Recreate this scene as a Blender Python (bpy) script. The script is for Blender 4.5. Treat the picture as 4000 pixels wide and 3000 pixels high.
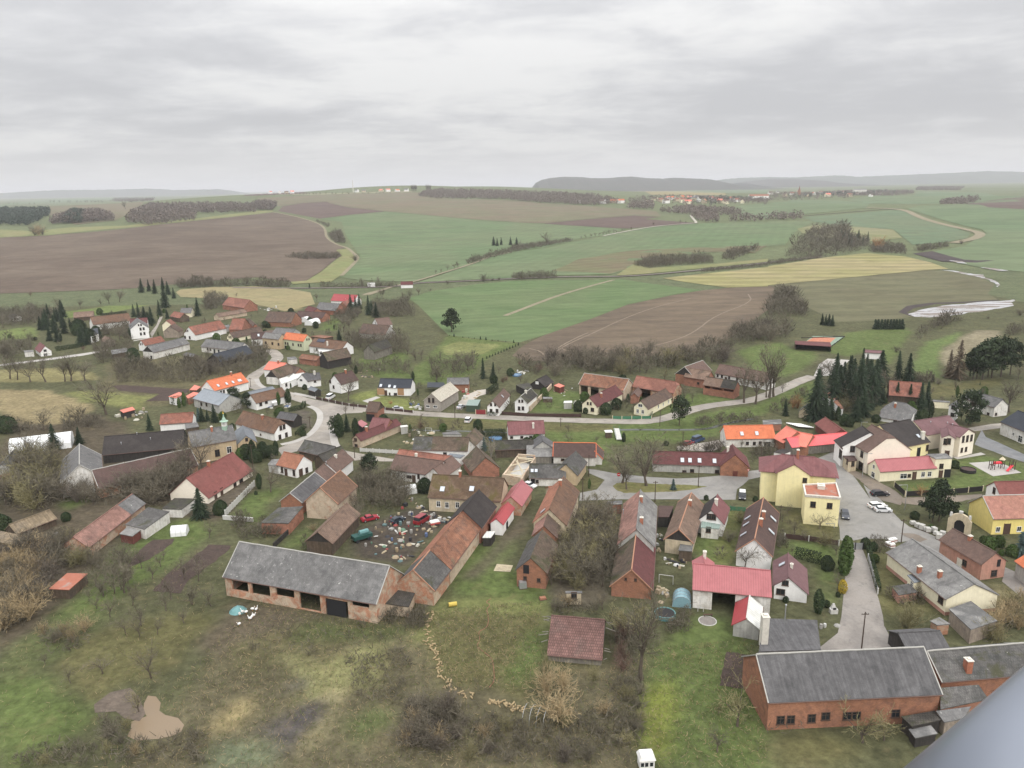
import bpy,bmesh,math,random
import numpy as np
from mathutils import Vector,Matrix
from mathutils.geometry import intersect_ray_tri
for o in list(bpy.data.objects):bpy.data.objects.remove(o)
C=bpy.context.scene.collection
SC=bpy.context.scene
R=math.radians
# ---------------------------------------------------------------- camera, sky, sun, exposure
HC,FPX,PITCH,ROLL=80.0,3000.0,14.43,-0.95
cd=bpy.data.cameras.new("camera");cam=bpy.data.objects.new("camera",cd);C.objects.link(cam)
cd.sensor_width=36;cd.lens=36*FPX/4000;cd.clip_start=0.05;cd.clip_end=90000
cd.dof.use_dof=True;cd.dof.focus_distance=250;cd.dof.aperture_fstop=16.0
cam.matrix_world=Matrix.Translation((0,0,HC)) @ Matrix.Rotation(R(90-PITCH),4,'X') @ Matrix.Rotation(R(ROLL),4,'Z')
SC.camera=cam
MC=cam.matrix_world.to_3x3();MCI=MC.inverted()
SUN_EL,SUN_AZ=38,150      # azimuth measured from +Y clockwise
w=bpy.data.worlds.new("World");SC.world=w;w.use_nodes=True
def world_nodes():
 nt=w.node_tree;N=nt.nodes;L=nt.links;N.clear()
 out=N.new("ShaderNodeOutputWorld");bg=N.new("ShaderNodeBackground")
 sky=N.new("ShaderNodeTexSky");sky.sky_type='NISHITA';sky.sun_disc=False
 sky.sun_elevation=R(SUN_EL);sky.sun_rotation=R(SUN_AZ)
 bg.inputs[1].default_value=0.1
 tc=N.new("ShaderNodeTexCoord");sep=N.new("ShaderNodeSeparateXYZ");L.new(tc.outputs['Generated'],sep.inputs[0])
 def math_(op,a,b=None,c=None):
  n=N.new("ShaderNodeMath");n.operation=op
  for i,v in enumerate((a,b,c)):
   if v is None:continue
   if isinstance(v,(int,float)):n.inputs[i].default_value=v
   else:L.new(v,n.inputs[i])
  return n.outputs[0]
 z=math_('MAXIMUM',sep.outputs[2],0.0)
 zz=math_('ADD',z,0.13)
 u=math_('DIVIDE',sep.outputs[0],zz);v=math_('DIVIDE',sep.outputs[1],zz)
 cmb=N.new("ShaderNodeCombineXYZ");L.new(u,cmb.inputs[0]);L.new(v,cmb.inputs[1])
 def noise(scale,detail,rough,off,sx=1.0,sy=1.0):
  mp=N.new("ShaderNodeMapping");mp.inputs['Location'].default_value=off;mp.inputs['Scale'].default_value=(sx,sy,1)
  L.new(cmb.outputs[0],mp.inputs[0])
  n=N.new("ShaderNodeTexNoise");n.inputs['Scale'].default_value=scale;n.inputs['Detail'].default_value=detail
  n.inputs['Roughness'].default_value=rough;n.inputs['Distortion'].default_value=0.25;L.new(mp.outputs[0],n.inputs['Vector'])
  return n.outputs['Fac']
 n1=noise(0.5,7,0.52,(3.1,1.7,0),1.0,1.25)
 n2=noise(1.9,7,0.58,(9.1,4.7,2),1.0,1.1)
 mixn=math_('ADD',math_('MULTIPLY',n1,0.6),math_('MULTIPLY',n2,0.4))
 mr=N.new("ShaderNodeMapRange");mr.interpolation_type='SMOOTHSTEP'
 mr.inputs[1].default_value=0.39;mr.inputs[2].default_value=0.6;L.new(mixn,mr.inputs[0])
 rmp=N.new("ShaderNodeValToRGB");L.new(mr.outputs[0],rmp.inputs[0])
 e=rmp.color_ramp.elements
 e[0].position=0.0;e[0].color=(5.15,5.17,5.32,1);e[1].position=1.0;e[1].color=(7.3,7.27,7.22,1)
 m=rmp.color_ramp.elements.new(0.5);m.color=(6.1,6.1,6.2,1)
 # an overcast sky is about three times as bright overhead as near the horizon
 gain=math_('ADD',math_('MULTIPLY',math_('POWER',z,1.6),3.2),0.9)
 cl=N.new("ShaderNodeMix");cl.data_type='RGBA';cl.blend_type='MULTIPLY';cl.inputs[0].default_value=1
 L.new(rmp.outputs[0],cl.inputs[6])
 g3=N.new("ShaderNodeCombineXYZ")
 for i in range(3):L.new(gain,g3.inputs[i])
 L.new(g3.outputs[0],cl.inputs[7])
 # low band of even haze cloud near the horizon
 hz=N.new("ShaderNodeMapRange");hz.interpolation_type='SMOOTHSTEP';hz.inputs[1].default_value=0.0;hz.inputs[2].default_value=0.085
 hz.inputs[3].default_value=1;hz.inputs[4].default_value=0;L.new(sep.outputs[2],hz.inputs[0])
 m2=N.new("ShaderNodeMix");m2.data_type='RGBA';L.new(math_('MULTIPLY',hz.outputs[0],0.8),m2.inputs[0])
 L.new(cl.outputs[2],m2.inputs[6]);m2.inputs[7].default_value=(6.4,6.38,6.35,1)
 m3=N.new("ShaderNodeMix");m3.data_type='RGBA';m3.inputs[0].default_value=0.97
 L.new(sky.outputs[0],m3.inputs[6]);L.new(m2.outputs[2],m3.inputs[7])
 L.new(m3.outputs[2],bg.inputs[0]);L.new(bg.outputs[0],out.inputs[0])
world_nodes()
sd=bpy.data.lights.new("sun",'SUN');so=bpy.data.objects.new("sun",sd);C.objects.link(so)
sd.energy=1.4;sd.angle=R(25);sd.color=(1,0.96,0.9)
_d=Vector((math.sin(R(SUN_AZ))*math.cos(R(SUN_EL)),math.cos(R(SUN_AZ))*math.cos(R(SUN_EL)),math.sin(R(SUN_EL))))
so.rotation_euler=_d.to_track_quat('Z','Y').to_euler();so.location=(0,0,300)
SC.view_settings.view_transform='Standard';SC.view_settings.look='None'
SC.view_settings.exposure=0.22;SC.view_settings.gamma=1
SC.cycles.max_bounces=5;SC.cycles.diffuse_bounces=2;SC.cycles.glossy_bounces=2;SC.cycles.transparent_max_bounces=8
SC.cycles.transmission_bounces=2;SC.cycles.volume_bounces=0
SC.cycles.use_denoising=True;SC.cycles.denoiser='OPENIMAGEDENOISE';SC.cycles.denoising_prefilter='ACCURATE'
# ---------------------------------------------------------------- picture measurements -> places in the world
TILES=dict(O=(0,0,.553),T1=(0,1100,2.765),T2=(800,1100,2.765),T3=(1600,1300,2.765),T4=(2400,1300,2.765),T5=(3200,1300,2.765),
 U1=(0,1500,2.765),U2=(700,1500,2.765),U3=(1400,1600,2.765),U4=(2100,1600,2.765),U5=(2800,1600,3.687),U6=(3300,1600,3.16),
 V1=(0,1900,2.765),V2=(700,1900,2.765),V3=(1400,1900,2.765),V4=(2100,1900,2.765),V5=(2800,1900,3.318),V6=(3300,1900,3.16),
 W1=(0,2400,2.765),W2=(800,2400,2.765),W3=(1600,2400,2.765),W4=(2400,2400,2.765),W5=(3200,2300,2.765),
 S1=(0,650,2.212),S2=(1000,650,2.212),S3=(2000,650,2.212),S4=(3000,650,2.212))
def PX(t,p):
 if len(p)==3:t,p=p[0],p[1:]
 a=TILES[t];return (a[0]+p[0]/a[2],a[1]+p[1]/a[2])
def sstep(a,b,x):
 t=np.clip((x-a)/(b-a),0,1);return t*t*(3-2*t)
def terrain(x,y):
 x=np.asarray(x,float);y=np.asarray(y,float)
 far=sstep(560,1900,y)
 und=4.5*np.sin(x/260+1.0)*np.sin(y/330+x/900)+3.0*np.sin(x/150+y/210)
 knoll=62*np.exp(-((x+450)/1000)**2)*sstep(1500,3700,y)*(1-sstep(4200,7000,y))
 return far*24+knoll+sstep(600,1100,y)*(1-.6*sstep(3000,6000,y))*und
def tz(x,y):return float(terrain(x,y))
CO=Vector((0,0,HC))
def ray(p):return (MC @ Vector(((p[0]-2000)/FPX,(1500-p[1])/FPX,-1))).normalized()
def at_z(p,z):
 d=ray(p);t=(z-HC)/d.z;return CO+d*t
def gpt(p,h=0.0):
 "ground point (plus height h) seen through a picture point"
 d=ray(p)
 if d.z>-0.004:d=Vector((d.x,d.y,-0.004))
 t=(h-HC)/d.z
 q=CO+d*t
 if q.y<540:return q
 lo,hi=300.0,12000.0
 n=4000;ts=np.linspace(lo,hi,n)
 zz=HC+d.z*ts-terrain(d.x*ts,d.y*ts)-h
 k=np.argmax(zz<0)
 if zz[k]>=0:return CO+d*hi
 a,b=ts[max(k-1,0)],ts[k]
 for _ in range(18):
  m=(a+b)/2
  if HC+d.z*m-tz(d.x*m,d.y*m)-h<0:b=m
  else:a=m
 return CO+d*b
def G(t,p,h=0.0):return gpt(PX(t,p),h)
def proj(v):
 q=MCI @ (Vector(v)-CO)
 if q.z>-0.01:return (-999,-999)
 return (2000+FPX*q.x/-q.z,1500-FPX*q.y/-q.z)
def mpp(v):# metres per source pixel there
 return-(MCI @ (Vector(v)-CO)).z/FPX
# ---------------------------------------------------------------- tagging
THINGS=[];LAND=[];AUTO=[]
def tag(o,label=None,cat=None,group=None,kind=None):
 if label:o['label']=label
 if cat:o['category']=cat
 if group:o['group']=group
 if kind:o['kind']=kind
 return o
def empty(name,loc,rz=0.0):
 o=bpy.data.objects.new(name,None);C.objects.link(o);o.location=loc;o.rotation_euler=(0,0,rz);o.empty_display_size=.5
 return o
def landmark(o,nick,px=None):
 o_loc=o if isinstance(o,Vector) else Vector(o.location)
 LAND.append((nick,o_loc,px or proj(o_loc)))
# ---------------------------------------------------------------- meshes
def autouv(me):
 uv=me.uv_layers.new(name="UVMap")
 n=len(me.loops);co=np.empty(len(me.vertices)*3);me.vertices.foreach_get('co',co);co=co.reshape(-1,3)
 vi=np.empty(n,int);me.loops.foreach_get('vertex_index',vi)
 fn=np.empty(len(me.polygons)*3);me.polygons.foreach_get('normal',fn);fn=fn.reshape(-1,3)
 ls=np.empty(len(me.polygons),int);me.polygons.foreach_get('loop_total',ls)
 nn=np.repeat(fn,ls,axis=0)
 u=np.stack([-nn[:,1],nn[:,0],np.zeros(n)],1);l=np.linalg.norm(u,axis=1);flat=l<.05
 u[flat]=(1,0,0);l[flat]=1;u/=l[:,None]
 v=np.cross(nn,u);c=co[vi]
 out=np.stack([(c*u).sum(1),(c*v).sum(1)],1)
 uv.data.foreach_set('uv',out.ravel())
def mk(name,vs,fs,mat,parent=None,mi=None,uv=True,smooth=False,off=None):
 me=bpy.data.meshes.new(name)
 me.from_pydata([tuple(v) for v in vs],[],fs);me.update()
 for m in (mat if isinstance(mat,(list,tuple)) else [mat]):me.materials.append(m)
 if mi is not None:me.polygons.foreach_set('material_index',mi)
 if smooth:me.polygons.foreach_set('use_smooth',[True]*len(me.polygons))
 if uv:autouv(me)
 o=bpy.data.objects.new(name,me);C.objects.link(o)
 if off is not None:o.location=off
 if parent is not None:o.parent=parent
 return o
class MB:
 "collects boxes, tubes and faces for one mesh"
 def __init__(s):s.v=[];s.f=[];s.m=[]
 def face(s,pts,m=0):
  b=len(s.v);s.v+=[tuple(p) for p in pts];s.f.append(list(range(b,b+len(pts))));s.m.append(m)
 def add(s,vs,fs,m=0):
  b=len(s.v);s.v+=[tuple(p) for p in vs];s.f+=[[i+b for i in f] for f in fs];s.m+=[m]*len(fs)
 def box(s,c,sx,sy,sz,ux=(1,0,0),uy=(0,1,0),uz=(0,0,1),m=0,taper=1.0):
  "box centred on c in x,y and standing on c in z"
  c=Vector(c);ux,uy,uz=Vector(ux),Vector(uy),Vector(uz);vs=[]
  for k,t in ((0,1.0),(1,taper)):
   for a,b in ((-.5,-.5),(.5,-.5),(.5,.5),(-.5,.5)):
    vs.append(c+ux*(a*sx*t)+uy*(b*sy*t)+uz*(k*sz))
  s.add(vs,[[3,2,1,0],[4,5,6,7],[0,1,5,4],[1,2,6,5],[2,3,7,6],[3,0,4,7]],m)
 def tube(s,p,q,r0,r1=None,n=6,m=0,cap=True):
  p,q=Vector(p),Vector(q);r1=r0 if r1 is None else r1
  d=q-p
  if d.length<1e-6:return
  d.normalize();a=d.orthogonal().normalized();b=d.cross(a);vs=[]
  for c,r in ((p,r0),(q,r1)):
   for k in range(n):
    t=2*math.pi*k/n;vs.append(c+a*(r*math.cos(t))+b*(r*math.sin(t)))
  fs=[[k,(k+1)%n,n+(k+1)%n,n+k] for k in range(n)]
  if cap:fs+=[list(range(n-1,-1,-1)),list(range(n,2*n))]
  s.add(vs,fs,m)
 def lathe(s,c,prof,n=10,m=0,ux=(1,0,0),uy=(0,1,0),uz=(0,0,1)):
  c=Vector(c);ux,uy,uz=Vector(ux),Vector(uy),Vector(uz);vs=[];fs=[]
  for r,z in prof:
   for k in range(n):
    t=2*math.pi*k/n;vs.append(c+ux*(r*math.cos(t))+uy*(r*math.sin(t))+uz*z)
  for i in range(len(prof)-1):
   for k in range(n):fs.append([i*n+k,i*n+(k+1)%n,(i+1)*n+(k+1)%n,(i+1)*n+k])
  fs+=[list(range(n-1,-1,-1)),[(len(prof)-1)*n+k for k in range(n)]]
  s.add(vs,fs,m)
 def build(s,name,mat,parent=None,off=None,smooth=False,uv=True):
  vs=s.v
  if off is not None:o3=Vector(off);vs=[tuple(Vector(v)-o3) for v in s.v]
  o=mk(name,vs,s.f,mat,parent,s.m,uv,smooth)
  if off is not None and parent is None:o.location=off
  return o
def slab(mb,polys,t,m=0,m2=None):
 "thick sheet: polys are top faces sharing edges; t = thickness straight down"
 keys={};vs=[]
 def idx(p):
  k=(round(p[0],3),round(p[1],3),round(p[2],3))
  if k not in keys:keys[k]=len(vs);vs.append(Vector(p))
  return keys[k]
 fs=[[idx(p) for p in poly] for poly in polys];n=len(vs)
 allv=vs+[v-Vector((0,0,t)) for v in vs]
 ed={}
 for f in fs:
  for a,b in zip(f,f[1:]+f[:1]):ed[(a,b)]=1
 out=[list(f) for f in fs];low=[[i+n for i in reversed(f)] for f in fs]
 side=[[b,a,a+n,b+n] for (a,b) in ed if (b,a) not in ed]
 mb.add(allv,out,m);bs=len(mb.v)-len(allv)
 mb.f+=[[i+bs for i in f] for f in low+side];mb.m+=[m if m2 is None else m2]*(len(low)+len(side))
# ---------------------------------------------------------------- materials
MATS={}
def nodes_of(name):
 m=bpy.data.materials.new(name);m.use_nodes=True;nt=m.node_tree;nt.nodes.clear()
 o=nt.nodes.new("ShaderNodeOutputMaterial");b=nt.nodes.new("ShaderNodeBsdfPrincipled");nt.links.new(b.outputs[0],o.inputs[0])
 return m,nt,nt.nodes,nt.links,b
def rgba(c):return (c[0],c[1],c[2],1)
class NB:
 def __init__(s,nt):s.nt=nt;s.N=nt.nodes;s.L=nt.links
 def noise(s,vec,scale,detail=3,rough=.55,dist=0.0):
  n=s.N.new("ShaderNodeTexNoise");n.inputs['Scale'].default_value=scale;n.inputs['Detail'].default_value=detail
  n.inputs['Roughness'].default_value=rough;n.inputs['Distortion'].default_value=dist
  s.L.new(vec,n.inputs['Vector']);return n.outputs['Fac']
 def rng(s,f,a,b,c=0.0,d=1.0,smooth=True):
  n=s.N.new("ShaderNodeMapRange");n.interpolation_type='SMOOTHSTEP' if smooth else 'LINEAR'
  s.L.new(f,n.inputs[0])
  for i,v in enumerate((a,b,c,d)):n.inputs[i+1].default_value=v
  return n.outputs[0]
 def mix(s,f,a,b,blend='MIX'):
  n=s.N.new("ShaderNodeMix");n.data_type='RGBA';n.blend_type=blend
  for i,v in ((0,f),(6,a),(7,b)):
   if hasattr(v,'is_linked') or hasattr(v,'links'):s.L.new(v,n.inputs[i])
   elif isinstance(v,(int,float)):n.inputs[i].default_value=v
   else:n.inputs[i].default_value=rgba(v)
  return n.outputs[2]
 def math(s,op,a,b=None):
  n=s.N.new("ShaderNodeMath");n.operation=op
  for i,v in enumerate((a,b)):
   if v is None:continue
   if isinstance(v,(int,float)):n.inputs[i].default_value=v
   else:s.L.new(v,n.inputs[i])
  return n.outputs[0]
 def mapv(s,vec,scale=(1,1,1),loc=(0,0,0),rot=(0,0,0)):
  n=s.N.new("ShaderNodeMapping");n.inputs['Scale'].default_value=scale;n.inputs['Location'].default_value=loc;n.inputs['Rotation'].default_value=rot
  s.L.new(vec,n.inputs[0]);return n.outputs[0]
 def value_mul(s,col,f):
  c=s.N.new("ShaderNodeCombineXYZ")
  for i in range(3):s.L.new(f,c.inputs[i])
  return s.mix(1.0,col,c.outputs[0],'MULTIPLY')
 def bump(s,h,strength,dist=.05):
  n=s.N.new("ShaderNodeBump");n.inputs['Strength'].default_value=strength;n.inputs['Distance'].default_value=dist
  s.L.new(h,n.inputs['Height']);return n.outputs[0]
def surf(name,base,var=.25,b2=None,b2a=.45,b2b=.65,b2s=.25,course=0,row=.34,spots=None,spot_t=.67,moss=None,moss_t=.55,streak=0,brick=0,rough=.85,metal=0,fine=6.0,seam=0,bump=.25,plaster=None,plaster_t=.5):
 "weathered surface on world-scale UVs: base colour with blotches, tile courses, bricks, seams, moss, lichen spots, peeling plaster"
 if name in MATS:return MATS[name]
 m,nt,N,L,B=nodes_of(name);nb=NB(nt)
 uv=N.new("ShaderNodeUVMap");uv.uv_map="UVMap";V=uv.outputs[0]
 geo=N.new("ShaderNodeNewGeometry")
 col=base
 if b2 is not None:
  f=nb.rng(nb.noise(V,b2s,5,.65,.4),b2a,b2b);col=nb.mix(f,base,b2)
 big=nb.noise(V,.09,2);col0=nb.mix(0.0,col,col) if not hasattr(col,'links') else col
 k=nb.math('MULTIPLY',nb.rng(nb.noise(V,fine,4,.7),.25,.75,1-var,1+var,False),nb.math('MULTIPLY',nb.rng(big,.3,.7,1-var*.6,1+var*.6),nb.rng(nb.noise(V,.7,5,.7,.7),.3,.7,1-var*.9,1+var*.9)))
 col=nb.value_mul(col0,k)
 h=nb.noise(V,fine*1.6,2)
 if streak:
  st=nb.noise(nb.mapv(V,(2.2,.12,1)),1.0,3);col=nb.value_mul(col,nb.rng(st,.3,.7,1-streak,1+streak*.6))
 if plaster is not None:
  f=nb.rng(nb.noise(V,.5,6,.7,.5),plaster_t-.08,plaster_t+.08);
 if brick:
  bt=N.new("ShaderNodeTexBrick");L.new(V,bt.inputs['Vector']);bt.inputs['Scale'].default_value=1
  bt.inputs['Brick Width'].default_value=.3;bt.inputs['Row Height'].default_value=.085;bt.inputs['Mortar Size'].default_value=.012
  bt.inputs['Color1'].default_value=(.75,.75,.75,1);bt.inputs['Color2'].default_value=(1.2,1.2,1.2,1);bt.inputs['Mortar'].default_value=(1.25,1.3,1.3,1)
  col=nb.mix(.75,col,bt.outputs[0],'MULTIPLY')
 if course:
  bt=N.new("ShaderNodeTexBrick");L.new(V,bt.inputs['Vector']);bt.inputs['Scale'].default_value=1
  bt.inputs['Brick Width'].default_value=row*.8;bt.inputs['Row Height'].default_value=row;bt.inputs['Mortar Size'].default_value=row*.09;bt.inputs['Mortar Smooth'].default_value=.4
  a=1-course*.28
  bt.inputs['Color1'].default_value=(a,a,a,1);bt.inputs['Color2'].default_value=(1+course*.2,)*3+(1,);bt.inputs['Mortar'].default_value=(1-course,)*3+(1,)
  col=nb.mix(1.0,col,bt.outputs[0],'MULTIPLY')
  wv=N.new("ShaderNodeTexWave");wv.wave_type='BANDS';wv.bands_direction='Y';wv.wave_profile='SAW';wv.inputs['Scale'].default_value=.314/row*1.0;L.new(V,wv.inputs['Vector'])
  h=nb.math('ADD',h,nb.math('MULTIPLY',wv.outputs['Fac'],1.5))
 if seam:
  wv=N.new("ShaderNodeTexWave");wv.wave_type='BANDS';wv.bands_direction='X';wv.inputs['Scale'].default_value=.314/seam;wv.inputs['Distortion'].default_value=0;L.new(V,wv.inputs['Vector'])
  col=nb.value_mul(col,nb.rng(wv.outputs['Fac'],.0,.25,.8,1.0));h=nb.math('ADD',nb.math('MULTIPLY',h,.2),nb.rng(wv.outputs['Fac'],0,.3,1,0))
 if plaster is not None:col=nb.mix(f,col,nb.value_mul(nb.mix(0.0,plaster,plaster),k))
 if moss is not None:
  f=nb.rng(nb.noise(V,.22,6,.7,.6),moss_t,moss_t+.14);col=nb.mix(nb.math('MULTIPLY',f,.8),col,moss)
 if spots is not None:
  f=nb.math('MULTIPLY',nb.rng(nb.noise(V,1.5,6,.75,.3),spot_t,spot_t+.05),nb.rng(nb.noise(V,.17,2),.38,.6,.15,1));col=nb.mix(f,col,spots)
 L.new(col,B.inputs['Base Color']);B.inputs['Roughness'].default_value=rough;B.inputs['Metallic'].default_value=metal
 B.inputs['Specular IOR Level'].default_value=.25
 if bump:L.new(nb.bump(h,bump,.06),B.inputs['Normal'])
 MATS[name]=m;return m
def plain(name,c,rough=.6,var=.12,metal=0,spec=.3):
 if name in MATS:return MATS[name]
 m,nt,N,L,B=nodes_of(name);nb=NB(nt)
 tc=N.new("ShaderNodeTexCoord");n=nb.noise(tc.outputs['Object'],2.3,4,.6)
 L.new(nb.value_mul(nb.mix(0.0,c,c),nb.rng(n,.25,.75,1-var,1+var,False)),B.inputs['Base Color'])
 B.inputs['Roughness'].default_value=rough;B.inputs['Metallic'].default_value=metal;B.inputs['Specular IOR Level'].default_value=spec
 MATS[name]=m;return m
def leafy(name,c,c2,scale=.5,rough=.8):
 "foliage and twigs: hue drifts from clump to clump and from plant to plant"
 if name in MATS:return MATS[name]
 m,nt,N,L,B=nodes_of(name);nb=NB(nt)
 tc=N.new("ShaderNodeTexCoord");oi=N.new("ShaderNodeObjectInfo")
 f=nb.rng(nb.noise(tc.outputs['Object'],scale,4,.7),.35,.65)
 col=nb.value_mul(nb.mix(f,c,c2),nb.rng(oi.outputs['Random'],0,1,.75,1.25,False))
 L.new(col,B.inputs['Base Color']);B.inputs['Roughness'].default_value=rough;B.inputs['Specular IOR Level'].default_value=.15
 MATS[name]=m;return m
MOSS=(.05,.055,.02)
def RM(k):
 d=dict(
 brown=dict(base=(.125,.085,.066),b2=(.09,.066,.055),course=.35,var=.22),
 brown_light=dict(base=(.2,.135,.1),b2=(.14,.098,.075),course=.3,var=.25,moss=(.1,.09,.055),moss_t=.6),
 brown_moss=dict(base=(.13,.095,.07),b2=(.085,.07,.052),course=.35,var=.3,moss=MOSS,moss_t=.5,spots=(.28,.25,.21),spot_t=.7),
 umber_moss=dict(base=(.115,.075,.048),b2=(.15,.105,.075),course=.3,var=.25,moss=(.085,.07,.02),moss_t=.5),
 dark_moss=dict(base=(.06,.055,.048),b2=(.085,.075,.06),course=.5,row=.5,var=.35,moss=(.04,.045,.02),moss_t=.48,spots=(.2,.2,.18),spot_t=.66),
 red_old=dict(base=(.26,.11,.078),b2=(.17,.085,.065),course=.3,var=.25),
 red_barn=dict(base=(.22,.1,.075),b2=(.27,.125,.09),course=.25,var=.2),
 rust=dict(base=(.235,.112,.07),b2=(.155,.088,.062),b2s=.5,course=.3,var=.3,moss=(.13,.11,.07),moss_t=.58),
 rose=dict(base=(.36,.18,.135),b2=(.29,.14,.11),course=.3,var=.2),
 rose_old=dict(base=(.27,.15,.12),b2=(.2,.115,.095),course=.25,var=.28,moss=(.14,.13,.1),moss_t=.6),
 fox=dict(base=(.16,.094,.062),b2=(.13,.083,.06),course=.3,var=.22,spots=(.36,.2,.12),spot_t=.68),
 orange=dict(base=(.56,.175,.085),b2=(.5,.15,.075),course=.22,var=.12,row=.36),
 orange_mid=dict(base=(.31,.14,.088),b2=(.25,.115,.076),course=.3,var=.2),
 coral=dict(base=(.62,.19,.135),b2=(.56,.17,.12),var=.06,seam=.5,rough=.5),
 brick_red=dict(base=(.2,.074,.064),b2=(.175,.068,.058),course=.3,var=.15),
 pink_metal=dict(base=(.36,.125,.13),b2=(.32,.11,.115),var=.06,seam=.45,rough=.42),
 red_metal=dict(base=(.34,.06,.064),b2=(.3,.055,.06),var=.06,seam=.4,rough=.42),
 bright_red=dict(base=(.7,.13,.13),b2=(.62,.11,.12),var=.05,seam=.6,rough=.45),
 maroon=dict(base=(.13,.05,.048),b2=(.11,.045,.043),course=.35,var=.15),
 maroon_light=dict(base=(.2,.088,.088),b2=(.165,.072,.073),course=.2,var=.12,streak=.15),
 plum=dict(base=(.17,.095,.098),b2=(.145,.08,.083),course=.22,var=.1),
 choco=dict(base=(.095,.06,.052),b2=(.08,.052,.046),course=.3,var=.18),
 choco_pale=dict(base=(.15,.098,.08),b2=(.125,.085,.07),course=.35,var=.15),
 black=dict(base=(.042,.036,.034),b2=(.05,.043,.04),course=.3,var=.15),
 anthracite=dict(base=(.03,.035,.045),b2=(.036,.04,.05),course=.25,var=.12,rough=.6),
 slate=dict(base=(.15,.146,.142),b2=(.112,.11,.108),var=.22,streak=.06,course=.12,row=.6,spots=(.4,.39,.37),spot_t=.6),
 slate_dark=dict(base=(.1,.097,.098),b2=(.078,.076,.077),var=.2,streak=.22,spots=(.28,.28,.27),spot_t=.72),
 slate_moss=dict(base=(.1,.095,.09),b2=(.07,.07,.066),var=.3,course=.25,row=.5,moss=(.05,.05,.022),moss_t=.52,spots=(.3,.29,.26),spot_t=.62),
 slate_pale=dict(base=(.2,.195,.185),b2=(.145,.14,.135),var=.25,course=.12,row=.6,spots=(.5,.49,.46),spot_t=.63),
 grey_metal=dict(base=(.24,.265,.29),b2=(.21,.23,.25),var=.08,seam=.5,rough=.5),
 grey_ripple=dict(base=(.16,.175,.19),b2=(.13,.14,.155),var=.12,seam=.4,rough=.55),
 green_metal=dict(base=(.22,.28,.25),b2=(.2,.25,.23),var=.08,seam=.5,rough=.5),
 white_sheet=dict(base=(.62,.62,.58),b2=(.52,.52,.48),var=.08,seam=.7,rough=.5),
 batten=dict(base=(.5,.46,.38),b2=(.44,.41,.34),course=.45,row=.32,var=.12),
 flat_red=dict(base=(.34,.13,.085),b2=(.27,.2,.17),b2s=.35,b2a=.52,b2b=.66,var=.12),
 tar=dict(base=(.12,.118,.115),b2=(.2,.195,.185),b2s=.3,var=.2),
 ribbed=dict(base=(.17,.095,.082),b2=(.13,.08,.07),course=.55,row=.5,var=.22,moss=(.22,.17,.13),moss_t=.6),
 thatch=dict(base=(.22,.17,.11),b2=(.15,.12,.085),var=.3,streak=.3),
 )[k]
 return surf("roof_"+k,**d)
def WM(k):
 d=dict(
 white=dict(base=(.82,.81,.79),b2=(.74,.73,.7),var=.05,streak=.05),
 white_dirty=dict(base=(.68,.66,.62),b2=(.5,.47,.42),b2s=.5,var=.1,streak=.15),
 cream=dict(base=(.8,.74,.55),b2=(.74,.68,.5),var=.05,streak=.05),
 yellow=dict(base=(.83,.74,.42),b2=(.78,.7,.4),var=.05,streak=.05),
 lemon=dict(base=(.78,.64,.23),b2=(.72,.6,.22),var=.06,streak=.06),
 cream_warm=dict(base=(.82,.75,.63),b2=(.77,.71,.6),var=.04),
 beige=dict(base=(.52,.44,.31),b2=(.42,.36,.27),b2s=.4,var=.12,streak=.12),
 ochre=dict(base=(.5,.39,.25),b2=(.42,.34,.23),var=.1,streak=.1),
 green=dict(base=(.55,.57,.4),b2=(.5,.52,.37),var=.06),
 pink=dict(base=(.45,.24,.185),b2=(.38,.22,.17),b2s=.4,var=.12,streak=.12),
 grey=dict(base=(.42,.41,.38),b2=(.33,.32,.3),b2s=.4,var=.12,streak=.15),
 grey_brown=dict(base=(.3,.25,.2),b2=(.22,.18,.15),b2s=.4,var=.15,streak=.15),
 brick=dict(base=(.29,.138,.085),b2=(.22,.11,.075),b2s=.6,brick=1,var=.18),
 brick_dull=dict(base=(.3,.14,.095),b2=(.22,.11,.08),b2s=.5,brick=1,var=.2),
 brick_plaster=dict(base=(.4,.2,.125),b2=(.33,.16,.1),brick=1,var=.2,plaster=(.44,.35,.26),plaster_t=.5),
 plaster_brick=dict(base=(.36,.2,.13),brick=1,var=.2,plaster=(.48,.39,.29),plaster_t=.4),
 timber=dict(base=(.115,.085,.06),b2=(.075,.06,.048),var=.25,seam=.22,streak=.25),
 timber_dark=dict(base=(.045,.04,.036),b2=(.035,.032,.03),var=.2,seam=.22,streak=.2),
 timber_red=dict(base=(.14,.05,.04),b2=(.1,.045,.038),var=.2,seam=.22),
 timber_grey=dict(base=(.23,.21,.18),b2=(.16,.145,.125),var=.2,seam=.22,streak=.25),
 grey_block=dict(base=(.36,.33,.29),b2=(.3,.27,.24),course=.3,row=.28,var=.12),
 green_cloth=dict(base=(.06,.085,.06),b2=(.05,.07,.05),var=.1),
 )[k]
 return surf("wall_"+k,**d)
M_FRAME=plain("window_frame_white",(.7,.69,.66));M_FRAMEB=plain("window_frame_brown",(.09,.055,.04))
def _glass():
 m,nt,N,L,B=nodes_of("window_glass");B.inputs['Base Color'].default_value=(.02,.024,.028,1);B.inputs['Roughness'].default_value=.08
 B.inputs['Specular IOR Level'].default_value=.5;return m
M_GLASS=_glass()
M_SKYL=plain("skylight_glass",(.5,.55,.6),.15,.05,0,.6)
M_WOOD=surf("door_wood",(.09,.055,.04),.2,seam=.2);M_DARK=plain("dark_boards_and_shade",(.018,.018,.02),.8)  # near-black: dark doors, and painted shade for openings without a recess
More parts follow.
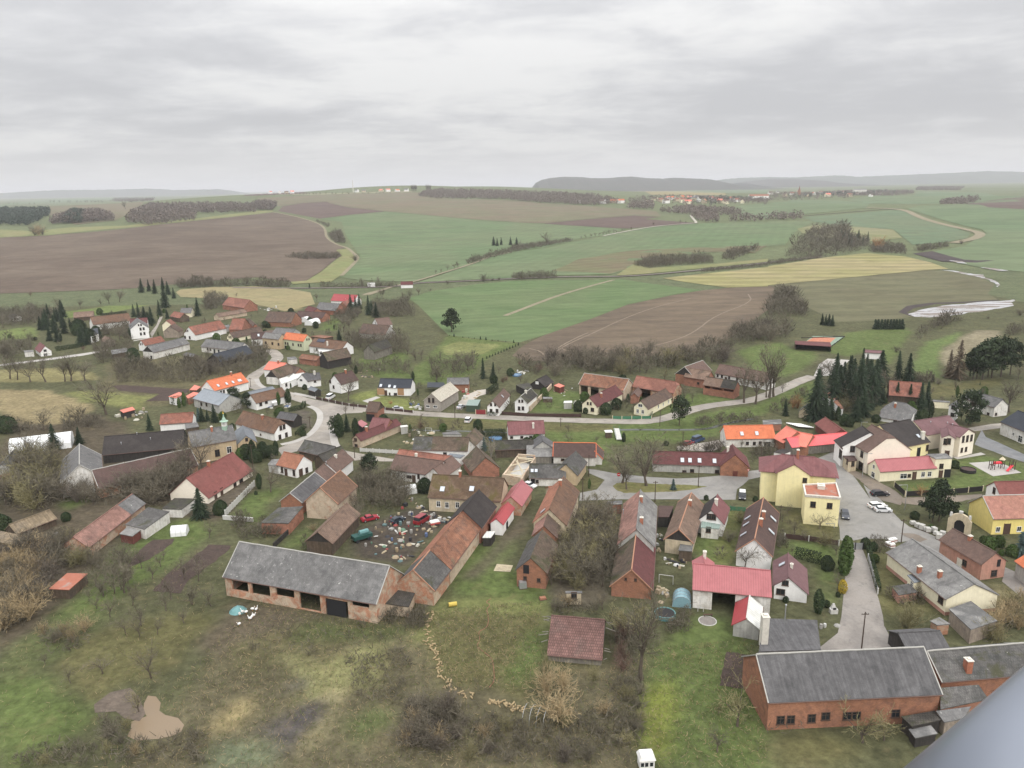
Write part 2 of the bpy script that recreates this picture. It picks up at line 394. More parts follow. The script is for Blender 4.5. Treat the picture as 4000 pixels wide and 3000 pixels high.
M_CHIM=surf("chimney_brick",(.33,.13,.08),.2,brick=1);M_CHIMW=plain("chimney_plaster",(.6,.57,.5),.8,.15)
M_METAL=plain("galvanised_metal",(.4,.41,.42),.4,.1,.6);M_GUT=plain("gutter_metal",(.13,.075,.06),.4,.1)
M_TRIM=plain("verge_tile_pale",(.36,.35,.32),.8);M_TRIMD=plain("verge_dark",(.1,.06,.05),.7);M_TRIMO=plain("verge_orange",(.6,.16,.07),.7)
M_TRIMR=plain("verge_rust",(.36,.19,.12),.8)
# ---------------------------------------------------------------- buildings
HOUSES={};WARN=[]
class House:
 def __init__(s,name,label,cat,nick=None,group=None):
  s.name=name;s.label=label;s.cat=cat;s.nick=nick;s.group=group;s.todo=[];s.faces=[];s.wings=[];s.root=None;s.pend=[]
def poly_hit(faces,p):
 d=ray(p);best=None
 for kind,pts,nrm in faces:
  for i in range(1,len(pts)-1):
   h=intersect_ray_tri(pts[0],pts[i],pts[i+1],d,CO,True)
   if h is not None:
    t=(h-CO).length
    if best is None or t<best[0]:best=(t,h,nrm,kind)
 return best
def nrm_of(pts):
 n=(pts[1]-pts[0]).cross(pts[2]-pts[0])
 return n.normalized() if n.length>1e-9 else Vector((0,0,1))
def wing(h,t,R1,R2,E,he=3.0,roof='brown',wall='white',pitch=40,B=None,hip=(0,0),over=.35,gov=.2,shed=False,gable=None,trim=None,base=None,ridge_cap=None,w2=None,z0=0.0,skipwall=False,roof2=None,split=None,end=None,holes=None):
 """one gabled (or hipped, or lean-to) block of a building, from its ridge ends R1,R2 and one eave point E in the picture, with the eave
    height above ground (or solved from B, the foot of the wall under E)."""
 r1,r2,e=PX(t,R1),PX(t,R2),PX(t,E);tp=math.tan(R(pitch))
 def solve(he):
  def ev(wv):
   hr=z0+he+wv*tp
   a,b=at_z(r1,hr),at_z(r2,hr);q=at_z(e,z0+he-over*tp)
   u=(b-a);u.z=0;u.normalize();v=Vector((-u.y,u.x,0));s=(q-a).dot(v)
   return a,b,q,u,v,s,wv,hr,abs(s)-over-wv
  best=None;last=None
  for k in range(53):
   S=ev(1.0+k*.25)
   if best is None or abs(S[8])<abs(best[8]):best=S
   if last is not None and (last[8]>0) !=(S[8]>0):
    lo_,hi_=last[6],S[6];sg=last[8]>0
    for _ in range(14):
     m_=(lo_+hi_)/2;M_=ev(m_)
     if (M_[8]>0)==sg:lo_=m_
     else:hi_=m_
    best=M_;break
   last=S
  a,b,q,u,v,s,wv,hr,_g=best
  return a,b,q,u,v,s,wv,hr
 if B is not None:
  bp=gpt(PX(t,B));lo,best=1.5,None
  while lo<13:
   S=solve(lo);d=abs(S[2].y-bp.y+over*abs(S[4].y))
   if best is None or d<best[0]:best=(d,lo)
   lo+=.15
  he=best[1]
 a,b,q,u,v,s,wv,hr=solve(he)
 if s<0:v=-v
 L=(b-a).length;c0=Vector((a.x,a.y,0))
 al=(q-a).dot(u)
 off=min(abs(al),abs(al-L))
 if off>2.5:WARN.append((h.name,h.nick,'along %.1f of %.1f'%(al,L),'w %.1f he %.1f'%(wv,he)))
 if L>200 or wv>30:print('BAD',h.nick,R1,L,wv,he);return
 if not (1.2<wv<11) or L>70:WARN.append((h.name,h.nick,'SIZE w %.1f L %.1f he %.1f'%(wv,L,he)))
 wb=wv if w2 is None else wv*w2   # half width behind the ridge
 P=lambda x,y,z:c0+u*x+v*y+Vector((0,0,z))
 g0,g1=gov,L-gov     # wall ends (roof runs past them)
 zt=lambda y:hr-abs(y)*tp
 zb=he+z0
 walls=[]
 hip=list(hip)
 if shed:# lean-to: high side on the ridge line
  walls+=[[P(g0,wv,z0),P(g1,wv,z0),P(g1,wv,zb),P(g0,wv,zb)],[P(g1,0,z0),P(g0,0,z0),P(g0,0,hr-.1),P(g1,0,hr-.1)],
     [P(g0,0,z0),P(g0,wv,z0),P(g0,wv,zb),P(g0,0,hr-.1)],[P(g1,wv,z0),P(g1,0,z0),P(g1,0,hr-.1),P(g1,wv,zb)]]
  rp=[[P(0,-.15,hr+.12),P(0,wv+over,zt(wv+over)+.12),P(L,wv+over,zt(wv+over)+.12),P(L,-.15,hr+.12)]]
 else:
  hb=hr-wb*tp
  walls+=[[P(g0,wv,z0),P(g1,wv,z0),P(g1,wv,zb),P(g0,wv,zb)],[P(g1,-wb,z0),P(g0,-wb,z0),P(g0,-wb,hb),P(g1,-wb,hb)]]
  for x,k in ((g0,hip[0]),(g1,hip[1])):
   if k>=.99:pts=[P(x,wv,zb),P(x,-wb,hb)]
   elif k<=.01:pts=[P(x,wv,zb),P(x,0,hr),P(x,-wb,hb)]
   else:pts=[P(x,wv,zb),P(x,wv*k,zt(wv*k)),P(x,-wb*k,zt(wb*k)),P(x,-wb,hb)]
   pts=[P(x,-wb,z0),P(x,wv,z0)]+pts
   walls.append(pts if x==g0 else pts[::-1])
  o2=wv+over;ob=wb+over;ze,zeb=zt(o2),zt(ob);T=.12
  x0,x1=wv*hip[0],L-wv*hip[1]
  # with a hip the picture gives the shortened ridge, so the eaves run past it
  if hip[0]>0:x0=0
  if hip[1]>0:x1=L
  e0=-wv*hip[0]*1.0 if hip[0] else 0;e1=L+wv*hip[1] if hip[1] else L
  front,back=[P(x0,0,hr+T)],[P(x0,0,hr+T)]
  rp=[]
  def side(y,ze_):
   yy=lambda k:y*k
   pl=[]
   if hip[0]:pl+=[P(e0-(over if hip[0]>=.99 else 0),y*hip[0] if hip[0]<.99 else y,zt(y*hip[0])+T)] if hip[0]<.99 else []
   pl_l=[]
   if hip[0]==0:pl_l=[P(0,y,ze_+T)]
   elif hip[0]>=.99:pl_l=[P(e0-over,y,ze_+T)]
   else:pl_l=[P(e0,y*hip[0],zt(y*hip[0])+T),P(e0,y,ze_+T)]
   if hip[1]==0:pl_r=[P(L,y,ze_+T)]
   elif hip[1]>=.99:pl_r=[P(e1+over,y,ze_+T)]
   else:pl_r=[P(e1,y,ze_+T),P(e1,y*hip[1],zt(y*hip[1])+T)]
   return [P(x0,0,hr+T)]+pl_l+pl_r+[P(x1,0,hr+T)]
  f=side(o2,ze);bk=side(-ob,zeb)
  rp=[f,bk[::-1]]
  if hip[0]:
   if hip[0]>=.99:rp.append([P(x0,0,hr+T),P(e0-over,-ob,zeb+T),P(e0-over,o2,ze+T)])
   else:rp.append([P(x0,0,hr+T),P(e0,-ob*hip[0],zt(ob*hip[0])+T),P(e0,o2*hip[0],zt(o2*hip[0])+T)])
  if hip[1]:
   if hip[1]>=.99:rp.append([P(x1,0,hr+T),P(e1+over,o2,ze+T),P(e1+over,-ob,zeb+T)])
   else:rp.append([P(x1,0,hr+T),P(e1,o2*hip[1],zt(o2*hip[1])+T),P(e1,-ob*hip[1],zt(ob*hip[1])+T)])
  if hip[0] or hip[1]:# walls follow the longer eaves
   g0,g1=(e0+gov if hip[0] else g0),(e1-gov if hip[1] else g1)
   walls=[[P(g0,wv,z0),P(g1,wv,z0),P(g1,wv,zb),P(g0,wv,zb)],[P(g1,-wb,z0),P(g0,-wb,z0),P(g0,-wb,hb),P(g1,-wb,hb)]]
   for x,k in ((g0,hip[0]),(g1,hip[1])):
    if k>=.99:pts=[P(x,wv,zb),P(x,-wb,hb)]
    elif k<=.01:pts=[P(x,wv,zb),P(x,0,hr),P(x,-wb,hb)]
    else:pts=[P(x,wv,zb),P(x,wv*k,zt(wv*k)-.1),P(x,-wb*k,zt(wb*k)-.1),P(x,-wb,hb)]
    pts=[P(x,-wb,z0),P(x,wv,z0)]+pts
    walls.append(pts if x==g0 else pts[::-1])
 # make every face look outwards
 mid=P(L/2,(wv-wb)/2 if not shed else wv/2,he*.5+z0)
 def outw(ps):
  n=nrm_of(ps);cc=sum(ps,Vector())/len(ps)
  return ps if n.dot(cc-mid)>0 else ps[::-1]
 walls=[outw(x) for x in walls];rp=[x if nrm_of(x).z>0 else x[::-1] for x in rp]
 W=dict(P=P,u=u,v=v,L=L,w=wv,wb=wb,he=he,hr=hr,tp=tp,walls=walls,roofs=rp,wall=wall,roof=roof,gable=gable,trim=trim,base=base,t=t,z0=z0,g0=g0,g1=g1,skipwall=skipwall,ridge_cap=ridge_cap,shed=shed,hip=hip,roof2=roof2,split=split,over=over,end=end,holes=holes)
 for x in walls:h.faces.append(('wall',x,nrm_of(x)))
 for x in rp:h.faces.append(('roof',x,nrm_of(x)))
 h.wings.append(W);return W
def boxwing(h,t,pts,hz,wall='white',roof='tar',z0=0.0,slope=0.0,over=.15,open_=(),parapet=0,skip=0):
 """flat or lean-to block from three or four roof corners in the picture at roof height hz (slope: the first edge is higher by so much)"""
 n=len(pts)
 cs=[]
 for i,p in enumerate(pts):
  cs.append(at_z(PX(t,p),z0+hz+(slope if i<2 else 0)))
 if n==3:cs.append(cs[0]+cs[2]-cs[1])
 if (cs[1]-cs[0]).cross(cs[2]-cs[0]).z<0:cs=[cs[1],cs[0],cs[3],cs[2]]
 cen=sum(cs,Vector())/4
 ins=[c+(cen-c).normalized()*over*1.4 for c in cs]
 walls=[]
 for i in range(4):
  if i in open_:continue
  a,b=ins[i],ins[(i+1)%4]
  walls.append([Vector((a.x,a.y,z0)),Vector((b.x,b.y,z0)),Vector((b.x,b.y,b.z-.05)),Vector((a.x,a.y,a.z-.05))])
 W=dict(box=1,walls=walls,roofs=[cs],wall=wall,roof=roof,t=t,ins=ins,open_=open_,z0=z0,parapet=parapet,gable=None,trim=None,base=None,skipwall=skip)
 for x in walls:h.faces.append(('wall',x,nrm_of(x)))
 h.faces.append(('roof',cs,nrm_of(cs)));h.wings.append(W);return W
def holed(mb,W,f):
 "front wall with real openings: (from, to) as shares of the length, sill and head heights"
 P,w,he,g0,g1=W['P'],W['w'],W['he'],W['g0'],W['g1'];X=lambda k:g0+(g1-g0)*k
 n=nrm_of(f);flip=nrm_of([P(0,w,0),P(1,w,0),P(1,w,1)]).dot(n)<0;d=-.4
 def q(pts,m=0):mb.face(pts[::-1] if flip else pts,m)
 def rect(a,b,z0,z1,y=w):
  if b-a>.01 and z1-z0>.01:q([P(a,y,z0),P(b,y,z0),P(b,y,z1),P(a,y,z1)])
 x=g0
 for a,b,z0,z1 in sorted(W['holes']):
  a,b=X(a),X(b);z1=min(z1,he);rect(x,a,0,he);rect(a,b,0,z0);rect(a,b,z1,he);x=b
  q([P(a,w,z0),P(a,w+d,z0),P(a,w+d,z1),P(a,w,z1)]);q([P(b,w+d,z0),P(b,w,z0),P(b,w,z1),P(b,w+d,z1)])
  if z0>.05:q([P(a,w,z0),P(b,w,z0),P(b,w+d,z0),P(a,w+d,z0)])
 rect(x,g1,0,he)
 rect(g0,g1,he-.02,he,w)
def finish(h):
 allp=[p for W in h.wings for f in W['walls']+W['roofs'] for p in f]
 W0=h.wings[0];ps=[p for f in W0['walls'] for p in f] or allp
 loc=Vector((sum(p.x for p in ps)/len(ps),sum(p.y for p in ps)/len(ps),0));loc.z=tz(loc.x,loc.y)
 h.loc=loc;h.root=empty(h.name,loc);tag(h.root,h.label,h.cat,h.group)
 up=Vector((0,0,loc.z))
 for W in h.wings:
  if W['walls'] and not W['skipwall']:
   mb=MB();mats=[WM(W['wall'])]
   if W['gable']:mats.append(WM(W['gable']))
   for k,f in enumerate(W['walls']):
    if k==0 and W.get('holes'):holed(mb,W,f)
    elif W['gable'] and len(f)>=5:# boarded or differently finished gable triangle above the eaves
     zb=W['he']+W['z0'];lowp=[p for p in f if p.z<zb+.01];top=[p for p in f if p.z>zb-.01]
     mb.face(lowp,0);mb.face(top,1)
    else:mb.face(f,0)
   mb.build('wall',mats,h.root,off=loc-up)
  if W.get('shed') or not W.get('box'):
   t=.16
  else:t=.14
  mb=MB();tm={'pale':M_TRIM,'dark':M_TRIMD,'orange':M_TRIMO,'rust':M_TRIMR,None:None}[W['trim']]
  roofs=[[Vector(p) for p in f] for f in W['roofs']]
  if W.get('box') and W['parapet']:
   zz=W['parapet']
   slab(mb,[[p-Vector((0,0,.02)) for p in roofs[0]]],.12)
  else:slab(mb,roofs,t)
  ro=None
  if W.get('split'):# a different covering on part of the length
   k,m2=W['split']
   mb=MB();a=W['u'];c0=W['P'](0,0,0)
   fa,fb=[],[]
   for f in roofs:
    def cut(f,keep):
     out=[]
     for i in range(len(f)):
      p,q=f[i],f[(i+1)%len(f)];dp=(p-c0).dot(a)-k*W['L'];dq=(q-c0).dot(a)-k*W['L']
      if (dp<=0)==keep:out.append(p)
      if (dp<0) !=(dq<0) and abs(dp-dq)>1e-6:out.append(p+(q-p)*(dp/(dp-dq)))
     return out
    fa.append(cut(f,True));fb.append(cut(f,False))
   slab(mb,[f for f in fa if len(f)>2],t);mb.build('roof',RM(W['roof']),h.root,off=loc-up)
   mb=MB();slab(mb,[[p+Vector((0,0,.015)) for p in f] for f in fb if len(f)>2],t);ro=mb.build('roof',RM(m2),h.root,off=loc-up)
  elif W.get('roof2'):# the slope behind the ridge has its own covering
   mb=MB();slab(mb,[roofs[0]]+roofs[2:],t);ro=mb.build('roof',RM(W['roof']),h.root,off=loc-up)
   mb=MB();slab(mb,[roofs[1]],t);mb.build('roof',RM(W['roof2']),h.root,off=loc-up)
  else:
   ro=mb.build('roof',RM(W['roof']),h.root,off=loc-up)
  if W.get('box') and W['parapet']:
   mb=MB();cs=roofs[0];zz=W['parapet'];cen=sum(cs,Vector())/4
   for i in range(4):
    a,b=cs[i],cs[(i+1)%4];ai=a+(cen-a).normalized()*.5;bi=b+(cen-b).normalized()*.5
    lo=Vector((0,0,-.3));hi=Vector((0,0,zz))
    mb.face([a+lo,b+lo,b+hi,a+hi]);mb.face([a+hi,b+hi,bi+hi,ai+hi]);mb.face([bi+lo,ai+lo,ai+hi,bi+hi])
   mb.build('parapet',M_CHIMW,h.root,off=loc-up)
  if not W.get('box') and not W['skipwall']:
   P=W['P'];L=W['L'];rng=random.Random(int(L*100))
   # ridge caps
   if not W.get('shed'):
    mb=MB();z=W['hr']+.14;n=max(2,int(L/1.2));pts=[P(L*i/n,0,z+rng.uniform(-.03,.04)) for i in range(n+1)]
    for p,q in zip(pts,pts[1:]):mb.tube(p,q,.14,n=6,cap=False)
    mb.build('ridge_cap',tm or RM(W['roof']),ro,off=loc-up)
   if tm is not None and not W.get('shed'):
    for x,k in ((0.0,W['hip'][0]),(L,W['hip'][1])):
     if k:continue
     mb=MB()
     for y in (W['w']+W['over'],-W['wb']-W['over']):
      mb.tube(P(x,0,W['hr']+.08),P(x,y,W['hr']-abs(y)*W['tp']+.08),.12,n=4)
     mb.build('verge',tm,ro,off=loc-up)
   # gutter along the picture-side eave
   y=W['w']+W['over']+.06;ze=W['hr']-y*W['tp']+.05
   mb=MB();mb.tube(P(0,y,ze),P(L,y,ze),.07,n=5);mb.build('gutter',M_GUT,ro,off=loc-up)
   if W['base']:
    mb=MB()
    for f in W['walls']:
     lowp=sorted(f,key=lambda p:p.z)[:2];n=nrm_of(f);n.z=0;n.normalize()
     a,b=lowp[0]+n*.03,lowp[1]+n*.03
     pts=[Vector((a.x,a.y,0)),Vector((b.x,b.y,0)),Vector((b.x,b.y,.75)),Vector((a.x,a.y,.75))]
     if nrm_of(pts).dot(n)<0:pts=pts[::-1]
     mb.face(pts)
    mb.build('plinth',WM(W['base']),h.root,off=loc-up)
 for d in h.pend:detail(h,*d)
 if h.nick:landmark(h.root,h.nick,proj(sum(allp,Vector())/len(allp)))
 HOUSES[h.nick]=h
def onwall(hit):
 n=hit[2].copy();n.z=0;n.normalize();u=Vector((-n.y,n.x,0));return hit[1],n,u
def detail(hs,kind,t,pts,**k):
 loc=hs.loc;up=Vector((0,0,loc.z));OFF=loc-up
 for p in pts:
  hit=poly_hit([f for f in hs.faces if (f[0]=='roof')==(kind in ('sky','chim','pipe','solar'))],PX(t,p))
  if hit is None:WARN.append((hs.name,hs.nick,kind,'missed',p));continue
  if kind in ('win','door','open','panel'):
   c,n,u=onwall(hit);Z=Vector((0,0,1))
   ww,hh=k.get('s',(1.0,1.3)) if kind=='win' else k.get('s',(1.0,2.1))
   if kind in ('door','open') and not k.get('high'):c=Vector((c.x,c.y,hh/2+.02))
   else:c=Vector((c.x,c.y,max(c.z,hh/2+.2)))
   if kind=='win':
    mb=MB();b=.1;m=M_FRAMEB if k.get('dark') else M_FRAME
    lo=c-Z*(hh/2)
    for (dx,dz,sx,sz) in ((-ww/2-b/2+.02,-b,b,hh+2*b),(ww/2+b/2-.02,-b,b,hh+2*b)):
     mb.box(lo+u*dx+Z*dz+n*.03,sx,.1,sz,u,n,Z)
    for dz in (-b,hh):mb.box(lo+Z*dz+n*.034,ww,.1,b,u,n,Z)
    mb.box(lo+n*.02,.06,.08,hh,u,n,Z)
    if hh>1.1:mb.box(lo+Z*(hh*.66)+n*.022,ww,.07,.05,u,n,Z)
    mb.box(lo-Z*(b+.05)+n*.08,ww+.3,.2,.06,u,n,Z)
    f=mb.build('window',m,hs.root,off=OFF)
    mb=MB();a=[(-ww/2,0),(ww/2,0),(ww/2,hh),(-ww/2,hh)]
    pts_=[lo+u*x+Z*z+n*.025 for x,z in a]
    if nrm_of(pts_).dot(n)<0:pts_=pts_[::-1]
    mb.face(pts_)
    mb.build('pane',M_GLASS,f,off=OFF)
   else:
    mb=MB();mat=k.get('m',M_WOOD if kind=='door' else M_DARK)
    mb.box(c-Z*(hh/2)+n*.03,ww,.08,hh,u,n,Z)
    if kind=='door':
     mb.box(c-Z*(hh/2)+n*.05-u*(ww/2),.1,.12,hh+.1,u,n,Z);mb.box(c-Z*(hh/2)+n*.05+u*(ww/2),.1,.12,hh+.1,u,n,Z)
     if ww>1.8:mb.box(c-Z*(hh/2)+n*.055,.08,.1,hh,u,n,Z)
    mb.build(k.get('n','door' if kind=='door' else 'hatch' if kind=='open' else 'panel'),mat,hs.root,off=OFF)  # default open part: flat dark panel, the shade inside an opening painted on
  elif kind in ('sky','solar'):
   c,n=hit[1],hit[2];u=Vector((-n.y,n.x,0)).normalized();v=n.cross(u);ww,hh=k.get('s',(.8,1.2))
   if kind=='solar':
    mb=MB();mb.box(c+n*.2,ww,hh,.08,u,v,n);mb.build('solar_panel',plain('solar_panel',(.012,.016,.035),.15,.05,0,.6),hs.root,off=OFF);continue
   mb=MB();mb.box(c+n*.12,ww+.2,hh+.2,.12,u,v,n);f=mb.build('skylight',M_METAL,hs.root,off=OFF)
   mb=MB();mb.box(c+n*.2,ww,hh,.06,u,v,n);mb.build('pane',M_SKYL,f,off=OFF)
  elif kind=='chim':
   c=hit[1];s=k.get('s',.6);hh=k.get('h',1.3);mat=k.get('m',M_CHIM);u=hs.wings[0].get('u',Vector((1,0,0)));v=Vector((-u.y,u.x,0))
   mb=MB();mb.box(c-Vector((0,0,.8)),s,s*1.2,hh+.8,u,v);f=mb.build('chimney',mat,hs.root,off=OFF)
   mb=MB();mb.box(c+Vector((0,0,hh)),s+.16,s*1.2+.16,.12,u,v);mb.box(c+Vector((0,0,hh+.12)),s*.5,s*.5,.2,u,v);mb.build('chimney_cap',M_CHIMW,f,off=OFF)
  elif kind=='pipe':
   c=hit[1];mb=MB();hh=k.get('h',1.2);mb.tube(c-Vector((0,0,.3)),c+Vector((0,0,hh)),.09,n=6);mb.tube(c+Vector((0,0,hh)),c+Vector((0,0,hh+.15)),.2,.05,n=6);mb.build('flue',M_METAL,hs.root,off=OFF)
def H(name,label,cat,nick,*ops,group=None):
 """ops: ('g', tile, R1, R2, E, {...}) gabled block; ('b', tile, [corners], height, {...}) flat block; (kind, tile, [points], {...}) details"""
 h=House(name,label,cat,nick,group)
 for op in ops:
  kw=op[-1] if isinstance(op[-1],dict) else {}
  a=op[:-1] if isinstance(op[-1],dict) else op
  if a[0]=='g':wing(h,*a[1:],**kw)
  elif a[0]=='b':boxwing(h,*a[1:],**kw)
  else:h.pend.append(None);h.pend[-1]=(a[0],a[1],a[2],kw)
 h.pend=[(k,t,p,kw) for k,t,p,kw in h.pend]
 def run():
  ps=h.pend;h.pend=[]
  finish(h)
  for k,t,p,kw in ps:detail(h,k,t,p,**kw)
 run();return h
# ---------------------------------------------------------------- the village, house by house (picture tile, ridge ends, eave point)
g,b,win,door,sky,chim,op='g','b','win','door','sky','chim','open'
# --- near row
H('barn','long barn with grey slate roof, open brick bays and white geese out front','barn','the long slate barn',
 (g,'V2',(2274,862),(648,603),(2125,1280),dict(B=(2135,1483),roof='slate',wall='brick_plaster',pitch=40,trim='pale',
 holes=[(.045,.154,2.9,3.9),(.18,.324,0,3.5),(.357,.493,0.15,3.8),(.526,.65,2.1,3.9),(.69,.817,1.5,3.9),(.84,.953,1.6,3.8)])),
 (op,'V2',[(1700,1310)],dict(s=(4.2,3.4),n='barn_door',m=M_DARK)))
H('barn','long brick farm wing with slate, rust tile and dark roof sections by yard','barn','the three-roofed brick wing',
 (g,'V3',(590,908),(778,690),(790,1180),dict(he=3.6,roof='slate_moss',wall='brick_plaster',pitch=42,trim='rust')),
 (g,'V3',(778,690),(1130,262),(1005,900),dict(he=3.7,roof='rust',roof2='orange_mid',wall='plaster_brick',pitch=42)),
 (g,'V3',(1130,262),(1305,38),(1345,440),dict(he=4.2,roof='black',wall='brick_dull',pitch=42)),
 (b,'V3',[(345,1105),(612,1150),(545,1300),(225,1255)],2.4,dict(roof='dark_moss',wall='plaster_brick')),
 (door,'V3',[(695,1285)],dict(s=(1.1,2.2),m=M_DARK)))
H('farmhouse','stepped brick row with brown roofs and brick gable with hayloft hatch','farmhouse','the brick-gabled row',
 (g,'V4',(-75,778),(55,470),(105,935),dict(B=(108,1100),roof='brown_moss',roof2='slate_moss',wall='brick',pitch=43)),
 (g,'V4',(68,430),(115,290),(205,565),dict(he=4.4,roof='brown',roof2='rose_old',wall='brick',pitch=43)),
 (g,'V4',(125,250),(285,-105),(320,412),dict(he=4.6,roof='fox',roof2='orange_mid',wall='beige',pitch=43)),
 (g,'V3',(2050,8),(2200,-10),(2000,120),dict(he=3,roof='orange_mid',wall='beige',pitch=25)),
 (op,'V3',[(1812,895)],dict(s=(1.2,1.9),high=1)),(win,'V3',[(1800,990),(1948,1012)],dict(s=(.6,.7),dark=1)),
 (sky,'V4',[(60,270)],{}),(chim,'U4',[(245,815)],{}))
H('farmhouse','long narrow farmhouse, grey and maroon roof, gable of crumbling orange brick','farmhouse','the narrow patchwork-roofed farmhouse',
 (g,'V4',(1015,905),(1068,468),(1248,1088),dict(B=(1228,1185),roof='maroon',roof2='brown_moss',wall='brick',pitch=44,trim='rust')),
 (g,'V4',(1068,468),(1112,40),(1275,610),dict(he=4.0,roof='slate_pale',roof2='rose_old',wall='grey',pitch=44)),
 (chim,'V4',[(1122,395),(1118,165)],{}),('pipe','V4',[(925,300)],{}),(win,'V4',[(952,1000),(1058,1008)],dict(s=(.35,.4),dark=1)))
H('farmhouse','brown tiled house with black boarded gable above a lean-to','house','the black-gabled house',
 (g,'V4',(1525,468),(1662,72),(1692,592),dict(he=3.4,roof='brown_light',wall='beige',gable='timber_dark',pitch=42,trim='rust')),
 (b,'V4',[(1540,620),(1680,625),(1670,700),(1520,690)],2.6,dict(roof='tar',wall='timber')),
 (chim,'V4',[(1645,205)],{}),(b,'V4',[(1305,205),(1470,212),(1420,330),(1300,330)],2.8,dict(roof='choco',wall='timber_dark')))
H('cottage','small white cottage with maroon and black roof slopes and green porch roof','house','the white cottage with green porch',
 (g,'V4',(1875,262),(1945,90),(2025,390),dict(B=(2000,520),roof='maroon_light',roof2='black',wall='white',pitch=45)),
 (b,'V4',[(1775,372),(1985,390),(1960,458),(1762,440)],2.7,dict(roof='green_metal',wall='white_dirty',slope=.5)),
 (win,'V4',[(1853,325),(1901,330),(1845,468)],dict(dark=1)),(chim,'V4',[(1928,195)],dict(m=M_CHIMW)))
H('farmhouse','long dark brown roofed house with white gable, skylights and two capped chimneys','house','the long white-gabled house',
 (g,'V5',(490,690),(605,150),(727,897),dict(B=(688,1078),roof='choco',wall='white',pitch=42,trim='rust')),
 (sky,'V5',[(405,412),(385,495),(350,625)],dict(s=(.6,1.5))),(sky,'V5',[(725,425),(700,590)],dict(s=(.8,1.6))),
 (chim,'V5',[(605,410),(570,508)],dict(h=1.6)))
H('workshop','large workshop hall with pink sheet roof and tall black doorway','workshop','the pink-roofed workshop',
 (g,'V4',(2519,915),(1680,838),(1672,1120),dict(B=(1672,1312),roof='pink_metal',wall='white_dirty',pitch=32,holes=[(.448,.75,0,4.6)])),
 (g,'V4',(1800,835),(1790,742),(1908,830),dict(he=5.6,roof='pink_metal',wall='white_dirty',pitch=35)),
 (g,'W4',(1427,50),(1462,-197),(1582,160),dict(B=(1560,272),roof='white_sheet',roof2='red_metal',wall='grey',pitch=36)),
 (chim,'V4',[(1803,770)],dict(m=M_CHIMW)))
H('house','white house with plum roof sweeping low over its right side, tall pale chimney','house','the plum-roofed white house',
 (g,'V5',(932,1190),(925,868),(725,1268),dict(B=(712,1425),roof='plum',wall='white',pitch=38,w2=1.45)),
 (win,'V5',[(888,1250)],dict(dark=1,s=(1.1,1.0))),(win,'V5',[(828,1365)],dict(dark=1,s=(1.5,1.1))),(sky,'V5',[(850,1015)],{}),
 (chim,'V5',[(1145,985)],dict(m=M_CHIMW,h=1.8)),(chim,'V5',[(968,1055)],dict(m=M_CHIMW,h=.8,s=.45)))
H('workshop','grey felt roofed workshop with white duct and tall rendered chimney beside the brick hall','workshop','the grey workshop',
 (b,'W4',[(1600,40),(2190,60),(2230,380),(1560,400)],4.2,dict(roof='slate_dark',wall='grey',slope=.3)),
 (b,'W4',[(1650,300),(1960,235),(2120,400),(1540,420)],3.2,dict(roof='slate',wall='grey')),
 (chim,'W4',[(1610,300)],dict(m=M_CHIMW,h=5,s=1.1)),('pipe','W4',[(1832,175)],dict(h=5)))
H('factory_hall','big orange brick hall with dark slate roof and a mossy side wing','hall','the orange brick hall',
 (g,'W5',(1130,635),(-682,716),(1325,1150),dict(he=5.2,roof='slate_dark',wall='brick',pitch=36,trim='pale')),
 (g,'W5',(2230,590),(1165,680),(1290,1020),dict(he=4.6,roof='slate_moss',wall='brick',pitch=33,trim='pale')),
 (b,'W5',[(1310,1068),(1720,1035),(1830,1190),(1310,1300)],3.2,dict(roof='slate_moss',wall='brick',slope=1.3)),
 (b,'W5',[(1262,1318),(1640,1270),(1560,1400),(1350,1440)],2.4,dict(roof='slate',wall='grey_brown',slope=.6)),
 (win,'W4',[(1795,1140),(1905,1135),(2130,1122)],dict(s=(1.1,1.3),dark=1)),(win,'W5',[(70,1375),(302,1372),(400,1368),(825,1345)],dict(s=(1.2,1.2),dark=1)),
 (chim,'W5',[(1600,875)],dict(s=.9,h=1.8)))
H('shed','tumbledown double shed with mossy roof and white edge board by brick hall','shed','the tumbledown double shed',
 (b,'W5',[(885,1378),(1250,1315),(1320,1415),(1000,1485)],2.4,dict(roof='dark_moss',wall='timber_dark')),
 (b,'W5',[(965,1515),(1200,1465),(1280,1562),(1035,1608)],1.8,dict(roof='tar',wall='timber_dark')))
H('carport','dark grey roofed carport open at one gable end beside the lane','carport','the dark carport',
 (g,'W5',(1305,456),(850,482),(1395,655),dict(he=2.5,roof='slate_dark',wall='timber_dark',pitch=25)))
H('outbuilding','half-collapsed flat roofed outbuilding with white sheet on its roof','outbuilding','the sheet-topped outbuilding',
 (b,'W5',[(1400,215),(1640,130),(1925,345),(1640,440)],3.0,dict(roof='tar',wall='grey_brown')))
H('shed','tiny stone shed with grey slab roof in the overgrown garden','shed','the tiny stone shed',
 (b,'W5',[(1195,345),(1300,305),(1418,378),(1275,392)],2.2,dict(roof='slate_pale',wall='brick_plaster')))
H('bungalow','cream bungalow with lichen-spotted pale slate roof and red base','house','the pale-slated bungalow',
 (g,'V6',(1605,1210),(825,650),(1282,1432),dict(he=3.6,roof='slate_pale',wall='cream',base='pink',pitch=27)),
 (b,'V6',[(770,1092),(862,1075),(948,1168),(858,1188)],3.0,dict(roof='grey_ripple',wall='cream')),
 (b,'V6',[(575,1232),(790,1198),(905,1302),(668,1342)],1.9,dict(roof='slate_moss',wall='pink')),
 (win,'V6',[(1185,1405)],dict(s=(1.3,1.2),dark=1)),(win,'V6',[(828,1215)],{}),(chim,'V6',[(1168,1120),(915,1060)],{}))
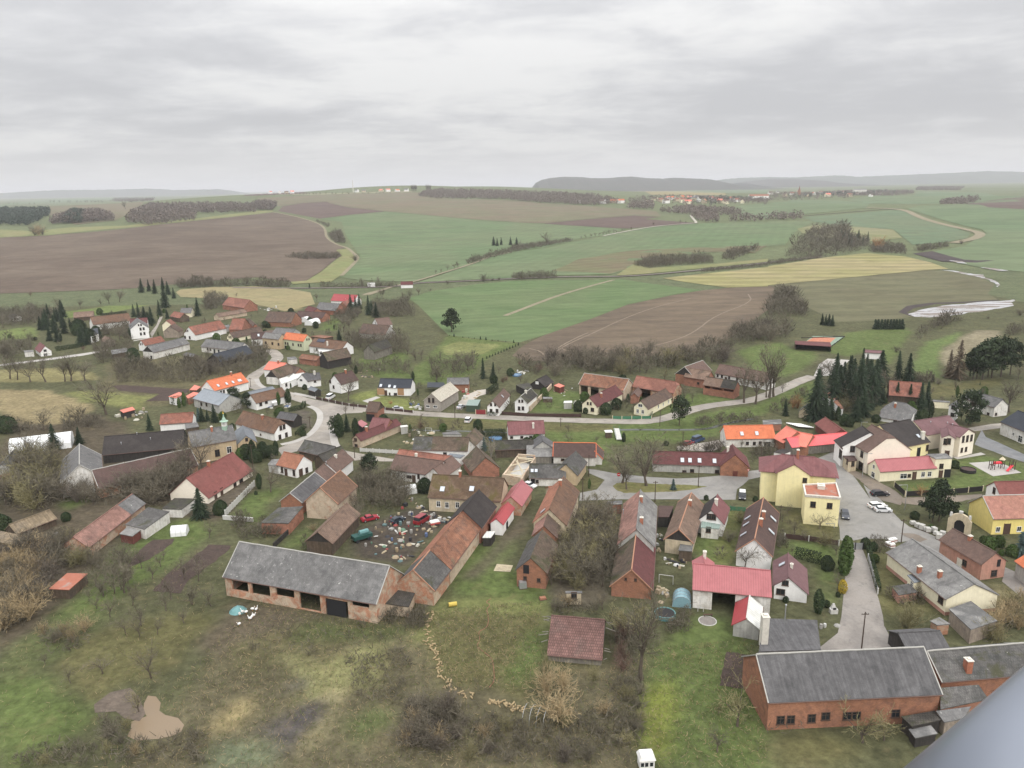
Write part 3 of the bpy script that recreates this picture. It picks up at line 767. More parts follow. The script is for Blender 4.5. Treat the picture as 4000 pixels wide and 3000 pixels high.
H('house','pink rendered house with corrugated brown roof and open gable hatch','house','the pink rendered house',
 (g,'V6',(1872,825),(1330,522),(1715,992),dict(B=(1697,1182),roof='choco_pale',wall='pink',pitch=36)),
 (win,'V6',[(1840,1072)],dict(s=(1.3,1.3),dark=1)),(op,'V6',[(1900,945)],dict(s=(.8,1.6),high=1)),(win,'V6',[(1478,945)],dict(s=(1,1.2),dark=1)),
 ('panel','V6',[(1412,975)],dict(s=(1.4,1.8),m=M_CHIMW,n='plaster_patch')),(chim,'V6',[(1545,655)],dict(h=.8)))
H('manor_wing','lemon yellow building with rose tiled roof and white pilaster strips','house','the lemon yellow building',
 (g,'V6',(1700,122),(2420,100),(1830,410),dict(B=(1808,598),roof='rose',wall='lemon',pitch=38,trim='pale')),
 (win,'V6',[(1890,530),(2150,525)],dict(s=(.9,1.1))),(door,'V6',[(1995,555)],dict(s=(1.5,2.6))))
H('house','white gabled house with ribbed red tile roof behind the lemon building','house','the ribbed red roof',
 (g,'U6',(1840,895),(2420,886),(1890,1068),dict(he=3.6,roof='brick_red',wall='white',pitch=38)),
 (win,'U6',[(1845,1000)],dict(dark=1,s=(.9,1.5))))
H('house','house corner with orange tile roof by the concrete yard','house','the orange corner roof',
 (g,'V6',(2420,1000),(2215,850),(2092,926),dict(he=3.6,roof='orange',wall='grey',pitch=36)))
# --- inn and square
H('village_inn','tall pale yellow inn with maroon hipped roof and flat roofed annex','inn','the yellow inn',
 (g,'U5',(1420,690),(930,650),(692,898),dict(B=(712,1312),roof='maroon_light',wall='yellow',pitch=30,hip=(1,1),over=.5)),
 (g,'U5',(1120,795),(1108,668),(848,968),dict(B=(846,1430),roof='maroon_light',wall='yellow',pitch=33,over=.5)),
 (b,'U5',[(1235,1085),(1722,1062),(1790,1282),(1270,1240)],7.3,dict(roof='flat_red',wall='yellow',parapet=.3)),
 (win,'U5',[(1385,1365),(1625,1385)],dict(s=(1.1,1.3),dark=1)),(win,'U5',[(1268,1018)],dict(s=(.9,1.1),dark=1)),
 (chim,'U5',[(1500,1130)],dict(m=M_CHIMW,h=.8,s=1.6)),(chim,'U5',[(1163,700)],dict(m=M_CHIM,h=2.2)))
H('house','long cream house with pink sheet roof beside the black gate','house','the pink-roofed cream house',
 (g,'U6',(368,622),(1065,578),(430,775),dict(B=(412,892),roof='pink_metal',wall='cream',pitch=38)),
 (b,'U6',[(1000,548),(1250,540),(1336,602),(1122,608)],5.6,dict(roof='tar',wall='cream')),
 (win,'U6',[(725,820)],dict(s=(1.9,1.3))),(win,'U6',[(965,800),(1045,795)],{}),(win,'U6',[(795,815)],dict(s=(.8,.8),dark=1)),(door,'U6',[(855,835)],dict(s=(1.1,2.2))),
 (win,'U6',[(360,705)],dict(s=(.8,1))),(win,'U6',[(350,805)],dict(s=(1.4,1.4))),(win,'U6',[(1192,698)],dict(s=(1,1.3),dark=1)),(door,'U6',[(1182,800)],{}),(op,'U6',[(1265,790)],dict(s=(1.8,2.4))))
H('school','large cream building with chocolate, black and plum roofs and corner tan bands','public building','the cream many-roofed building',
 (g,'U6',(545,298),(330,188),(268,532),dict(B=(252,790),roof='choco_pale',wall='cream_warm',pitch=36,hip=(.2,0))),
 (g,'U6',(810,122),(430,192),(935,428),dict(he=4.2,roof='black',wall='yellow',pitch=33)),
 (g,'U6',(1535,245),(1290,178),(1410,345),dict(B=(1410,588),roof='plum',wall='cream_warm',pitch=27,over=.5)),
 (g,'U6',(1292,315),(1265,205),(1202,372),dict(he=6.6,roof='plum',wall='cream_warm',pitch=30)),
 (g,'U6',(1290,78),(850,145),(1020,322),dict(he=5.0,roof='plum',wall='cream_warm',pitch=30)),
 (g,'U5',(2210,335),(2092,238),(1662,425),dict(B=(1664,690),roof='black',wall='white',pitch=30)),
 (b,'U5',[(1815,665),(1950,610),(2022,732),(1895,745)],3.3,dict(roof='choco',wall='beige')),
 (win,'U6',[(1462,365),(1512,357),(1563,348),(1613,340)],dict(s=(1.0,1.9),dark=1)),(win,'U6',[(1443,500),(1495,490)],dict(s=(.9,1.3),dark=1)),
 (win,'U6',[(1243,395),(1285,390)],dict(s=(.9,1.7),dark=1)),(door,'U6',[(1266,515)],dict(s=(1.1,2.6))),
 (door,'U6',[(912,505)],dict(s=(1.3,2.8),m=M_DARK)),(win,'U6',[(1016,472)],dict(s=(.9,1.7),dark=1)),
 (win,'U6',[(95,485),(212,550)],dict(s=(1.2,1.7),dark=1)),(win,'U6',[(197,700)],dict(s=(1.9,2.2),dark=1)),(win,'U5',[(1783,640)],dict(s=(2.1,2.4),dark=1)),
 ('panel','U5',[(1788,540)],dict(s=(3.2,.5),n='name_board',m=M_FRAMEB)),(win,'U5',[(1880,745),(1960,775)],dict(s=(.9,1.6),dark=1)),
 (chim,'U6',[(958,355)],dict(m=M_CHIMW,h=2,s=.8)),('pipe','U6',[(1058,165),(1265,175),(1330,195)],dict(h=.5)),(sky,'U6',[(905,330)],{}))
H('farmhouse','long white farm building with maroon roof, four skylights and brick gable','farmhouse','the maroon-roofed farm',
 (g,'U4',(2130,478),(1240,452),(2015,612),dict(B=(2045,692),roof='maroon',wall='grey',pitch=42)),
 (g,'U5',(268,655),(225,500),(447,748),dict(B=(437,872),roof='maroon',wall='brick',pitch=42)),
 (sky,'U4',[(1563,548),(1645,550),(1748,552),(1910,557)],{}),(win,'U4',[(1668,660),(1938,670)],dict(s=(1,.8),dark=1)),(win,'U4',[(1585,667)],dict(s=(1,.4),dark=1)),
 (door,'U5',[(265,890)],dict(s=(1.2,1.6),m=surf('wall_timber_red',(.14,.05,.04)))),(chim,'U4',[(2055,450)],dict(m=M_CHIMW)))
H('farmhouse','long house with bright orange tile roof, two skylights and worn plaster','house','the bright orange long roof',
 (g,'U5',(92,238),(805,226),(122,432),dict(B=(142,545),roof='orange',wall='white_dirty',pitch=40)),
 (g,'U5',(1160,320),(1000,240),(840,428),dict(he=3,roof='coral',wall='brick',pitch=36)),
 (g,'U5',(1385,368),(1150,322),(1220,388),dict(he=3,roof='coral',wall='brick',pitch=30)),
 (sky,'U5',[(360,350),(575,345)],{}),(win,'U5',[(440,485),(540,487),(625,480)],dict(s=(.8,.9),dark=1)),(op,'U5',[(725,490)],dict(s=(2,1.6))))
H('shed','long low shed with bright red sheet roof along the lane','shed','the bright red long roof',
 (g,'U5',(1000,412),(1870,335),(1090,552),dict(he=2.8,roof='bright_red',wall='timber_grey',pitch=30)))
H('garage','dark red roofed garage under the spruces','garage','the dark red garage roof',
 (g,'U5',(1800,285),(1560,112),(1398,198),dict(he=2.6,roof='brick_red',wall='timber_red',pitch=32)))
H('bus_shelter','small white kiosk with black low roof and two round windows','kiosk','the white kiosk',
 (b,'U5',[(815,605),(940,560),(1072,596),(960,638)],2.8,dict(roof='black',wall='white')))
H('house','dark roofed house edged in orange ridge tiles with white gable wing','house','the orange-ridged house',
 (g,'U4',(632,365),(170,358),(170,510),dict(he=3.1,roof='choco',wall='white_dirty',pitch=42,trim='orange')),
 (g,'U4',(617,452),(630,368),(706,548),dict(B=(697,606),roof='choco',roof2='coral',wall='white_dirty',pitch=44,trim='orange')),
 (win,'U4',[(615,478)],dict(s=(.5,.6),dark=1)),(win,'U4',[(272,540)],dict(s=(.9,.5),dark=1)))
H('house','L shaped house under mossy grey slab tiles at the square','house','the mossy slate corner house',
 (g,'U4',(305,592),(415,450),(400,768),dict(he=3.2,roof='slate_moss',wall='ochre',pitch=42)),
 (g,'U3',(2245,592),(1845,588),(1815,745),dict(B=(1830,822),roof='slate_moss',wall='white_dirty',pitch=40)),
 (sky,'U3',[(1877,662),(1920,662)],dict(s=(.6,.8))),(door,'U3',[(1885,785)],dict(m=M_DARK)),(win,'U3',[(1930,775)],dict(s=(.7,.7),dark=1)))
H('house','big old house under umber mossy roof with two skylights above junk yard','house','the umber-roofed house',
 (g,'U3',(1580,745),(800,702),(740,948),dict(B=(762,1092),roof='umber_moss',wall='beige',pitch=40)),
 (win,'U3',[(865,1018),(957,1030),(1070,1030)],dict(s=(.9,1.4))),(sky,'U3',[(908,860),(1225,857)],dict(s=(1,1.2))),(chim,'U3',[(1100,715)],{}))
H('house','brick house with pink sheet roof behind a lower red roofed porch wing','house','the twin red sheet roofs',
 (g,'U3',(1645,942),(1768,762),(1777,1038),dict(B=(1755,1140),roof='pink_metal',wall='brick_plaster',pitch=40)),
 (g,'U3',(1487,1183),(1617,1002),(1397,1252),dict(he=3,roof='red_metal',wall='white',pitch=38)),
 (op,'U3',[(1605,1240)],dict(s=(1.4,1.8))))
H('shed','dark boarded box shed with white sheet lid on the grass track','shed','the white-lidded box shed',
 (b,'V3',[(1385,484),(1480,484),(1432,552),(1338,552)],2.3,dict(roof='white_sheet',wall='timber_dark')))
H('house','white house with brown roofs in an L and dark plinth boards','house','the brown L-roofed house',
 (g,'U3',(925,560),(402,490),(378,655),dict(he=3.2,roof='choco_pale',wall='white',pitch=40)),
 (g,'U3',(807,640),(1012,500),(1112,607),dict(he=3.4,roof='choco_pale',wall='white_dirty',pitch=40)),
 (g,'U3',(1000,505),(440,432),(430,490),dict(he=2.8,roof='red_old',wall='white',pitch=35)),
 (door,'U3',[(600,745)],{}),(win,'U3',[(548,725)],dict(s=(1.5,.7),dark=1)),(win,'U3',[(650,720)],dict(s=(.6,1.3),dark=1)),(chim,'U3',[(625,510)],dict(m=M_CHIMW,h=.9)))
H('barn','brown barn with lichen streaked roof beside the grassy mound','barn','the lichen-streaked barn roof',
 (g,'U3',(1375,520),(1270,397),(1190,642),dict(he=2.6,roof='brown_moss',wall='brick_dull',pitch=42)))
H('farmhouse','long farmhouse with patched brown roof and taller end wing','farmhouse','the patched brown farmhouse',
 (g,'U3',(1200,305),(605,292),(597,437),dict(he=3,roof='brown_moss',wall='white',pitch=42,split=(.66,'slate_moss'))),
 (g,'U3',(1160,300),(1265,200),(1265,392),dict(he=3.6,roof='brown_moss',wall='white_dirty',pitch=42)),
 (b,'U3',[(990,470),(1150,490),(1100,525),(965,492)],2.6,dict(roof='grey_ripple',wall='white')),(win,'U3',[(935,475)],dict(s=(1,.6),dark=1)))
H('shed','pale grey garden shed with flat dark roof among sand heaps','shed','the flat grey garden shed',
 (b,'U3',[(905,250),(1060,232),(1118,266),(912,268)],2.6,dict(roof='slate',wall='grey')))
H('farmhouse','long stone farm wing with maroon roof and pale gable at road bend','farmhouse','the stone wing at the bend',
 (g,'U2',(1905,553),(2347,378),(1972,615),dict(B=(1978,692),roof='maroon',wall='plaster_brick',pitch=40)),
 (g,'U3',(345,105),(155,88),(95,200),dict(he=3,roof='maroon_light',wall='brick',pitch=38)),
 (win,'U2',[(1897,600),(1913,602)],dict(s=(.4,.9),dark=1)),(win,'U2',[(1913,672)],dict(s=(1.1,.8),dark=1)),(chim,'U2',[(2022,505)],{}))
H('barn','small brown roofed hay barn with open brick front by the road','barn','the roadside hay barn',
 (g,'U2',(2178,200),(2048,192),(1996,300),dict(he=4.0,roof='brown',wall='brick_dull',gable='timber',pitch=42)),(op,'U2',[(2065,345)],dict(s=(3.2,2.8))))
H('shed','small shed with pink sheet roof beside the thuja garden','shed','the pink shed roof',
 (b,'U2',[(1912,420),(1965,385),(2036,428),(1980,468)],2.4,dict(roof='pink_metal',wall='timber_dark')))
H('house','white house with plain maroon roof between road and stream meadow','house','the plain maroon roof',
 (g,'U3',(2002,120),(1607,135),(1616,278),dict(he=3.2,roof='maroon_light',wall='white',pitch=38)),(chim,'U3',[(1888,190)],dict(m=M_CHIMW)),
 (win,'U3',[(1655,300),(1765,298),(1860,296)],dict(s=(.8,.6),dark=1)))
H('barn','black mossy barn roof behind the blue garden pool','barn','the black mossy barn',
 (g,'U3',(1890,325),(1470,340),(1480,442),dict(he=2.8,roof='dark_moss',wall='timber',pitch=38)),
 (g,'U3',(1992,345),(1975,268),(2110,352),dict(he=3,roof='slate_dark',wall='grey',pitch=36)))
H('shed','weathered grey board shed beside roofless ruin','shed','the weathered board shed',
 (b,'U3',[(1815,385),(2098,378),(2092,508),(1815,512)],2.3,dict(roof='slate_pale',wall='timber_grey',slope=1.6)))
H('cottage','little white cottage with orange tile roof and dark doors in a lawn','house','the little orange cottage',
 (g,'U2',(1345,780),(1130,735),(1270,928),dict(B=(1295,1018),roof='orange_mid',wall='white',pitch=40)),
 (b,'U2',[(1000,815),(1078,808),(1065,892),(955,868)],2.4,dict(roof='tar',wall='grey')),
 (door,'U2',[(1155,955)],{}),(win,'U2',[(1112,928),(1240,960)],dict(s=(.8,1.6),dark=1)),(door,'U2',[(1315,972)],dict(s=(1.3,2.2))),(win,'U2',[(1377,930)],dict(s=(.9,1.4),dark=1)))
H('barn','low barn under moss-blotched slab tiles at road junction','barn','the moss-blotched barn',
 (g,'U2',(1690,680),(1355,607),(1275,722),dict(he=2.6,roof='slate_moss',wall='timber',pitch=38)),
 (g,'U2',(1500,772),(1750,674),(1440,895),dict(he=2.8,roof='dark_moss',wall='timber',pitch=38)))
H('farmhouse','row of brown and grey roofs ending in a brick gable behind cottage','farmhouse','the brown and slate row',
 (g,'U2',(1580,850),(1765,710),(1900,806),dict(he=3.6,roof='choco_pale',wall='white',pitch=40)),
 (g,'U2',(1465,952),(1572,858),(1600,1045),dict(he=3.4,roof='choco_pale',wall='white',pitch=40)),
 (g,'U2',(1195,1182),(1465,957),(1335,1285),dict(he=3.4,roof='slate_dark',roof2='grey_ripple',wall='brick',pitch=38,trim='pale')),
 ('pipe','U2',[(1590,880)],{}),(chim,'U2',[(1690,790)],dict(m=M_CHIMW,h=.6)))
H('barn','tall barn with brown tile roof and stained brick and plaster gable','barn','the tall stained barn',
 (g,'U2',(1520,1122),(1740,937),(1717,1306),dict(he=4.6,roof='fox',wall='plaster_brick',pitch=42,trim='rust')),
 (b,'V2',[(1075,228),(1342,212),(1182,398),(875,392)],3.0,dict(roof='slate_moss',wall='brick_dull',slope=.4)))
H('barn','open fronted wooden barn with brown roof facing the junk yard','barn','the open wooden barn',
 (g,'V2',(1493,497),(1812,182),(1660,620),dict(he=3.2,roof='brown_light',wall='timber',gable='timber_dark',pitch=38)))
H('house','cream gabled house with plain brick red roof along white wall','house','the brick-red roofed house',
 (g,'U2',(75,1022),(580,740),(333,1230),dict(B=(345,1285),roof='brick_red',wall='cream_warm',pitch=40)),
 (b,'V1',[(1885,125),(2115,130),(1962,246),(1745,240)],2.4,dict(roof='dark_moss',wall='white_dirty')),
 (win,'U2',[(670,1060)],dict(s=(1.6,1.6),dark=1)),(win,'U2',[(602,1090)],dict(s=(1.2,1.2),dark=1)),(door,'U2',[(460,1180),(395,1220)],{}),(chim,'U2',[(320,882)],{}))
CHAPEL=H('chapel','ochre chapel house with slate roof and green clock turret','chapel','the clock chapel',
 (g,'U2',(575,445),(95,525),(640,600),dict(B=(625,775),roof='slate',wall='ochre',pitch=40)),
 (g,'U2',(722,562),(685,452),(832,604),dict(he=3.4,roof='grey_ripple',wall='ochre',pitch=40,hip=(0,.6))),
 (win,'U2',[(412,745)],dict(s=(1.3,2.0),dark=1)),(win,'U2',[(540,710)],dict(s=(1.3,2.0))),(win,'U2',[(728,600)],dict(s=(.7,.9),dark=1)),(chim,'U2',[(352,505)],{}))
H('farmhouse','house with rusty brown roof and white half-hipped gable of four windows','house','the white half-hipped gable',
 (g,'U2',(1085,388),(690,293),(1005,535),dict(B=(1012,614),roof='fox',wall='white',pitch=44,hip=(.4,0))),
 (win,'U2',[(1097,475),(1132,462),(1087,572),(1157,548)],dict(s=(.9,1.4),dark=1)),(win,'U2',[(880,545)],dict(s=(.5,.5),dark=1)),(chim,'U2',[(900,375)],{}),(chim,'U2',[(985,352)],dict(m=M_CHIMW)))
H('barn','black boarded barn with dark grey roof behind white gabled house','barn','the black boarded barn',
 (g,'U2',(1282,330),(1090,300),(1240,402),dict(he=2.8,roof='slate_dark',wall='timber_dark',pitch=38)))
# --- left edge
H('farmhouse','big slate hip roof over flaking white gable among bare trees','farmhouse','the flaking white gable',
 (g,'U1',(857,878),(857,650),(1108,903),dict(he=4.4,roof='slate',wall='white_dirty',pitch=40,trim='pale')),
 (g,'U1',(2060,697),(990,935),(1075,1135),dict(he=3,roof='choco',wall='brick_plaster',pitch=36,trim='pale')))
H('barn','very long black roofed barn behind the flaking white gable','barn','the long black roof',
 (g,'U1',(1990,495),(1125,572),(1640,722),dict(he=3,roof='black',wall='timber_dark',pitch=36)),('pipe','U1',[(1310,650),(1627,600),(1480,545)],dict(h=.6)))
H('house','dark slate roofed house half hidden by fir trees','house','the half-hidden slate roof',
 (g,'U1',(20,865),(160,707),(250,748),dict(he=3.6,roof='slate_dark',wall='grey',pitch=38)))
H('shed','maroon roofed shed cut by the edge of the view','shed','the edge maroon shed',
 (b,'U1',[(-30,985),(120,960),(155,1090),(-30,1110)],3,dict(roof='maroon',wall='grey_brown')))
H('house','small white house with rusty red roof below the churned plots','house','the rusty small roof',
 (g,'U1',(2092,307),(1735,330),(1722,440),dict(he=2.8,roof='red_old',wall='white',pitch=38)))
H('shed','tiny shed with salmon sheet roof at garden edge','shed','the salmon shed',
 (b,'U1',[(1292,282),(1430,245),(1460,275),(1330,310)],2.4,dict(roof='coral',wall='timber_dark')))
H('garage','white garage with flat orange roof beside dark hedge','garage','the flat orange garage',
 (b,'T1',[(1818,1240),(1935,1192),(1990,1215),(1900,1258)],3,dict(roof='coral',wall='white')))
H('shed','orange roofed wooden shed next to grey sheet roof','shed','the orange wooden shed',
 (b,'T1',[(2008,1235),(2090,1190),(2165,1205),(2030,1262)],2.6,dict(roof='coral',wall='brick')))
H('shed','orange roofed hut with lamp pole behind grey barn','shed','the orange hut',
 (b,'T1',[(2045,1170),(2100,1115),(2168,1135),(2122,1172)],2.6,dict(roof='coral',wall='timber')))
H('barn','long low brick barn with faded rose tiles and slate end','barn','the rose-tiled brick barn',
 (g,'V1',(790,552),(1430,85),(962,665),dict(he=2.8,roof='rose_old',wall='brick_plaster',pitch=38,split=(.72,'slate'))))
H('shed','long dark lean-to shed with white posts beside rose-tiled barn','shed','the dark lean-to',
 (b,'V1',[(1600,222),(1832,270),(1560,462),(1350,410)],2.7,dict(roof='slate_moss',wall='white_dirty',slope=.3)),
 (b,'V1',[(1400,415),(1545,450),(1430,538),(1288,512)],2.2,dict(roof='slate_pale',wall='timber_red')))
H('barn','old barn under tan weathered roof in the scrub','barn','the tan barn roof',
 (g,'V1',(95,420),(540,255),(615,352),dict(he=2.0,roof='thatch',wall='timber',pitch=36)))
H('shed','tan roofed shed at edge of view in brown scrub','shed','the tan edge shed',
 (b,'V1',[(-40,470),(330,545),(290,640),(-40,600)],2.4,dict(roof='thatch',wall='timber')))
H('shed','lone shed with half rusty half grey sheet roof in orchard','shed','the rusty orchard shed',
 (b,'V1',[(725,935),(947,940),(745,1116),(528,1105)],2.2,dict(roof='flat_red',wall='timber')))
# --- second street, far side of the stream
H('house','grey block house under construction with bare roof battens and scaffolding boards','house','the half-built block house',
 (g,'T3',(235,657),(440,535),(335,752),dict(B=(345,858),roof='batten',wall='grey_block',pitch=40)),
 (win,'T3',[(212,728),(255,730)],dict(s=(.8,1.6),dark=1)),(win,'T3',[(198,793),(277,797)],dict(s=(1.4,.8))))
H('shed','brick shed with grey slab roof behind the half-built house','shed','the brick shed with slab roof',
 (g,'T3',(645,487),(405,490),(388,562),dict(he=2.8,roof='slate',wall='brick',pitch=35)))
H('carport','flat black garden pergola roof on posts','carport','the black garden pergola',
 (b,'T3',[(192,533),(372,535),(390,588),(188,588)],2.6,dict(roof='anthracite',wall='timber_dark',open_=(0,1,2,3))))
H('container','dark green tarp sided container with pale green sheet lid','container','the green container',
 (b,'T3',[(635,722),(768,720),(735,786),(607,782)],2.5,dict(roof='green_metal',wall='green_cloth')))
H('house','white gabled house with chocolate roof and red yard gate','house','the chocolate-roofed white house',
 (g,'T3',(897,740),(1020,605),(985,793),dict(B=(982,882),roof='choco_pale',wall='white',pitch=44)),
 (win,'T3',[(880,775),(925,775)],dict(s=(.6,.9),dark=1)),(win,'T3',[(880,842),(945,842)],dict(s=(.9,1.2),dark=1)),(chim,'T3',[(968,640)],dict(m=M_CHIMW)),(sky,'T3',[(1000,688)],dict(s=(.5,1.1))))
H('house','white gabled house with black mossy roof and four neat windows','house','the black-roofed white house',
 (g,'T3',(1197,690),(1310,602),(1290,752),dict(B=(1288,852),roof='dark_moss',wall='white',pitch=44,trim='pale')),
 (win,'T3',[(1185,738),(1217,738)],dict(s=(.6,.9),dark=1)),(win,'T3',[(1183,815),(1224,815)],dict(s=(.8,1.2),dark=1)),(chim,'T3',[(1255,650)],dict(m=M_CHIMW,h=.9)))
H('barn','black boarded barn with white hatch on its gable','barn','the black hatch barn',
 (g,'T3',(1375,507),(1480,458),(1492,566),dict(B=(1490,606),roof='black',wall='timber_dark',pitch=36)),
 ('panel','T3',[(1377,540)],dict(s=(1.4,1.2),m=M_FRAME,n='hatch')))
H('shed','low dark shed with mossy roof and open bays behind black-roofed house','shed','the low open-bayed shed',
 (b,'T3',[(1145,562),(1292,540),(1332,600),(1242,612)],2.8,dict(roof='dark_moss',wall='timber_dark')))
H('shed','small red roofed shed beside junk in the garden','shed','the small red garden shed',
 (b,'T3',[(1558,568),(1610,545),(1676,572),(1622,592)],2.4,dict(roof='coral',wall='timber_red')))
H('barn','long open barn with rusty red corrugated roof against the thicket','barn','the rusty red long barn',
 (g,'T3',(2372,503),(1887,438),(1835,560),dict(he=4.2,roof='rust',wall='plaster_brick',pitch=36,trim='pale',holes=[(.55,.74,0,3.6),(.8,.97,0,3.6),(.1,.3,0,3.4)])))
H('house','cream gabled house with long plum brown roof at garden fence','house','the cream plum-gabled house',
 (g,'T3',(1940,705),(2225,566),(2030,803),dict(B=(2030,888),roof='maroon',wall='cream',pitch=42)),
 (win,'T3',[(1925,762),(1957,765)],dict(s=(.6,.9),dark=1)),(win,'T3',[(1975,830)],dict(s=(1.2,1.2),dark=1)),(chim,'T3',[(2068,690)],{}))
H('barn','large brick barn with wide faded red roof and black doorway','barn','the faded red barn',
 (g,'T4',(660,530),(240,468),(203,588),dict(he=4.2,roof='red_barn',wall='brick_plaster',pitch=42,hip=(.35,0),holes=[(.55,.8,0,3.8)])),
 (g,'T4',(213,655),(270,572),(305,630),dict(he=3,roof='choco_pale',wall='brick_dull',pitch=40)))
H('cottage','cream cottage with long brown roof and paired gable windows by fence','house','the cream roadside cottage',
 (g,'T4',(283,738),(555,603),(365,830),dict(B=(365,907),roof='brown',wall='cream',pitch=42)),
 (win,'T4',[(280,785)],dict(s=(1.5,1))),(win,'T4',[(252,845),(307,853)],dict(s=(.9,1.2))),(win,'T4',[(527,770),(585,742),(475,795)],dict(s=(.7,1.1))),(chim,'T4',[(350,690)],dict(m=M_CHIMW)))
H('barn','brick barn with black boarded gable and worn brown roof by hedge','barn','the black-gabled brick barn',
 (g,'T4',(757,370),(955,300),(1045,412),dict(he=4.0,roof='choco_pale',wall='brick',gable='timber_dark',pitch=40,trim='pale')),
 (g,'T4',(1047,418),(790,382),(835,490),dict(B=(832,580),roof='brown_light',wall='brick_dull',pitch=42)),(win,'T4',[(905,545)],dict(s=(.8,.8),dark=1)))
H('barn','brick barn with open hay slots under half rusty half mossy roof','barn','the slotted brick barn',
 (g,'T4',(1335,525),(990,478),(1280,612),dict(B=(1285,712),roof='dark_moss',wall='brick_dull',pitch=40,split=(.45,'brown_light'),holes=[(.03,.34,2.6,3.4),(.4,.72,2.6,3.4),(.77,.95,2.6,3.4)])))
H('farmhouse','long white farmhouse under brown roof with small pointed gable end','farmhouse','the long white farmhouse',
 (g,'T4',(1705,440),(1140,340),(1087,437),dict(he=3.3,roof='choco_pale',wall='white',pitch=42)),
 (win,'T4',[(1162,470),(1240,485),(1325,500),(1115,462)],dict(s=(.8,1),dark=1)),(door,'T4',[(1205,490)],{}),(win,'T4',[(1712,525),(1690,535)],dict(s=(.7,1.3),dark=1)),(win,'T4',[(1500,530),(1595,548)],dict(s=(1.4,1.4),dark=1)))
H('pavilion','long open clubhouse shed with maroon roof by clay court','pavilion','the clubhouse shed',
 (b,'T4',[(1945,85),(2330,100),(2345,148),(1955,124)],2.9,dict(roof='maroon',wall='timber',open_=(2,))))
H('hut','little grey gabled hut under the tall spruces','hut','the little gabled hut',
 (g,'T4',(2053,802),(2092,765),(2107,880),dict(B=(2115,938),roof='slate',wall='beige',pitch=45)))
H('house','white half-hipped house with grey roof and eyebrow dormer before conifers','house','the grey half-hipped house',
 (g,'T5',(800,745),(945,766),(765,935),dict(B=(760,970),roof='slate',wall='white',pitch=40,hip=(.55,.55))),
 (win,'T5',[(662,878)],dict(s=(1.3,1.3),dark=1)),(win,'T5',[(822,952)],dict(s=(1.1,.8),dark=1)),(chim,'T5',[(820,800)],{}))
H('house','old house with plain red brown roof behind two spruces','house','the red-brown roof behind spruces',
 (g,'T5',(1110,545),(755,520),(870,685),dict(he=3,roof='red_old',wall='timber',pitch=40)))
H('house','rust roofed house corner peeping from spruce grove','house','the peeping rust roof',
 (b,'T5',[(35,675),(110,640),(190,692),(150,732)],4,dict(roof='red_old',wall='white')),(b,'T5',[(150,735),(200,722),(262,815),(232,822)],3.2,dict(roof='rust',wall='white')))
H('house','narrow tall white gable with two windows near the crossing','house','the narrow white gable',
 (g,'T5',(1440,770),(1485,735),(1490,792),dict(B=(1482,936),roof='slate',wall='white',pitch=40)),(win,'T5',[(1447,805),(1438,885)],dict(s=(1,1.2),dark=1)))
H('barn','long grey slab roofed barn with pale wall beyond pine','barn','the long grey slab barn',
 (g,'T5',(1985,722),(1640,625),(1965,835),dict(he=3.6,roof='slate',wall='white_dirty',pitch=38)),(win,'T5',[(1825,880),(1910,878)],dict(s=(.8,.8),dark=1)))
H('hall','broad hall with dark blue grey roof and weathered beige walls','hall','the blue-grey roofed hall',
 (g,'T5',(2420,945),(2145,842),(2000,985),dict(he=4.2,roof='anthracite',wall='white_dirty',pitch=32)),(win,'T5',[(2098,1095)],dict(s=(.7,.9))),(win,'T5',[(2170,1160)],dict(s=(1.6,2))))
H('shed','low open shed with flat roof in the hillside garden','shed','the flat hillside shed',
 (b,'T5',[(1215,720),(1410,738),(1415,752),(1222,742)],2.4,dict(roof='tar',wall='cream')))
H('clubhouse','white sports hut with lilac grey roof on the playing field','hut','the white sports hut',
 (g,'T5',(690,198),(488,185),(475,212),dict(he=3,roof='plum',wall='white',pitch=20)))
# --- upper village
H('house','pale green house with orange roof and gabled dormer at the bend','house','the pale green house',
 (g,'T2',(1110,578),(880,550),(1060,650),dict(B=(1065,752),roof='orange',wall='green',pitch=42)),
 (g,'T2',(942,582),(950,556),(985,612),dict(he=4.6,roof='orange',wall='green',pitch=45)),
 (win,'T2',[(872,665),(897,670),(953,678),(1012,685),(1038,688)],dict(s=(.9,1.2),dark=1)),(win,'T2',[(945,625)],dict(s=(.8,1.1),dark=1)),(win,'T2',[(1102,625),(1125,622)],dict(s=(.6,.9),dark=1)),(op,'T2',[(877,722)],dict(s=(1.6,1.6))))
H('house','ochre house with pale grey slab roof and three front windows','house','the ochre grey-roofed house',
 (g,'T2',(835,570),(650,552),(835,632),dict(B=(835,738),roof='slate_pale',wall='ochre',pitch=40)),(win,'T2',[(660,660),(730,668),(797,677)],dict(s=(1,1.2),dark=1)))
H('house','white gabled house with chocolate roof and one skylight at bend','house','the skylit white gable',
 (g,'T2',(495,558),(655,545),(575,622),dict(B=(572,692),roof='choco',wall='white',pitch=48)),(win,'T2',[(482,655),(545,660)],dict(s=(.8,1.1),dark=1)),(win,'T2',[(505,605)],dict(s=(.8,1),dark=1)),(sky,'T2',[(580,580)],dict(s=(.8,1.3))))
H('house','cream gabled house with long brown tile roof and twin attic windows','house','the twin-windowed cream gable',
 (g,'T2',(265,557),(590,487),(330,612),dict(B=(330,652),roof='brown',wall='cream',pitch=45)),(win,'T2',[(263,598),(282,600)],dict(s=(.6,1.1),dark=1)),(win,'T2',[(250,640),(300,645)],dict(s=(.8,1),dark=1)))
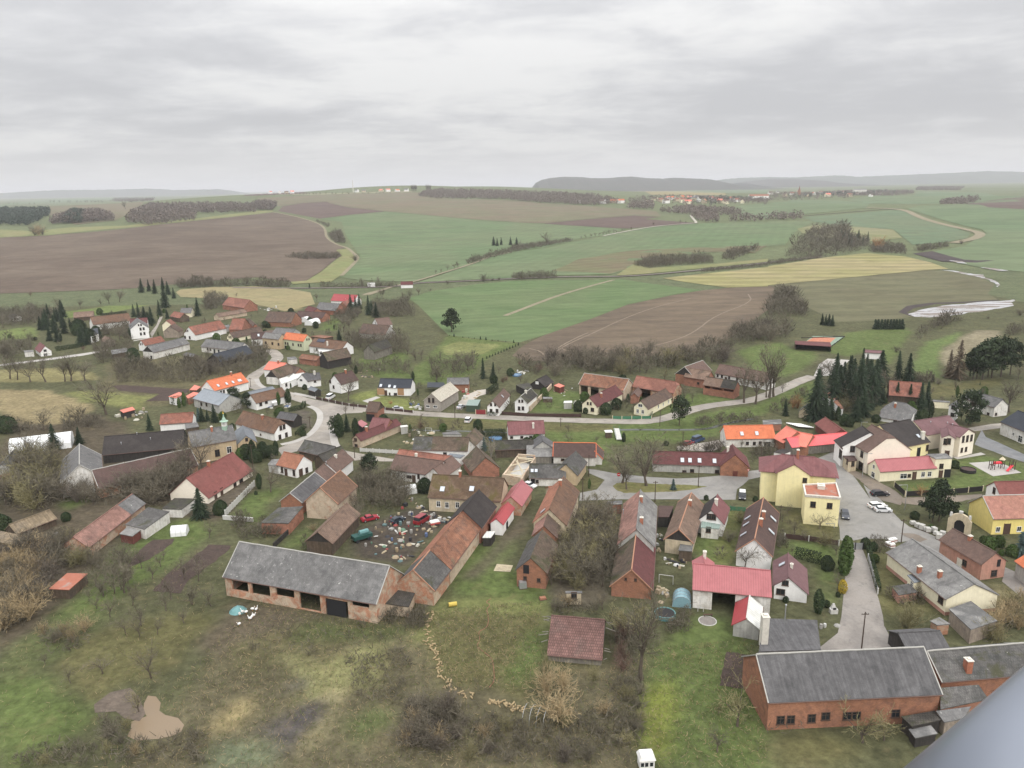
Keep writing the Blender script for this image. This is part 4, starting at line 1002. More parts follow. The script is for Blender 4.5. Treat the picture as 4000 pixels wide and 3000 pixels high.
H('house','white house with brown roof carrying solar panels and tall white chimney','house','the solar-panelled house',
 (g,'T2',(1540,652),(1185,612),(1150,702),dict(B=(1175,772),roof='fox',wall='white',pitch=36)),('solar','T2',[(1260,640)],dict(s=(5.2,2))),(chim,'T2',[(1325,690)],dict(m=M_CHIMW,h=2)),(win,'T2',[(1210,735),(1255,770)],dict(s=(.9,1.2),dark=1)),
 (b,'T2',[(1225,735),(1395,745),(1380,760),(1240,765)],3.2,dict(roof='white_sheet',wall='white')))
H('barn','tarred timber barn with steep mossy roof beside orange brick shed','barn','the tarred timber barn',
 (g,'T2',(1272,768),(1535,718),(1378,852),dict(B=(1375,935),roof='brown_moss',wall='timber_dark',pitch=46)))
H('shed','low stone shed with patchy orange roof by the road','shed','the patchy orange shed',
 (g,'T2',(1245,810),(1050,785),(1022,832),dict(he=2.8,roof='rust',wall='brick_dull',pitch=32)))
H('house','white house with large lilac brown roof on the hill garden','house','the lilac-roofed hill house',
 (g,'T2',(1835,402),(1990,386),(1925,476),dict(he=3.2,roof='choco_pale',wall='white',pitch=34)),(win,'T2',[(1842,445),(1800,450)],dict(s=(.8,1),dark=1)))
H('barn','big brown hipped barn swallowed by bare trees','barn','the swallowed hipped barn',
 (g,'T2',(2000,478),(1710,455),(1700,560),dict(he=3,roof='brown',wall='grey',pitch=42)))
H('barn','ruined plank barn of grey boards in the thicket','barn','the ruined plank barn',
 (g,'T2',(1965,625),(1765,690),(2035,700),dict(he=4,roof='dark_moss',wall='timber_grey',pitch=45)))
H('shed','grey sheet roofed sheds in a back yard','shed','the grey back-yard shed',
 (g,'T2',(985,515),(770,500),(760,560),dict(he=2.8,roof='slate',wall='grey',pitch=30)))
H('house','long pink red roofed house with three white dormers','house','the three-dormer house',
 (g,'T2',(1650,148),(1395,135),(1370,207),dict(he=3.4,roof='red_metal',wall='white',pitch=42)),
 (g,'T2',(1413,172),(1418,150),(1432,182),dict(he=4.3,roof='red_metal',wall='white',pitch=40,over=.1)),(g,'T2',(1468,176),(1473,154),(1487,186),dict(he=4.3,roof='red_metal',wall='white',pitch=40,over=.1)),(g,'T2',(1524,180),(1529,158),(1543,190),dict(he=4.3,roof='red_metal',wall='white',pitch=40,over=.1)))
H('barn','long slate roofed barn in front of three-dormer house','barn','the slate barn by the dormers',
 (g,'T2',(1460,240),(1240,225),(1180,300),dict(he=3.2,roof='slate',wall='brick_dull',pitch=40)),(g,'T2',(1545,200),(1480,225),(1560,260),dict(he=3.5,roof='red_old',wall='brick',pitch=40)))
H('barn','low maroon brown barns in a cluster behind white tunnels','barn','the low maroon barn',
 (g,'T2',(1215,290),(1120,265),(1085,310),dict(he=3,roof='maroon',wall='brick_dull',pitch=35)),(g,'T2',(1310,335),(1010,320),(990,380),dict(he=2.8,roof='choco',wall='brick_dull',pitch=32)))
H('barn','huge brown barn roof with low orange wall at pasture edge','barn','the huge brown barn',
 (g,'T2',(985,335),(690,325),(660,435),dict(he=3,roof='brown',wall='brick',pitch=40)))
H('barn','red roofed brick barn at edge of dry pasture','barn','the red pasture barn',
 (g,'T2',(490,200),(255,170),(432,288),dict(B=(440,336),roof='red_barn',wall='brick_dull',pitch=40)))
H('shed','long low stable wing with brown roof below red pasture barn','shed','the long low stable',
 (g,'T2',(425,297),(120,348),(432,336),dict(he=2.5,roof='brown_light',wall='plaster_brick',pitch=32)))
H('barn','squat barn with faded terracotta roof amid bare trees','barn','the terracotta barn',
 (g,'T2',(440,402),(300,402),(400,520),dict(he=3,roof='red_old',wall='brick_dull',pitch=40)),(g,'T2',(545,460),(470,395),(560,470),dict(he=3,roof='brown',wall='brick_dull',pitch=40)))
H('house','white house with broad red tile roof and white porch','house','the broad red tile roof',
 (g,'T1',(2035,492),(2377,421),(2085,585),dict(B=(2082,642),roof='red_old',wall='white',pitch=42)),(win,'T1',[(2010,530),(2028,532)],dict(s=(.6,1),dark=1)),(win,'T1',[(2000,600),(2050,605)],dict(s=(1.1,1.5),dark=1)),(b,'T2',[(70,560),(150,555),(172,572),(80,580)],2.8,dict(roof='white_sheet',wall='white')))
H('barn','long dark grey roofed barn with white wall and doors','barn','the dark grey door barn',
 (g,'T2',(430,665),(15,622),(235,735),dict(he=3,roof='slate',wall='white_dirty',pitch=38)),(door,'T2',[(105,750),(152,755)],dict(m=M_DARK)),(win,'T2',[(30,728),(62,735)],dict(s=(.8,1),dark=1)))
H('barn','black roofed boarded barn leaning into the brush by the road','barn','the black brush barn',
 (g,'T2',(85,787),(450,692),(150,880),dict(he=2.6,roof='anthracite',wall='timber_dark',pitch=36)))
H('house','long orange roofed white house with row of skylights','house','the orange skylight house',
 (g,'T2',(392,985),(18,1078),(455,1092),dict(B=(453,1172),roof='orange',wall='white',pitch=38)),(sky,'T2',[(143,1125),(235,1105),(303,1088)],dict(s=(.7,1.1))),(sky,'T2',[(375,1070)],dict(s=(1.5,1.1))),(win,'T2',[(175,1192),(205,1185),(252,1175)],dict(s=(.7,1),dark=1)),(chim,'T2',[(285,1010)],{}))
H('farmhouse','corner building with coral sheet hip roof and mossy barn behind','farmhouse','the coral corner roof',
 (g,'T2',(880,882),(690,866),(635,952),dict(he=3.6,roof='coral',wall='white',pitch=34)),
 (g,'T2',(713,962),(905,895),(800,1045),dict(he=3.2,roof='brown_moss',wall='white_dirty',gable='timber_dark',pitch=45)),
 (g,'T2',(1030,935),(905,893),(1045,960),dict(he=3.2,roof='brown',wall='brick_dull',pitch=40)),
 (b,'T2',[(960,985),(1045,962),(1095,1005),(840,1105)],2.9,dict(roof='white_sheet',wall='white')),(b,'T2',[(800,1050),(890,1025),(960,1062),(830,1105)],3.0,dict(roof='white_sheet',wall='white')),(win,'T2',[(880,1115)],dict(s=(1,1.2),dark=1)),(chim,'T2',[(795,880)],{}))
H('house','white gable with dark green grey roof and long porch wing','house','the dark green-grey roof',
 (g,'T2',(1045,1005),(1110,985),(1110,1085),dict(he=3,roof='slate_dark',wall='white',pitch=42)),(g,'T2',(1240,985),(1100,1000),(1170,1070),dict(he=3,roof='slate_dark',wall='white',pitch=36)),(win,'T2',[(1040,1065)],dict(s=(1.5,.9))),(win,'T2',[(1190,1075)],dict(s=(.8,1),dark=1)),(chim,'T2',[(1185,1000)],dict(m=M_CHIMW)))
H('house','white house with big brown roof behind a leafless garden tree','house','the big brown garden roof',
 (g,'T2',(1395,1012),(1590,962),(1460,1120),dict(he=4,roof='choco',wall='white',pitch=42)),(win,'T2',[(1355,1080),(1322,1110),(1392,1138)],dict(s=(.9,1.2),dark=1)),(chim,'T2',[(1520,985)],{}))
H('house','new white house with anthracite roof, wood panels and four skylights','house','the new anthracite-roofed house',
 (g,'T2',(2247,1056),(1896,1050),(1862,1147),dict(B=(1864,1226),roof='anthracite',wall='white',pitch=36,over=.1)),
 (sky,'T2',[(1902,1125),(1995,1132),(2052,1140),(2148,1152)],dict(s=(.8,1.2))),('panel','T2',[(1902,1195)],dict(s=(3,2.6),m=plain('cladding_oak',(.36,.22,.12)))),('panel','T2',[(2118,1220)],dict(s=(2.6,2.8),m=plain('cladding_oak',(.36,.22,.12)))),(door,'T2',[(1957,1222)],{}),(win,'T2',[(2060,1220)],dict(s=(1.2,.8),dark=1)),(win,'T2',[(1997,1212)],dict(s=(.5,.8),dark=1)))
H('farmhouse','long grey sheet metal roof on shallow pitch beside tall pine','farmhouse','the grey sheet roof',
 (g,'U2',(548,122),(265,50),(475,250),dict(he=3.4,roof='grey_metal',wall='grey',pitch=30)),(win,'U2',[(240,215),(295,222)],dict(s=(1,1.2),dark=1)))
H('farmhouse','brown roofed row with white front and cluttered nursery yard','farmhouse','the cluttered brown row',
 (g,'U2',(1112,40),(768,122),(815,215),dict(he=3,roof='fox',wall='white',pitch=38)),(g,'U2',(1010,28),(700,100),(760,118),dict(he=3.4,roof='grey_ripple',wall='white',pitch=24)),(win,'U2',[(940,190),(880,215)],dict(s=(1,1.4),dark=1)),(b,'U2',[(995,185),(1050,178),(1058,195),(1005,205)],2.4,dict(roof='white_sheet',wall='white',open_=(0,1,2,3))))
H('shed','grey roofed garden shed on stone base by pavement','shed','the pavement shed',
 (g,'U2',(1500,55),(1420,28),(1448,82),dict(he=2.4,roof='grey_ripple',wall='timber_dark',pitch=30)))
H('house','three storey white gabled house with grey roof at upper lane','house','the three-storey white gable',
 (g,'T1',(1497,438),(1479,393),(1600,480),dict(B=(1612,582),roof='slate',wall='white',pitch=38)),(g,'T1',(1592,392),(1400,405),(1440,460),dict(he=6,roof='maroon',wall='white',pitch=34)),(win,'T1',[(1497,470),(1523,468)],dict(s=(.7,.9),dark=1)),(win,'T1',[(1518,512),(1551,508),(1522,565),(1560,560)],dict(s=(.9,1.4),dark=1)))
H('farmhouse','long farm building with streaked brown orange roof and white wall','farmhouse','the streaked long farm roof',
 (g,'T1',(1388,342),(972,388),(1003,470),dict(he=3.5,roof='fox',wall='white',pitch=40)))
H('shed','long low brown shed beside bright green strip','shed','the green-strip shed',
 (g,'T1',(1012,319),(792,335),(785,392),dict(he=2.6,roof='brown_light',wall='timber',pitch=32)))
H('house','small white house with blue grey lean roof among firs','house','the blue-grey lean roof',
 (b,'T1',[(948,518),(1055,500),(1062,562),(978,592)],4,dict(roof='anthracite',wall='white',slope=.8)))
H('cottage','small grey brown cottage with timber gable on the lane','cottage','the timber-gabled cottage',
 (g,'T1',(1190,612),(1130,590),(1256,646),dict(he=2.8,roof='brown_light',wall='grey_brown',pitch=38)))
H('house','white house with red roof touching the long grey barn','house','the touching red roof',
 (g,'T1',(1520,637),(1740,590),(1578,692),dict(he=3.2,roof='red_old',wall='white',pitch=45)),(win,'T1',[(1518,675),(1536,673)],dict(s=(.5,.9),dark=1)))
H('barn','long white barn with grey slab roof and dark gable boards','barn','the long grey white-walled barn',
 (g,'T1',(1588,702),(1985,606),(1668,769),dict(B=(1668,836),roof='slate',wall='white_dirty',gable='timber_dark',pitch=38)),(op,'T1',[(1635,818)],dict(s=(1.1,1.6))))
H('house','narrow house with salmon roof beside the steep lane','house','the narrow salmon roof',
 (g,'T1',(1795,425),(1842,407),(1722,482),dict(he=5,roof='red_barn',wall='cream',pitch=40)),(g,'T1',(1835,480),(1890,455),(1960,530),dict(he=3.5,roof='brown',wall='grey_brown',pitch=38)))
H('house','grey roofed house on the top lane with cream gable','house','the top-lane grey roof',
 (g,'T1',(1957,288),(2080,285),(2085,340),dict(he=3,roof='slate',wall='cream',pitch=38)),(g,'T1',(1990,345),(1880,325),(1850,380),dict(he=3,roof='red_old',wall='timber',pitch=38)))
H('house','white gabled house with steep maroon roof by row of trees','house','the lone maroon-roofed house',
 (g,'T1',(487,698),(428,658),(430,770),dict(B=(432,812),roof='maroon_light',wall='white',pitch=48)),(win,'T1',[(487,745)],dict(s=(1.2,1),dark=1)),(win,'T1',[(490,792)],dict(s=(1.6,1.2))))
H('shed','tin roofed shed in the wild hedgerow','shed','the hedgerow tin shed',
 (b,'T1',[(1195,740),(1370,715),(1385,755),(1210,785)],2.6,dict(roof='tar',wall='timber')))
H('shed','pair of grey slab roofs on a field shed below long barn','shed','the slab-roofed field shed',
 (g,'T1',(2110,790),(2010,765),(2060,815),dict(he=2.2,roof='slate',wall='timber',pitch=30)))
H('shed','weathered field shed under bare trees near edge','shed','the weathered field shed',
 (g,'T1',(190,362),(125,350),(105,385),dict(he=2.6,roof='slate_dark',wall='white_dirty',pitch=32)))
H('signal_box','small white railway hut beside the line','hut','the railway hut',
 (b,'S2',[(962,1008),(1028,1008),(1030,1018),(960,1018)],3,dict(roof='white_sheet',wall='white')))
H('house','brown roofed lineman house by the railway crossing','house','the crossing house',
 (g,'S2',(1355,997),(1250,1000),(1240,1028),dict(he=3,roof='maroon',wall='white',pitch=40)))
# ---------------------------------------------------------------- ground
GRASS,LAWN,ROUGH,TAN,SCRUB,SOIL,OLIVE=(.078,.079,.041),(.088,.114,.038),(.105,.093,.055),(.22,.18,.1),(.08,.066,.045),(.066,.05,.042),(.1,.094,.042)
PAINT=[# colour, feather in metres, tile, outline
(SCRUB,6,'O',[(0,900),(130,880),(520,1000),(560,1080),(480,1130),(330,1090),(250,1170),(100,1330),(0,1420)]),
((.1,.09,.05),5,'O',[(250,770),(520,770),(560,830),(440,870),(300,880),(200,850)]),
(TAN,5,'U1',[(-60,50),(560,75),(700,150),(960,215),(1060,265),(800,400),(500,455),(150,430),(-60,330)]),
((.2,.18,.085),4,'T1',[(-60,960),(600,930),(1000,990),(1060,1050),(600,1090),(-60,1080)]),
((.15,.155,.06),4,'U1',[(680,110),(1000,80),(1730,130),(1560,200),(1500,310),(1100,220),(900,200)]),
(LAWN,3,'U1',[(640,1320),(700,1250),(900,1230),(960,1280),(760,1380)]),
(LAWN,3,'V1',[(1330,640),(1500,600),(1850,380),(2212,350),(2300,480),(2150,620),(1500,1080),(700,1659),(350,1659),(550,1400),(1000,1130)]),
(OLIVE,3,'W1',[(560,530),(1100,150),(1600,0),(2212,0),(2300,60),(1900,480),(1650,700),(1200,780),(1000,1060),(760,780)]),
((.088,.1,.042),4,'W1',[(0,600),(350,220),(700,0),(1250,0),(600,560),(480,640),(0,740)]),
(LAWN,3,'W1',[(-80,700),(540,680),(960,1060),(900,1220),(300,1560),(100,1700),(-80,1700)]),
(ROUGH,5,'O',[(250,1659),(560,1310),(900,1310),(1130,1530),(1390,1400),(1390,1720),(200,1720)]),
((.1,.082,.056),5,'V2',[(480,1290),(1100,1340),(1330,1480),(1000,1600),(700,1800),(250,1950),(150,1700),(350,1480)]),
((.105,.095,.05),5,'W2',[(300,300),(900,150),(1500,330),(1400,560),(900,560),(500,740),(250,700)]),
((.19,.185,.085),6,'W2',[(820,560),(1200,560),(1900,300),(2100,400),(1950,800),(1450,900),(900,1000)]),
((.25,.205,.105),3,'W2',[(0,1230),(300,930),(560,930),(420,1150),(160,1250)]),
((.27,.24,.13),3,'W2',[(1250,900),(1420,850),(1350,1180),(1050,1500),(1080,1330),(1280,1100)]),
((.082,.073,.07),3,'W2',[(480,1290),(1000,1040),(1260,960),(1290,1130),(1050,1300),(980,1480),(800,1600),(740,1420)]),
((.082,.073,.07),3,'W2',[(800,860),(1000,700),(1060,800),(900,900)]),
((.125,.14,.085),4,'W2',[(0,1400),(700,1400),(700,1750),(-50,1750)]),
((.085,.1,.04),6,'W2',[(1500,1150),(1850,950),(2100,1100),(1850,1300),(1700,1420)]),
((.075,.085,.035),5,'W2',[(900,180),(1250,80),(2212,100),(2300,250),(1500,320),(1000,380)]),
((.135,.145,.055),3,'V3',[(830,1220),(1700,1150),(2050,1230),(2000,1500),(1950,1700),(600,1700),(760,1420)]),
(OLIVE,3,'W3',[(180,0),(1400,0),(1440,350),(1350,600),(1250,1000),(820,780),(420,820),(260,520)]),
(LAWN,4,'W3',[(1250,200),(1420,130),(1400,450),(1200,800),(980,600)]),
(LAWN,3,'V3',[(1000,940),(1180,700),(1330,640),(1450,640),(1680,560),(1720,700),(1500,850),(2040,1000),(2020,1250),(1000,1180)]),
((.095,.077,.056),1.5,'V3',[(1780,300),(1880,280),(1800,480),(1560,720),(1250,1000),(1080,1000),(1400,740),(1650,470)]),
((.09,.077,.055),3,'V4',[(380,160),(880,230),(800,900),(780,1170),(560,1300),(250,1250),(100,1150),(130,900),(200,700)]),
(LAWN,2.5,'W4',[(400,370),(850,120),(1240,150),(1560,280),(1500,450),(1640,1000),(1600,1300),(1720,1700),(330,1700),(370,900)]),
((.15,.17,.04),4,'W4',[(350,900),(760,700),(800,1100),(700,1500),(450,1650),(340,1400)]),
(OLIVE,3,'W4',[(1640,1320),(2300,1290),(2700,1450),(2300,1700),(1750,1700)]),
(LAWN,3,'V4',[(1640,1400),(2080,1380),(2080,1659),(1500,1659)]),
(GRASS,3,'V4',[(1250,760),(1680,780),(1660,1350),(1250,1300)]),
(LAWN,2,'V4',[(1700,560),(2080,560),(2110,900),(1920,840),(1720,700)]),
((.12,.128,.045),2,'V5',[(180,320),(340,320),(230,800),(190,1000),(0,1000),(0,700)]),
(OLIVE,2,'V5',[(820,320),(1080,320),(1100,480),(1590,530),(1610,700),(870,660)]),
(LAWN,2,'V5',[(900,700),(1560,780),(1600,1300),(1330,1310),(1340,1000),(760,850)]),
(LAWN,2,'V5',[(1370,1360),(1580,1360),(1600,1480),(1420,1560)]),
(OLIVE,3,'V6',[(280,800),(560,850),(620,1000),(780,1200),(560,1240),(1080,1420),(1250,1580),(520,1580),(400,1250)]),
((.15,.13,.07),4,'V6',[(1620,1300),(1900,1180),(2300,1450),(2300,1700),(1650,1500)]),
(LAWN,2,'U6',[(640,900),(1230,870),(1400,760),(1340,600),(1750,560),(2250,700),(2250,860),(1900,860),(1700,1000),(1350,1000),(760,1040)]),
(LAWN,2,'V6',[(1360,220),(1520,220),(1530,480),(1380,340)]),
(LAWN,2,'U3',[(560,90),(1160,70),(1600,110),(1600,200),(800,200),(560,180)]),
(LAWN,2,'U4',[(70,140),(1000,160),(1450,80),(1980,180),(1960,280),(1540,380),(1340,330),(780,380),(740,600),(560,620),(110,330)]),
(OLIVE,1.5,'U4',[(410,840),(560,690),(720,755),(640,860),(460,885)]),
((.13,.125,.05),1.5,'U4',[(815,800),(900,780),(1640,815),(1830,830),(1500,890),(930,900),(820,860)]),
(LAWN,2,'T4',[(760,890),(1500,780),(1900,600),(2212,500),(2212,680),(1500,900),(1150,990),(400,1010),(100,990)]),
(LAWN,2,'T4',[(700,640),(950,660),(1290,720),(900,790),(740,850),(420,900),(640,750)]),
(LAWN,3,'T4',[(1330,200),(1550,130),(1800,110),(1950,190),(2212,200),(2000,420),(1900,480),(1500,440)]),
(LAWN,3,'T5',[(0,180),(280,50),(290,0),(950,-60),(1000,0),(900,160),(760,350),(500,190),(330,260)]),
((.098,.132,.045),3,'T5',[(1030,420),(1000,330),(1080,200),(1170,100),(1560,-20),(1500,40),(1350,160),(1310,350),(1330,480)]),
((.2,.175,.115),3,'T5',[(1330,200),(1500,60),(1700,-30),(1960,-20),(1900,60),(1620,220),(1500,400),(1350,340)]),
(OLIVE,3,'T5',[(1210,560),(2000,480),(1900,600),(1600,600),(1550,700),(1220,720)]),
((.12,.105,.065),2,'U6',[(1450,200),(1830,160),(1850,250),(1700,300),(1560,230)]),
(LAWN,2,'T3',[(1300,850),(1480,620),(1880,640),(1930,720),(1840,860)]),
(LAWN,3,'T3',[(120,340),(420,30),(1160,110),(1180,130),(830,280),(500,560),(0,560),(-100,420)]),
((.155,.165,.065),4,'T3',[(330,160),(500,90),(1000,130),(820,230),(400,240)]),
(OLIVE,3,'T3',[(0,900),(600,930),(1040,960),(1450,960),(2212,990),(2212,1060),(1450,1050),(800,1060),(0,1030)]),
(LAWN,3,'T2',[(1500,880),(1750,820),(2212,760),(2212,1030),(1900,1040),(1700,960)]),
((.15,.165,.055),3,'T2',[(1570,1260),(1850,1160),(1900,1230),(2260,1280),(2260,1400),(1880,1320)]),
(LAWN,3,'T2',[(1200,520),(1400,390),(1480,420),(1430,540)]),
((.2,.17,.09),4,'T2',[(-100,110),(0,60),(400,45),(950,80),(1200,110),(1190,210),(1000,320),(620,260),(560,180),(0,150)]),
((.2,.17,.09),4,'T2',[(1240,110),(1480,95),(1800,90),(1700,150),(1360,150),(1260,230)]),
(LAWN,4,'T2',[(1760,170),(2100,90),(2212,100),(2212,190),(1900,230)]),
((.12,.15,.05),4,'T1',[(560,340),(1000,290),(1710,170),(1720,230),(1060,360),(700,400)]),
((.12,.15,.05),4,'T1',[(-50,540),(360,480),(380,600),(-50,640)]),
((.17,.155,.08),6,'T1',[(-50,150),(1500,100),(1480,180),(600,270),(-50,330)]),
((.1,.085,.07),4,'U2',[(1340,250),(1480,300),(1450,420),(1340,520),(1250,430),(1330,340)]),
((.062,.051,.041),2.5,'V3',[(-60,500),(300,340),(560,220),(760,230),(1000,330),(900,500),(520,860),(300,800),(0,780),(-60,700)]),
(LAWN,3,'V2',[(520,340),(800,60),(980,30),(1180,0),(960,240),(860,400)]),
(LAWN,3,'V2',[(1040,660),(1260,470),(1400,420),(1380,560),(1340,690)]),
((.09,.075,.055),2,'V2',[(330,180),(640,0),(800,0),(520,320),(360,340)]),
]
def inside(px,py,poly):
 r=np.zeros(px.shape,bool);n=len(poly)
 for i in range(n):
  x0,y0=poly[i];x1,y1=poly[(i+1)%n]
  c=(y0>py) !=(y1>py)
  if y0 !=y1:r ^=c & (px<(x1-x0)*(py-y0)/(y1-y0)+x0)
 return r
def blur(a,k):
 if k<1:return a
 for ax in (0,1):
  for _ in range(2):
   c=np.cumsum(np.pad(a,[(k+1,k) if i==ax else (0,0) for i in range(2)],mode='edge'),axis=ax)
   n=a.shape[ax];sl=lambda s:tuple(slice(s,s+n) if i==ax else slice(None) for i in range(2))
   a=(c[sl(2*k+1)]-c[sl(0)])/(2*k+1)
 return a
def make_ground():
 st=1.0
 xs=np.arange(-340,341,st);ys=np.arange(70,561,st)
 def grow(a,end,f=1.09):
  out=[];d=st
  while a<end:d=min(d*f,900 if a>4000 else 28);a+=d;out.append(a)
  return out
 gx=grow(340,42000);X=np.concatenate([-np.array(gx[::-1]),xs,np.array(gx)])
 gy=grow(560,60000);Y=np.concatenate([[-300,0,40],ys,np.array(gy)])
 nx,ny=len(X),len(Y);XX,YY=np.meshgrid(X,Y);ZZ=terrain(XX,YY)
 co=np.stack([XX,YY,ZZ],-1).reshape(-1,3)
 idx=np.arange(nx*ny).reshape(ny,nx);q=np.stack([idx[:-1,:-1],idx[:-1,1:],idx[1:,1:],idx[1:,:-1]],-1).reshape(-1,4)
 me=bpy.data.meshes.new('ground');me.vertices.add(len(co));me.vertices.foreach_set('co',co.ravel())
 me.loops.add(q.size);me.loops.foreach_set('vertex_index',q.ravel().astype(np.int32));me.polygons.add(len(q))
 me.polygons.foreach_set('loop_start',np.arange(0,q.size,4,dtype=np.int32));me.polygons.foreach_set('loop_total',np.full(len(q),4,np.int32))
 me.polygons.foreach_set('use_smooth',np.ones(len(q),bool));me.update()
 ij=slice(3,3+len(ys));jj=slice(len(gx),len(gx)+len(xs))
 col=np.empty((ny,nx,3));col[:]=(.095,.11,.058);far=YY>700;col[far]=(.112,.13,.066)
 sub=col[ij,jj].copy();sub[:]=GRASS;sx,sy=XX[ij,jj],YY[ij,jj]
 rng=np.random.default_rng(5)
 wob=blur(rng.normal(size=sx.shape),2);wob2=blur(rng.normal(size=sx.shape),2);wob*=1.0/wob.std();wob2*=1.0/wob2.std()
 big=blur(rng.normal(size=sx.shape),9);big/=big.std();big2=blur(rng.normal(size=sx.shape),9);big2/=big2.std()
 for c,f,t,pts in PAINT:
  w=[G(t,p) for p in pts];poly=[(v.x,v.y) for v in w]
  k=min(f,6)*.5
  m=inside(sx+(wob*.5+big*.8)*k*.6,sy+(wob2*.5+big2*.8)*k*.6,poly).astype(float)
  m=blur(m,max(1,int(f*.3)))[...,None]
  sub=sub*(1-m)+np.array(c)*m
 col[ij,jj]=sub
 at=me.color_attributes.new('tint','FLOAT_COLOR','POINT')
 a4=np.ones((nx*ny,4),np.float32);a4[:,:3]=col.reshape(-1,3);at.data.foreach_set('color',a4.ravel())
 m,nt,N,L,B=nodes_of('ground_grass');nb=NB(nt)
 vc=N.new("ShaderNodeVertexColor");vc.layer_name='tint'
 tc=N.new("ShaderNodeTexCoord");P=tc.outputs['Object']
 f1=nb.rng(nb.noise(P,.08,5,.65,.5),.3,.7,.78,1.2,False);f2=nb.rng(nb.noise(P,.55,5,.72,.3),.25,.75,.5,1.5,False)
 c=nb.value_mul(vc.outputs[0],nb.math('MULTIPLY',f1,f2))
 dry=nb.rng(nb.noise(P,.23,6,.7,.8),.52,.7);c=nb.mix(nb.math('MULTIPLY',dry,.5),c,nb.mix(.5,c,(.22,.17,.09)))
 dk=nb.rng(nb.noise(nb.mapv(P,(1,1,1),(40,9,0)),.31,6,.75,.6),.55,.68);c=nb.mix(nb.math('MULTIPLY',dk,.35),c,(.05,.055,.025))
 L.new(c,B.inputs['Base Color']);B.inputs['Roughness'].default_value=.95;B.inputs['Specular IOR Level'].default_value=.1
 L.new(nb.bump(nb.noise(P,1.3,5,.7),.6,.5),B.inputs['Normal'])
 me.materials.append(m);o=bpy.data.objects.new('ground',me);C.objects.link(o);tag(o,kind='structure')
make_ground()
def earth(name,c,c2,sc=.05,stripes=None,fine=.6,var=.25,tram=None):
 "field and track surfaces"
 if name in MATS:return MATS[name]
 m,nt,N,L,B=nodes_of(name);nb=NB(nt);tc=N.new("ShaderNodeTexCoord");P=tc.outputs['Object']
 f=nb.rng(nb.noise(P,sc,5,.6,.8),.35,.65);col=nb.mix(f,c,c2)
 col=nb.value_mul(col,nb.rng(nb.noise(P,fine,4,.7),.25,.75,1-var,1+var,False))
 col=nb.value_mul(col,nb.rng(nb.noise(nb.mapv(P,(1,2.2,1)),sc*3,6,.68,1),.3,.7,.84,1.16))
 if stripes:
  ang,per,amt=stripes;V=nb.mapv(P,(1,1,1),(0,0,0),(0,0,R(ang)))
  wv=N.new("ShaderNodeTexWave");wv.inputs['Scale'].default_value=.314/per;wv.inputs['Distortion'].default_value=1.5;wv.inputs['Detail'].default_value=2;wv.inputs['Detail Scale'].default_value=.2;L.new(V,wv.inputs['Vector'])
  col=nb.value_mul(col,nb.rng(wv.outputs['Fac'],0,1,1-amt,1+amt))
 L.new(col,B.inputs['Base Color']);B.inputs['Roughness'].default_value=.95;B.inputs['Specular IOR Level'].default_value=.1
 L.new(nb.bump(nb.noise(P,fine*2,4,.7),.5,.3),B.inputs['Normal'])
 MATS[name]=m;return m
LAYER=[0];ROADP_=[]
def drape(name,poly,mat,lift=None,cell=30.0,wob=0.0,kind='structure',label=None):
 "sheet laid on the terrain: a world x,y outline cut on a grid so that it follows the hills"
 rng=random.Random(len(poly)*7+int(poly[0][0]))
 if wob:
  out=[]
  for i,p in enumerate(poly):
   q=poly[(i+1)%len(poly)];d=math.hypot(q[0]-p[0],q[1]-p[1]);n=max(1,min(40,int(d/(wob*5))))
   for k in range(n):
    t=k/n;j=wob if k else wob*.3
    out.append((p[0]+(q[0]-p[0])*t+rng.uniform(-j,j),p[1]+(q[1]-p[1])*t+rng.uniform(-j,j)))
  poly=out
 bm=bmesh.new();f=bm.faces.new([bm.verts.new((x,y,0)) for x,y in poly]);bmesh.ops.triangulate(bm,faces=[f])
 if max(p[1] for p in poly)>550:
  for ax in (0,1):
   lo,hi=min(p[ax] for p in poly),max(p[ax] for p in poly);k=math.ceil(lo/cell)*cell
   while k<hi:
    no=(1,0,0) if ax==0 else (0,1,0)
    bmesh.ops.bisect_plane(bm,geom=bm.verts[:]+bm.edges[:]+bm.faces[:],plane_co=(k,k,0),plane_no=no);k+=cell*(1 if hi<2500 else 3)
 LAYER[0]+=1
 for v in bm.verts:
  far=min(1,max(0,(v.co.y-520)/200));v.co.z=tz(v.co.x,v.co.y)+(lift if lift is not None else .012+LAYER[0]*.0006)+far*(.35+LAYER[0]*.004)
 bmesh.ops.recalc_face_normals(bm,faces=bm.faces[:])
 if bm.faces and sum(f.normal.z for f in bm.faces)<0:bmesh.ops.reverse_faces(bm,faces=bm.faces[:])
 me=bpy.data.meshes.new(name);bm.to_mesh(me);bm.free();me.materials.append(mat);o=bpy.data.objects.new(name,me);C.objects.link(o);tag(o,label=label,kind=kind);return o
def field(mat,*runs,name='field',wob=0,lift=None):
 poly=[]
 for r in runs:
  for p in r[1:]:v=G(r[0],p);poly.append((v.x,v.y))
 if name in ('road','lane','path','yard','sports_court','water'):ROADP_.append(poly)
 return drape(name,poly,mat,lift,30.0,wob)
def strip(name,mat,width,*runs,lift=None,wob=.0,ends=None):
 pts=[]
 for r in runs:
  for p in r[1:]:v=G(r[0],p);pts.append(Vector((v.x,v.y,0)))
 return strip_w(name,mat,width,pts,lift,wob)
def smooth_line(pts,n=2):
 for _ in range(n):
  out=[pts[0]]
  for a,b_ in zip(pts,pts[1:]):out+=[a*.75+b_*.25,a*.25+b_*.75]
  pts=out+[pts[-1]]
 return pts
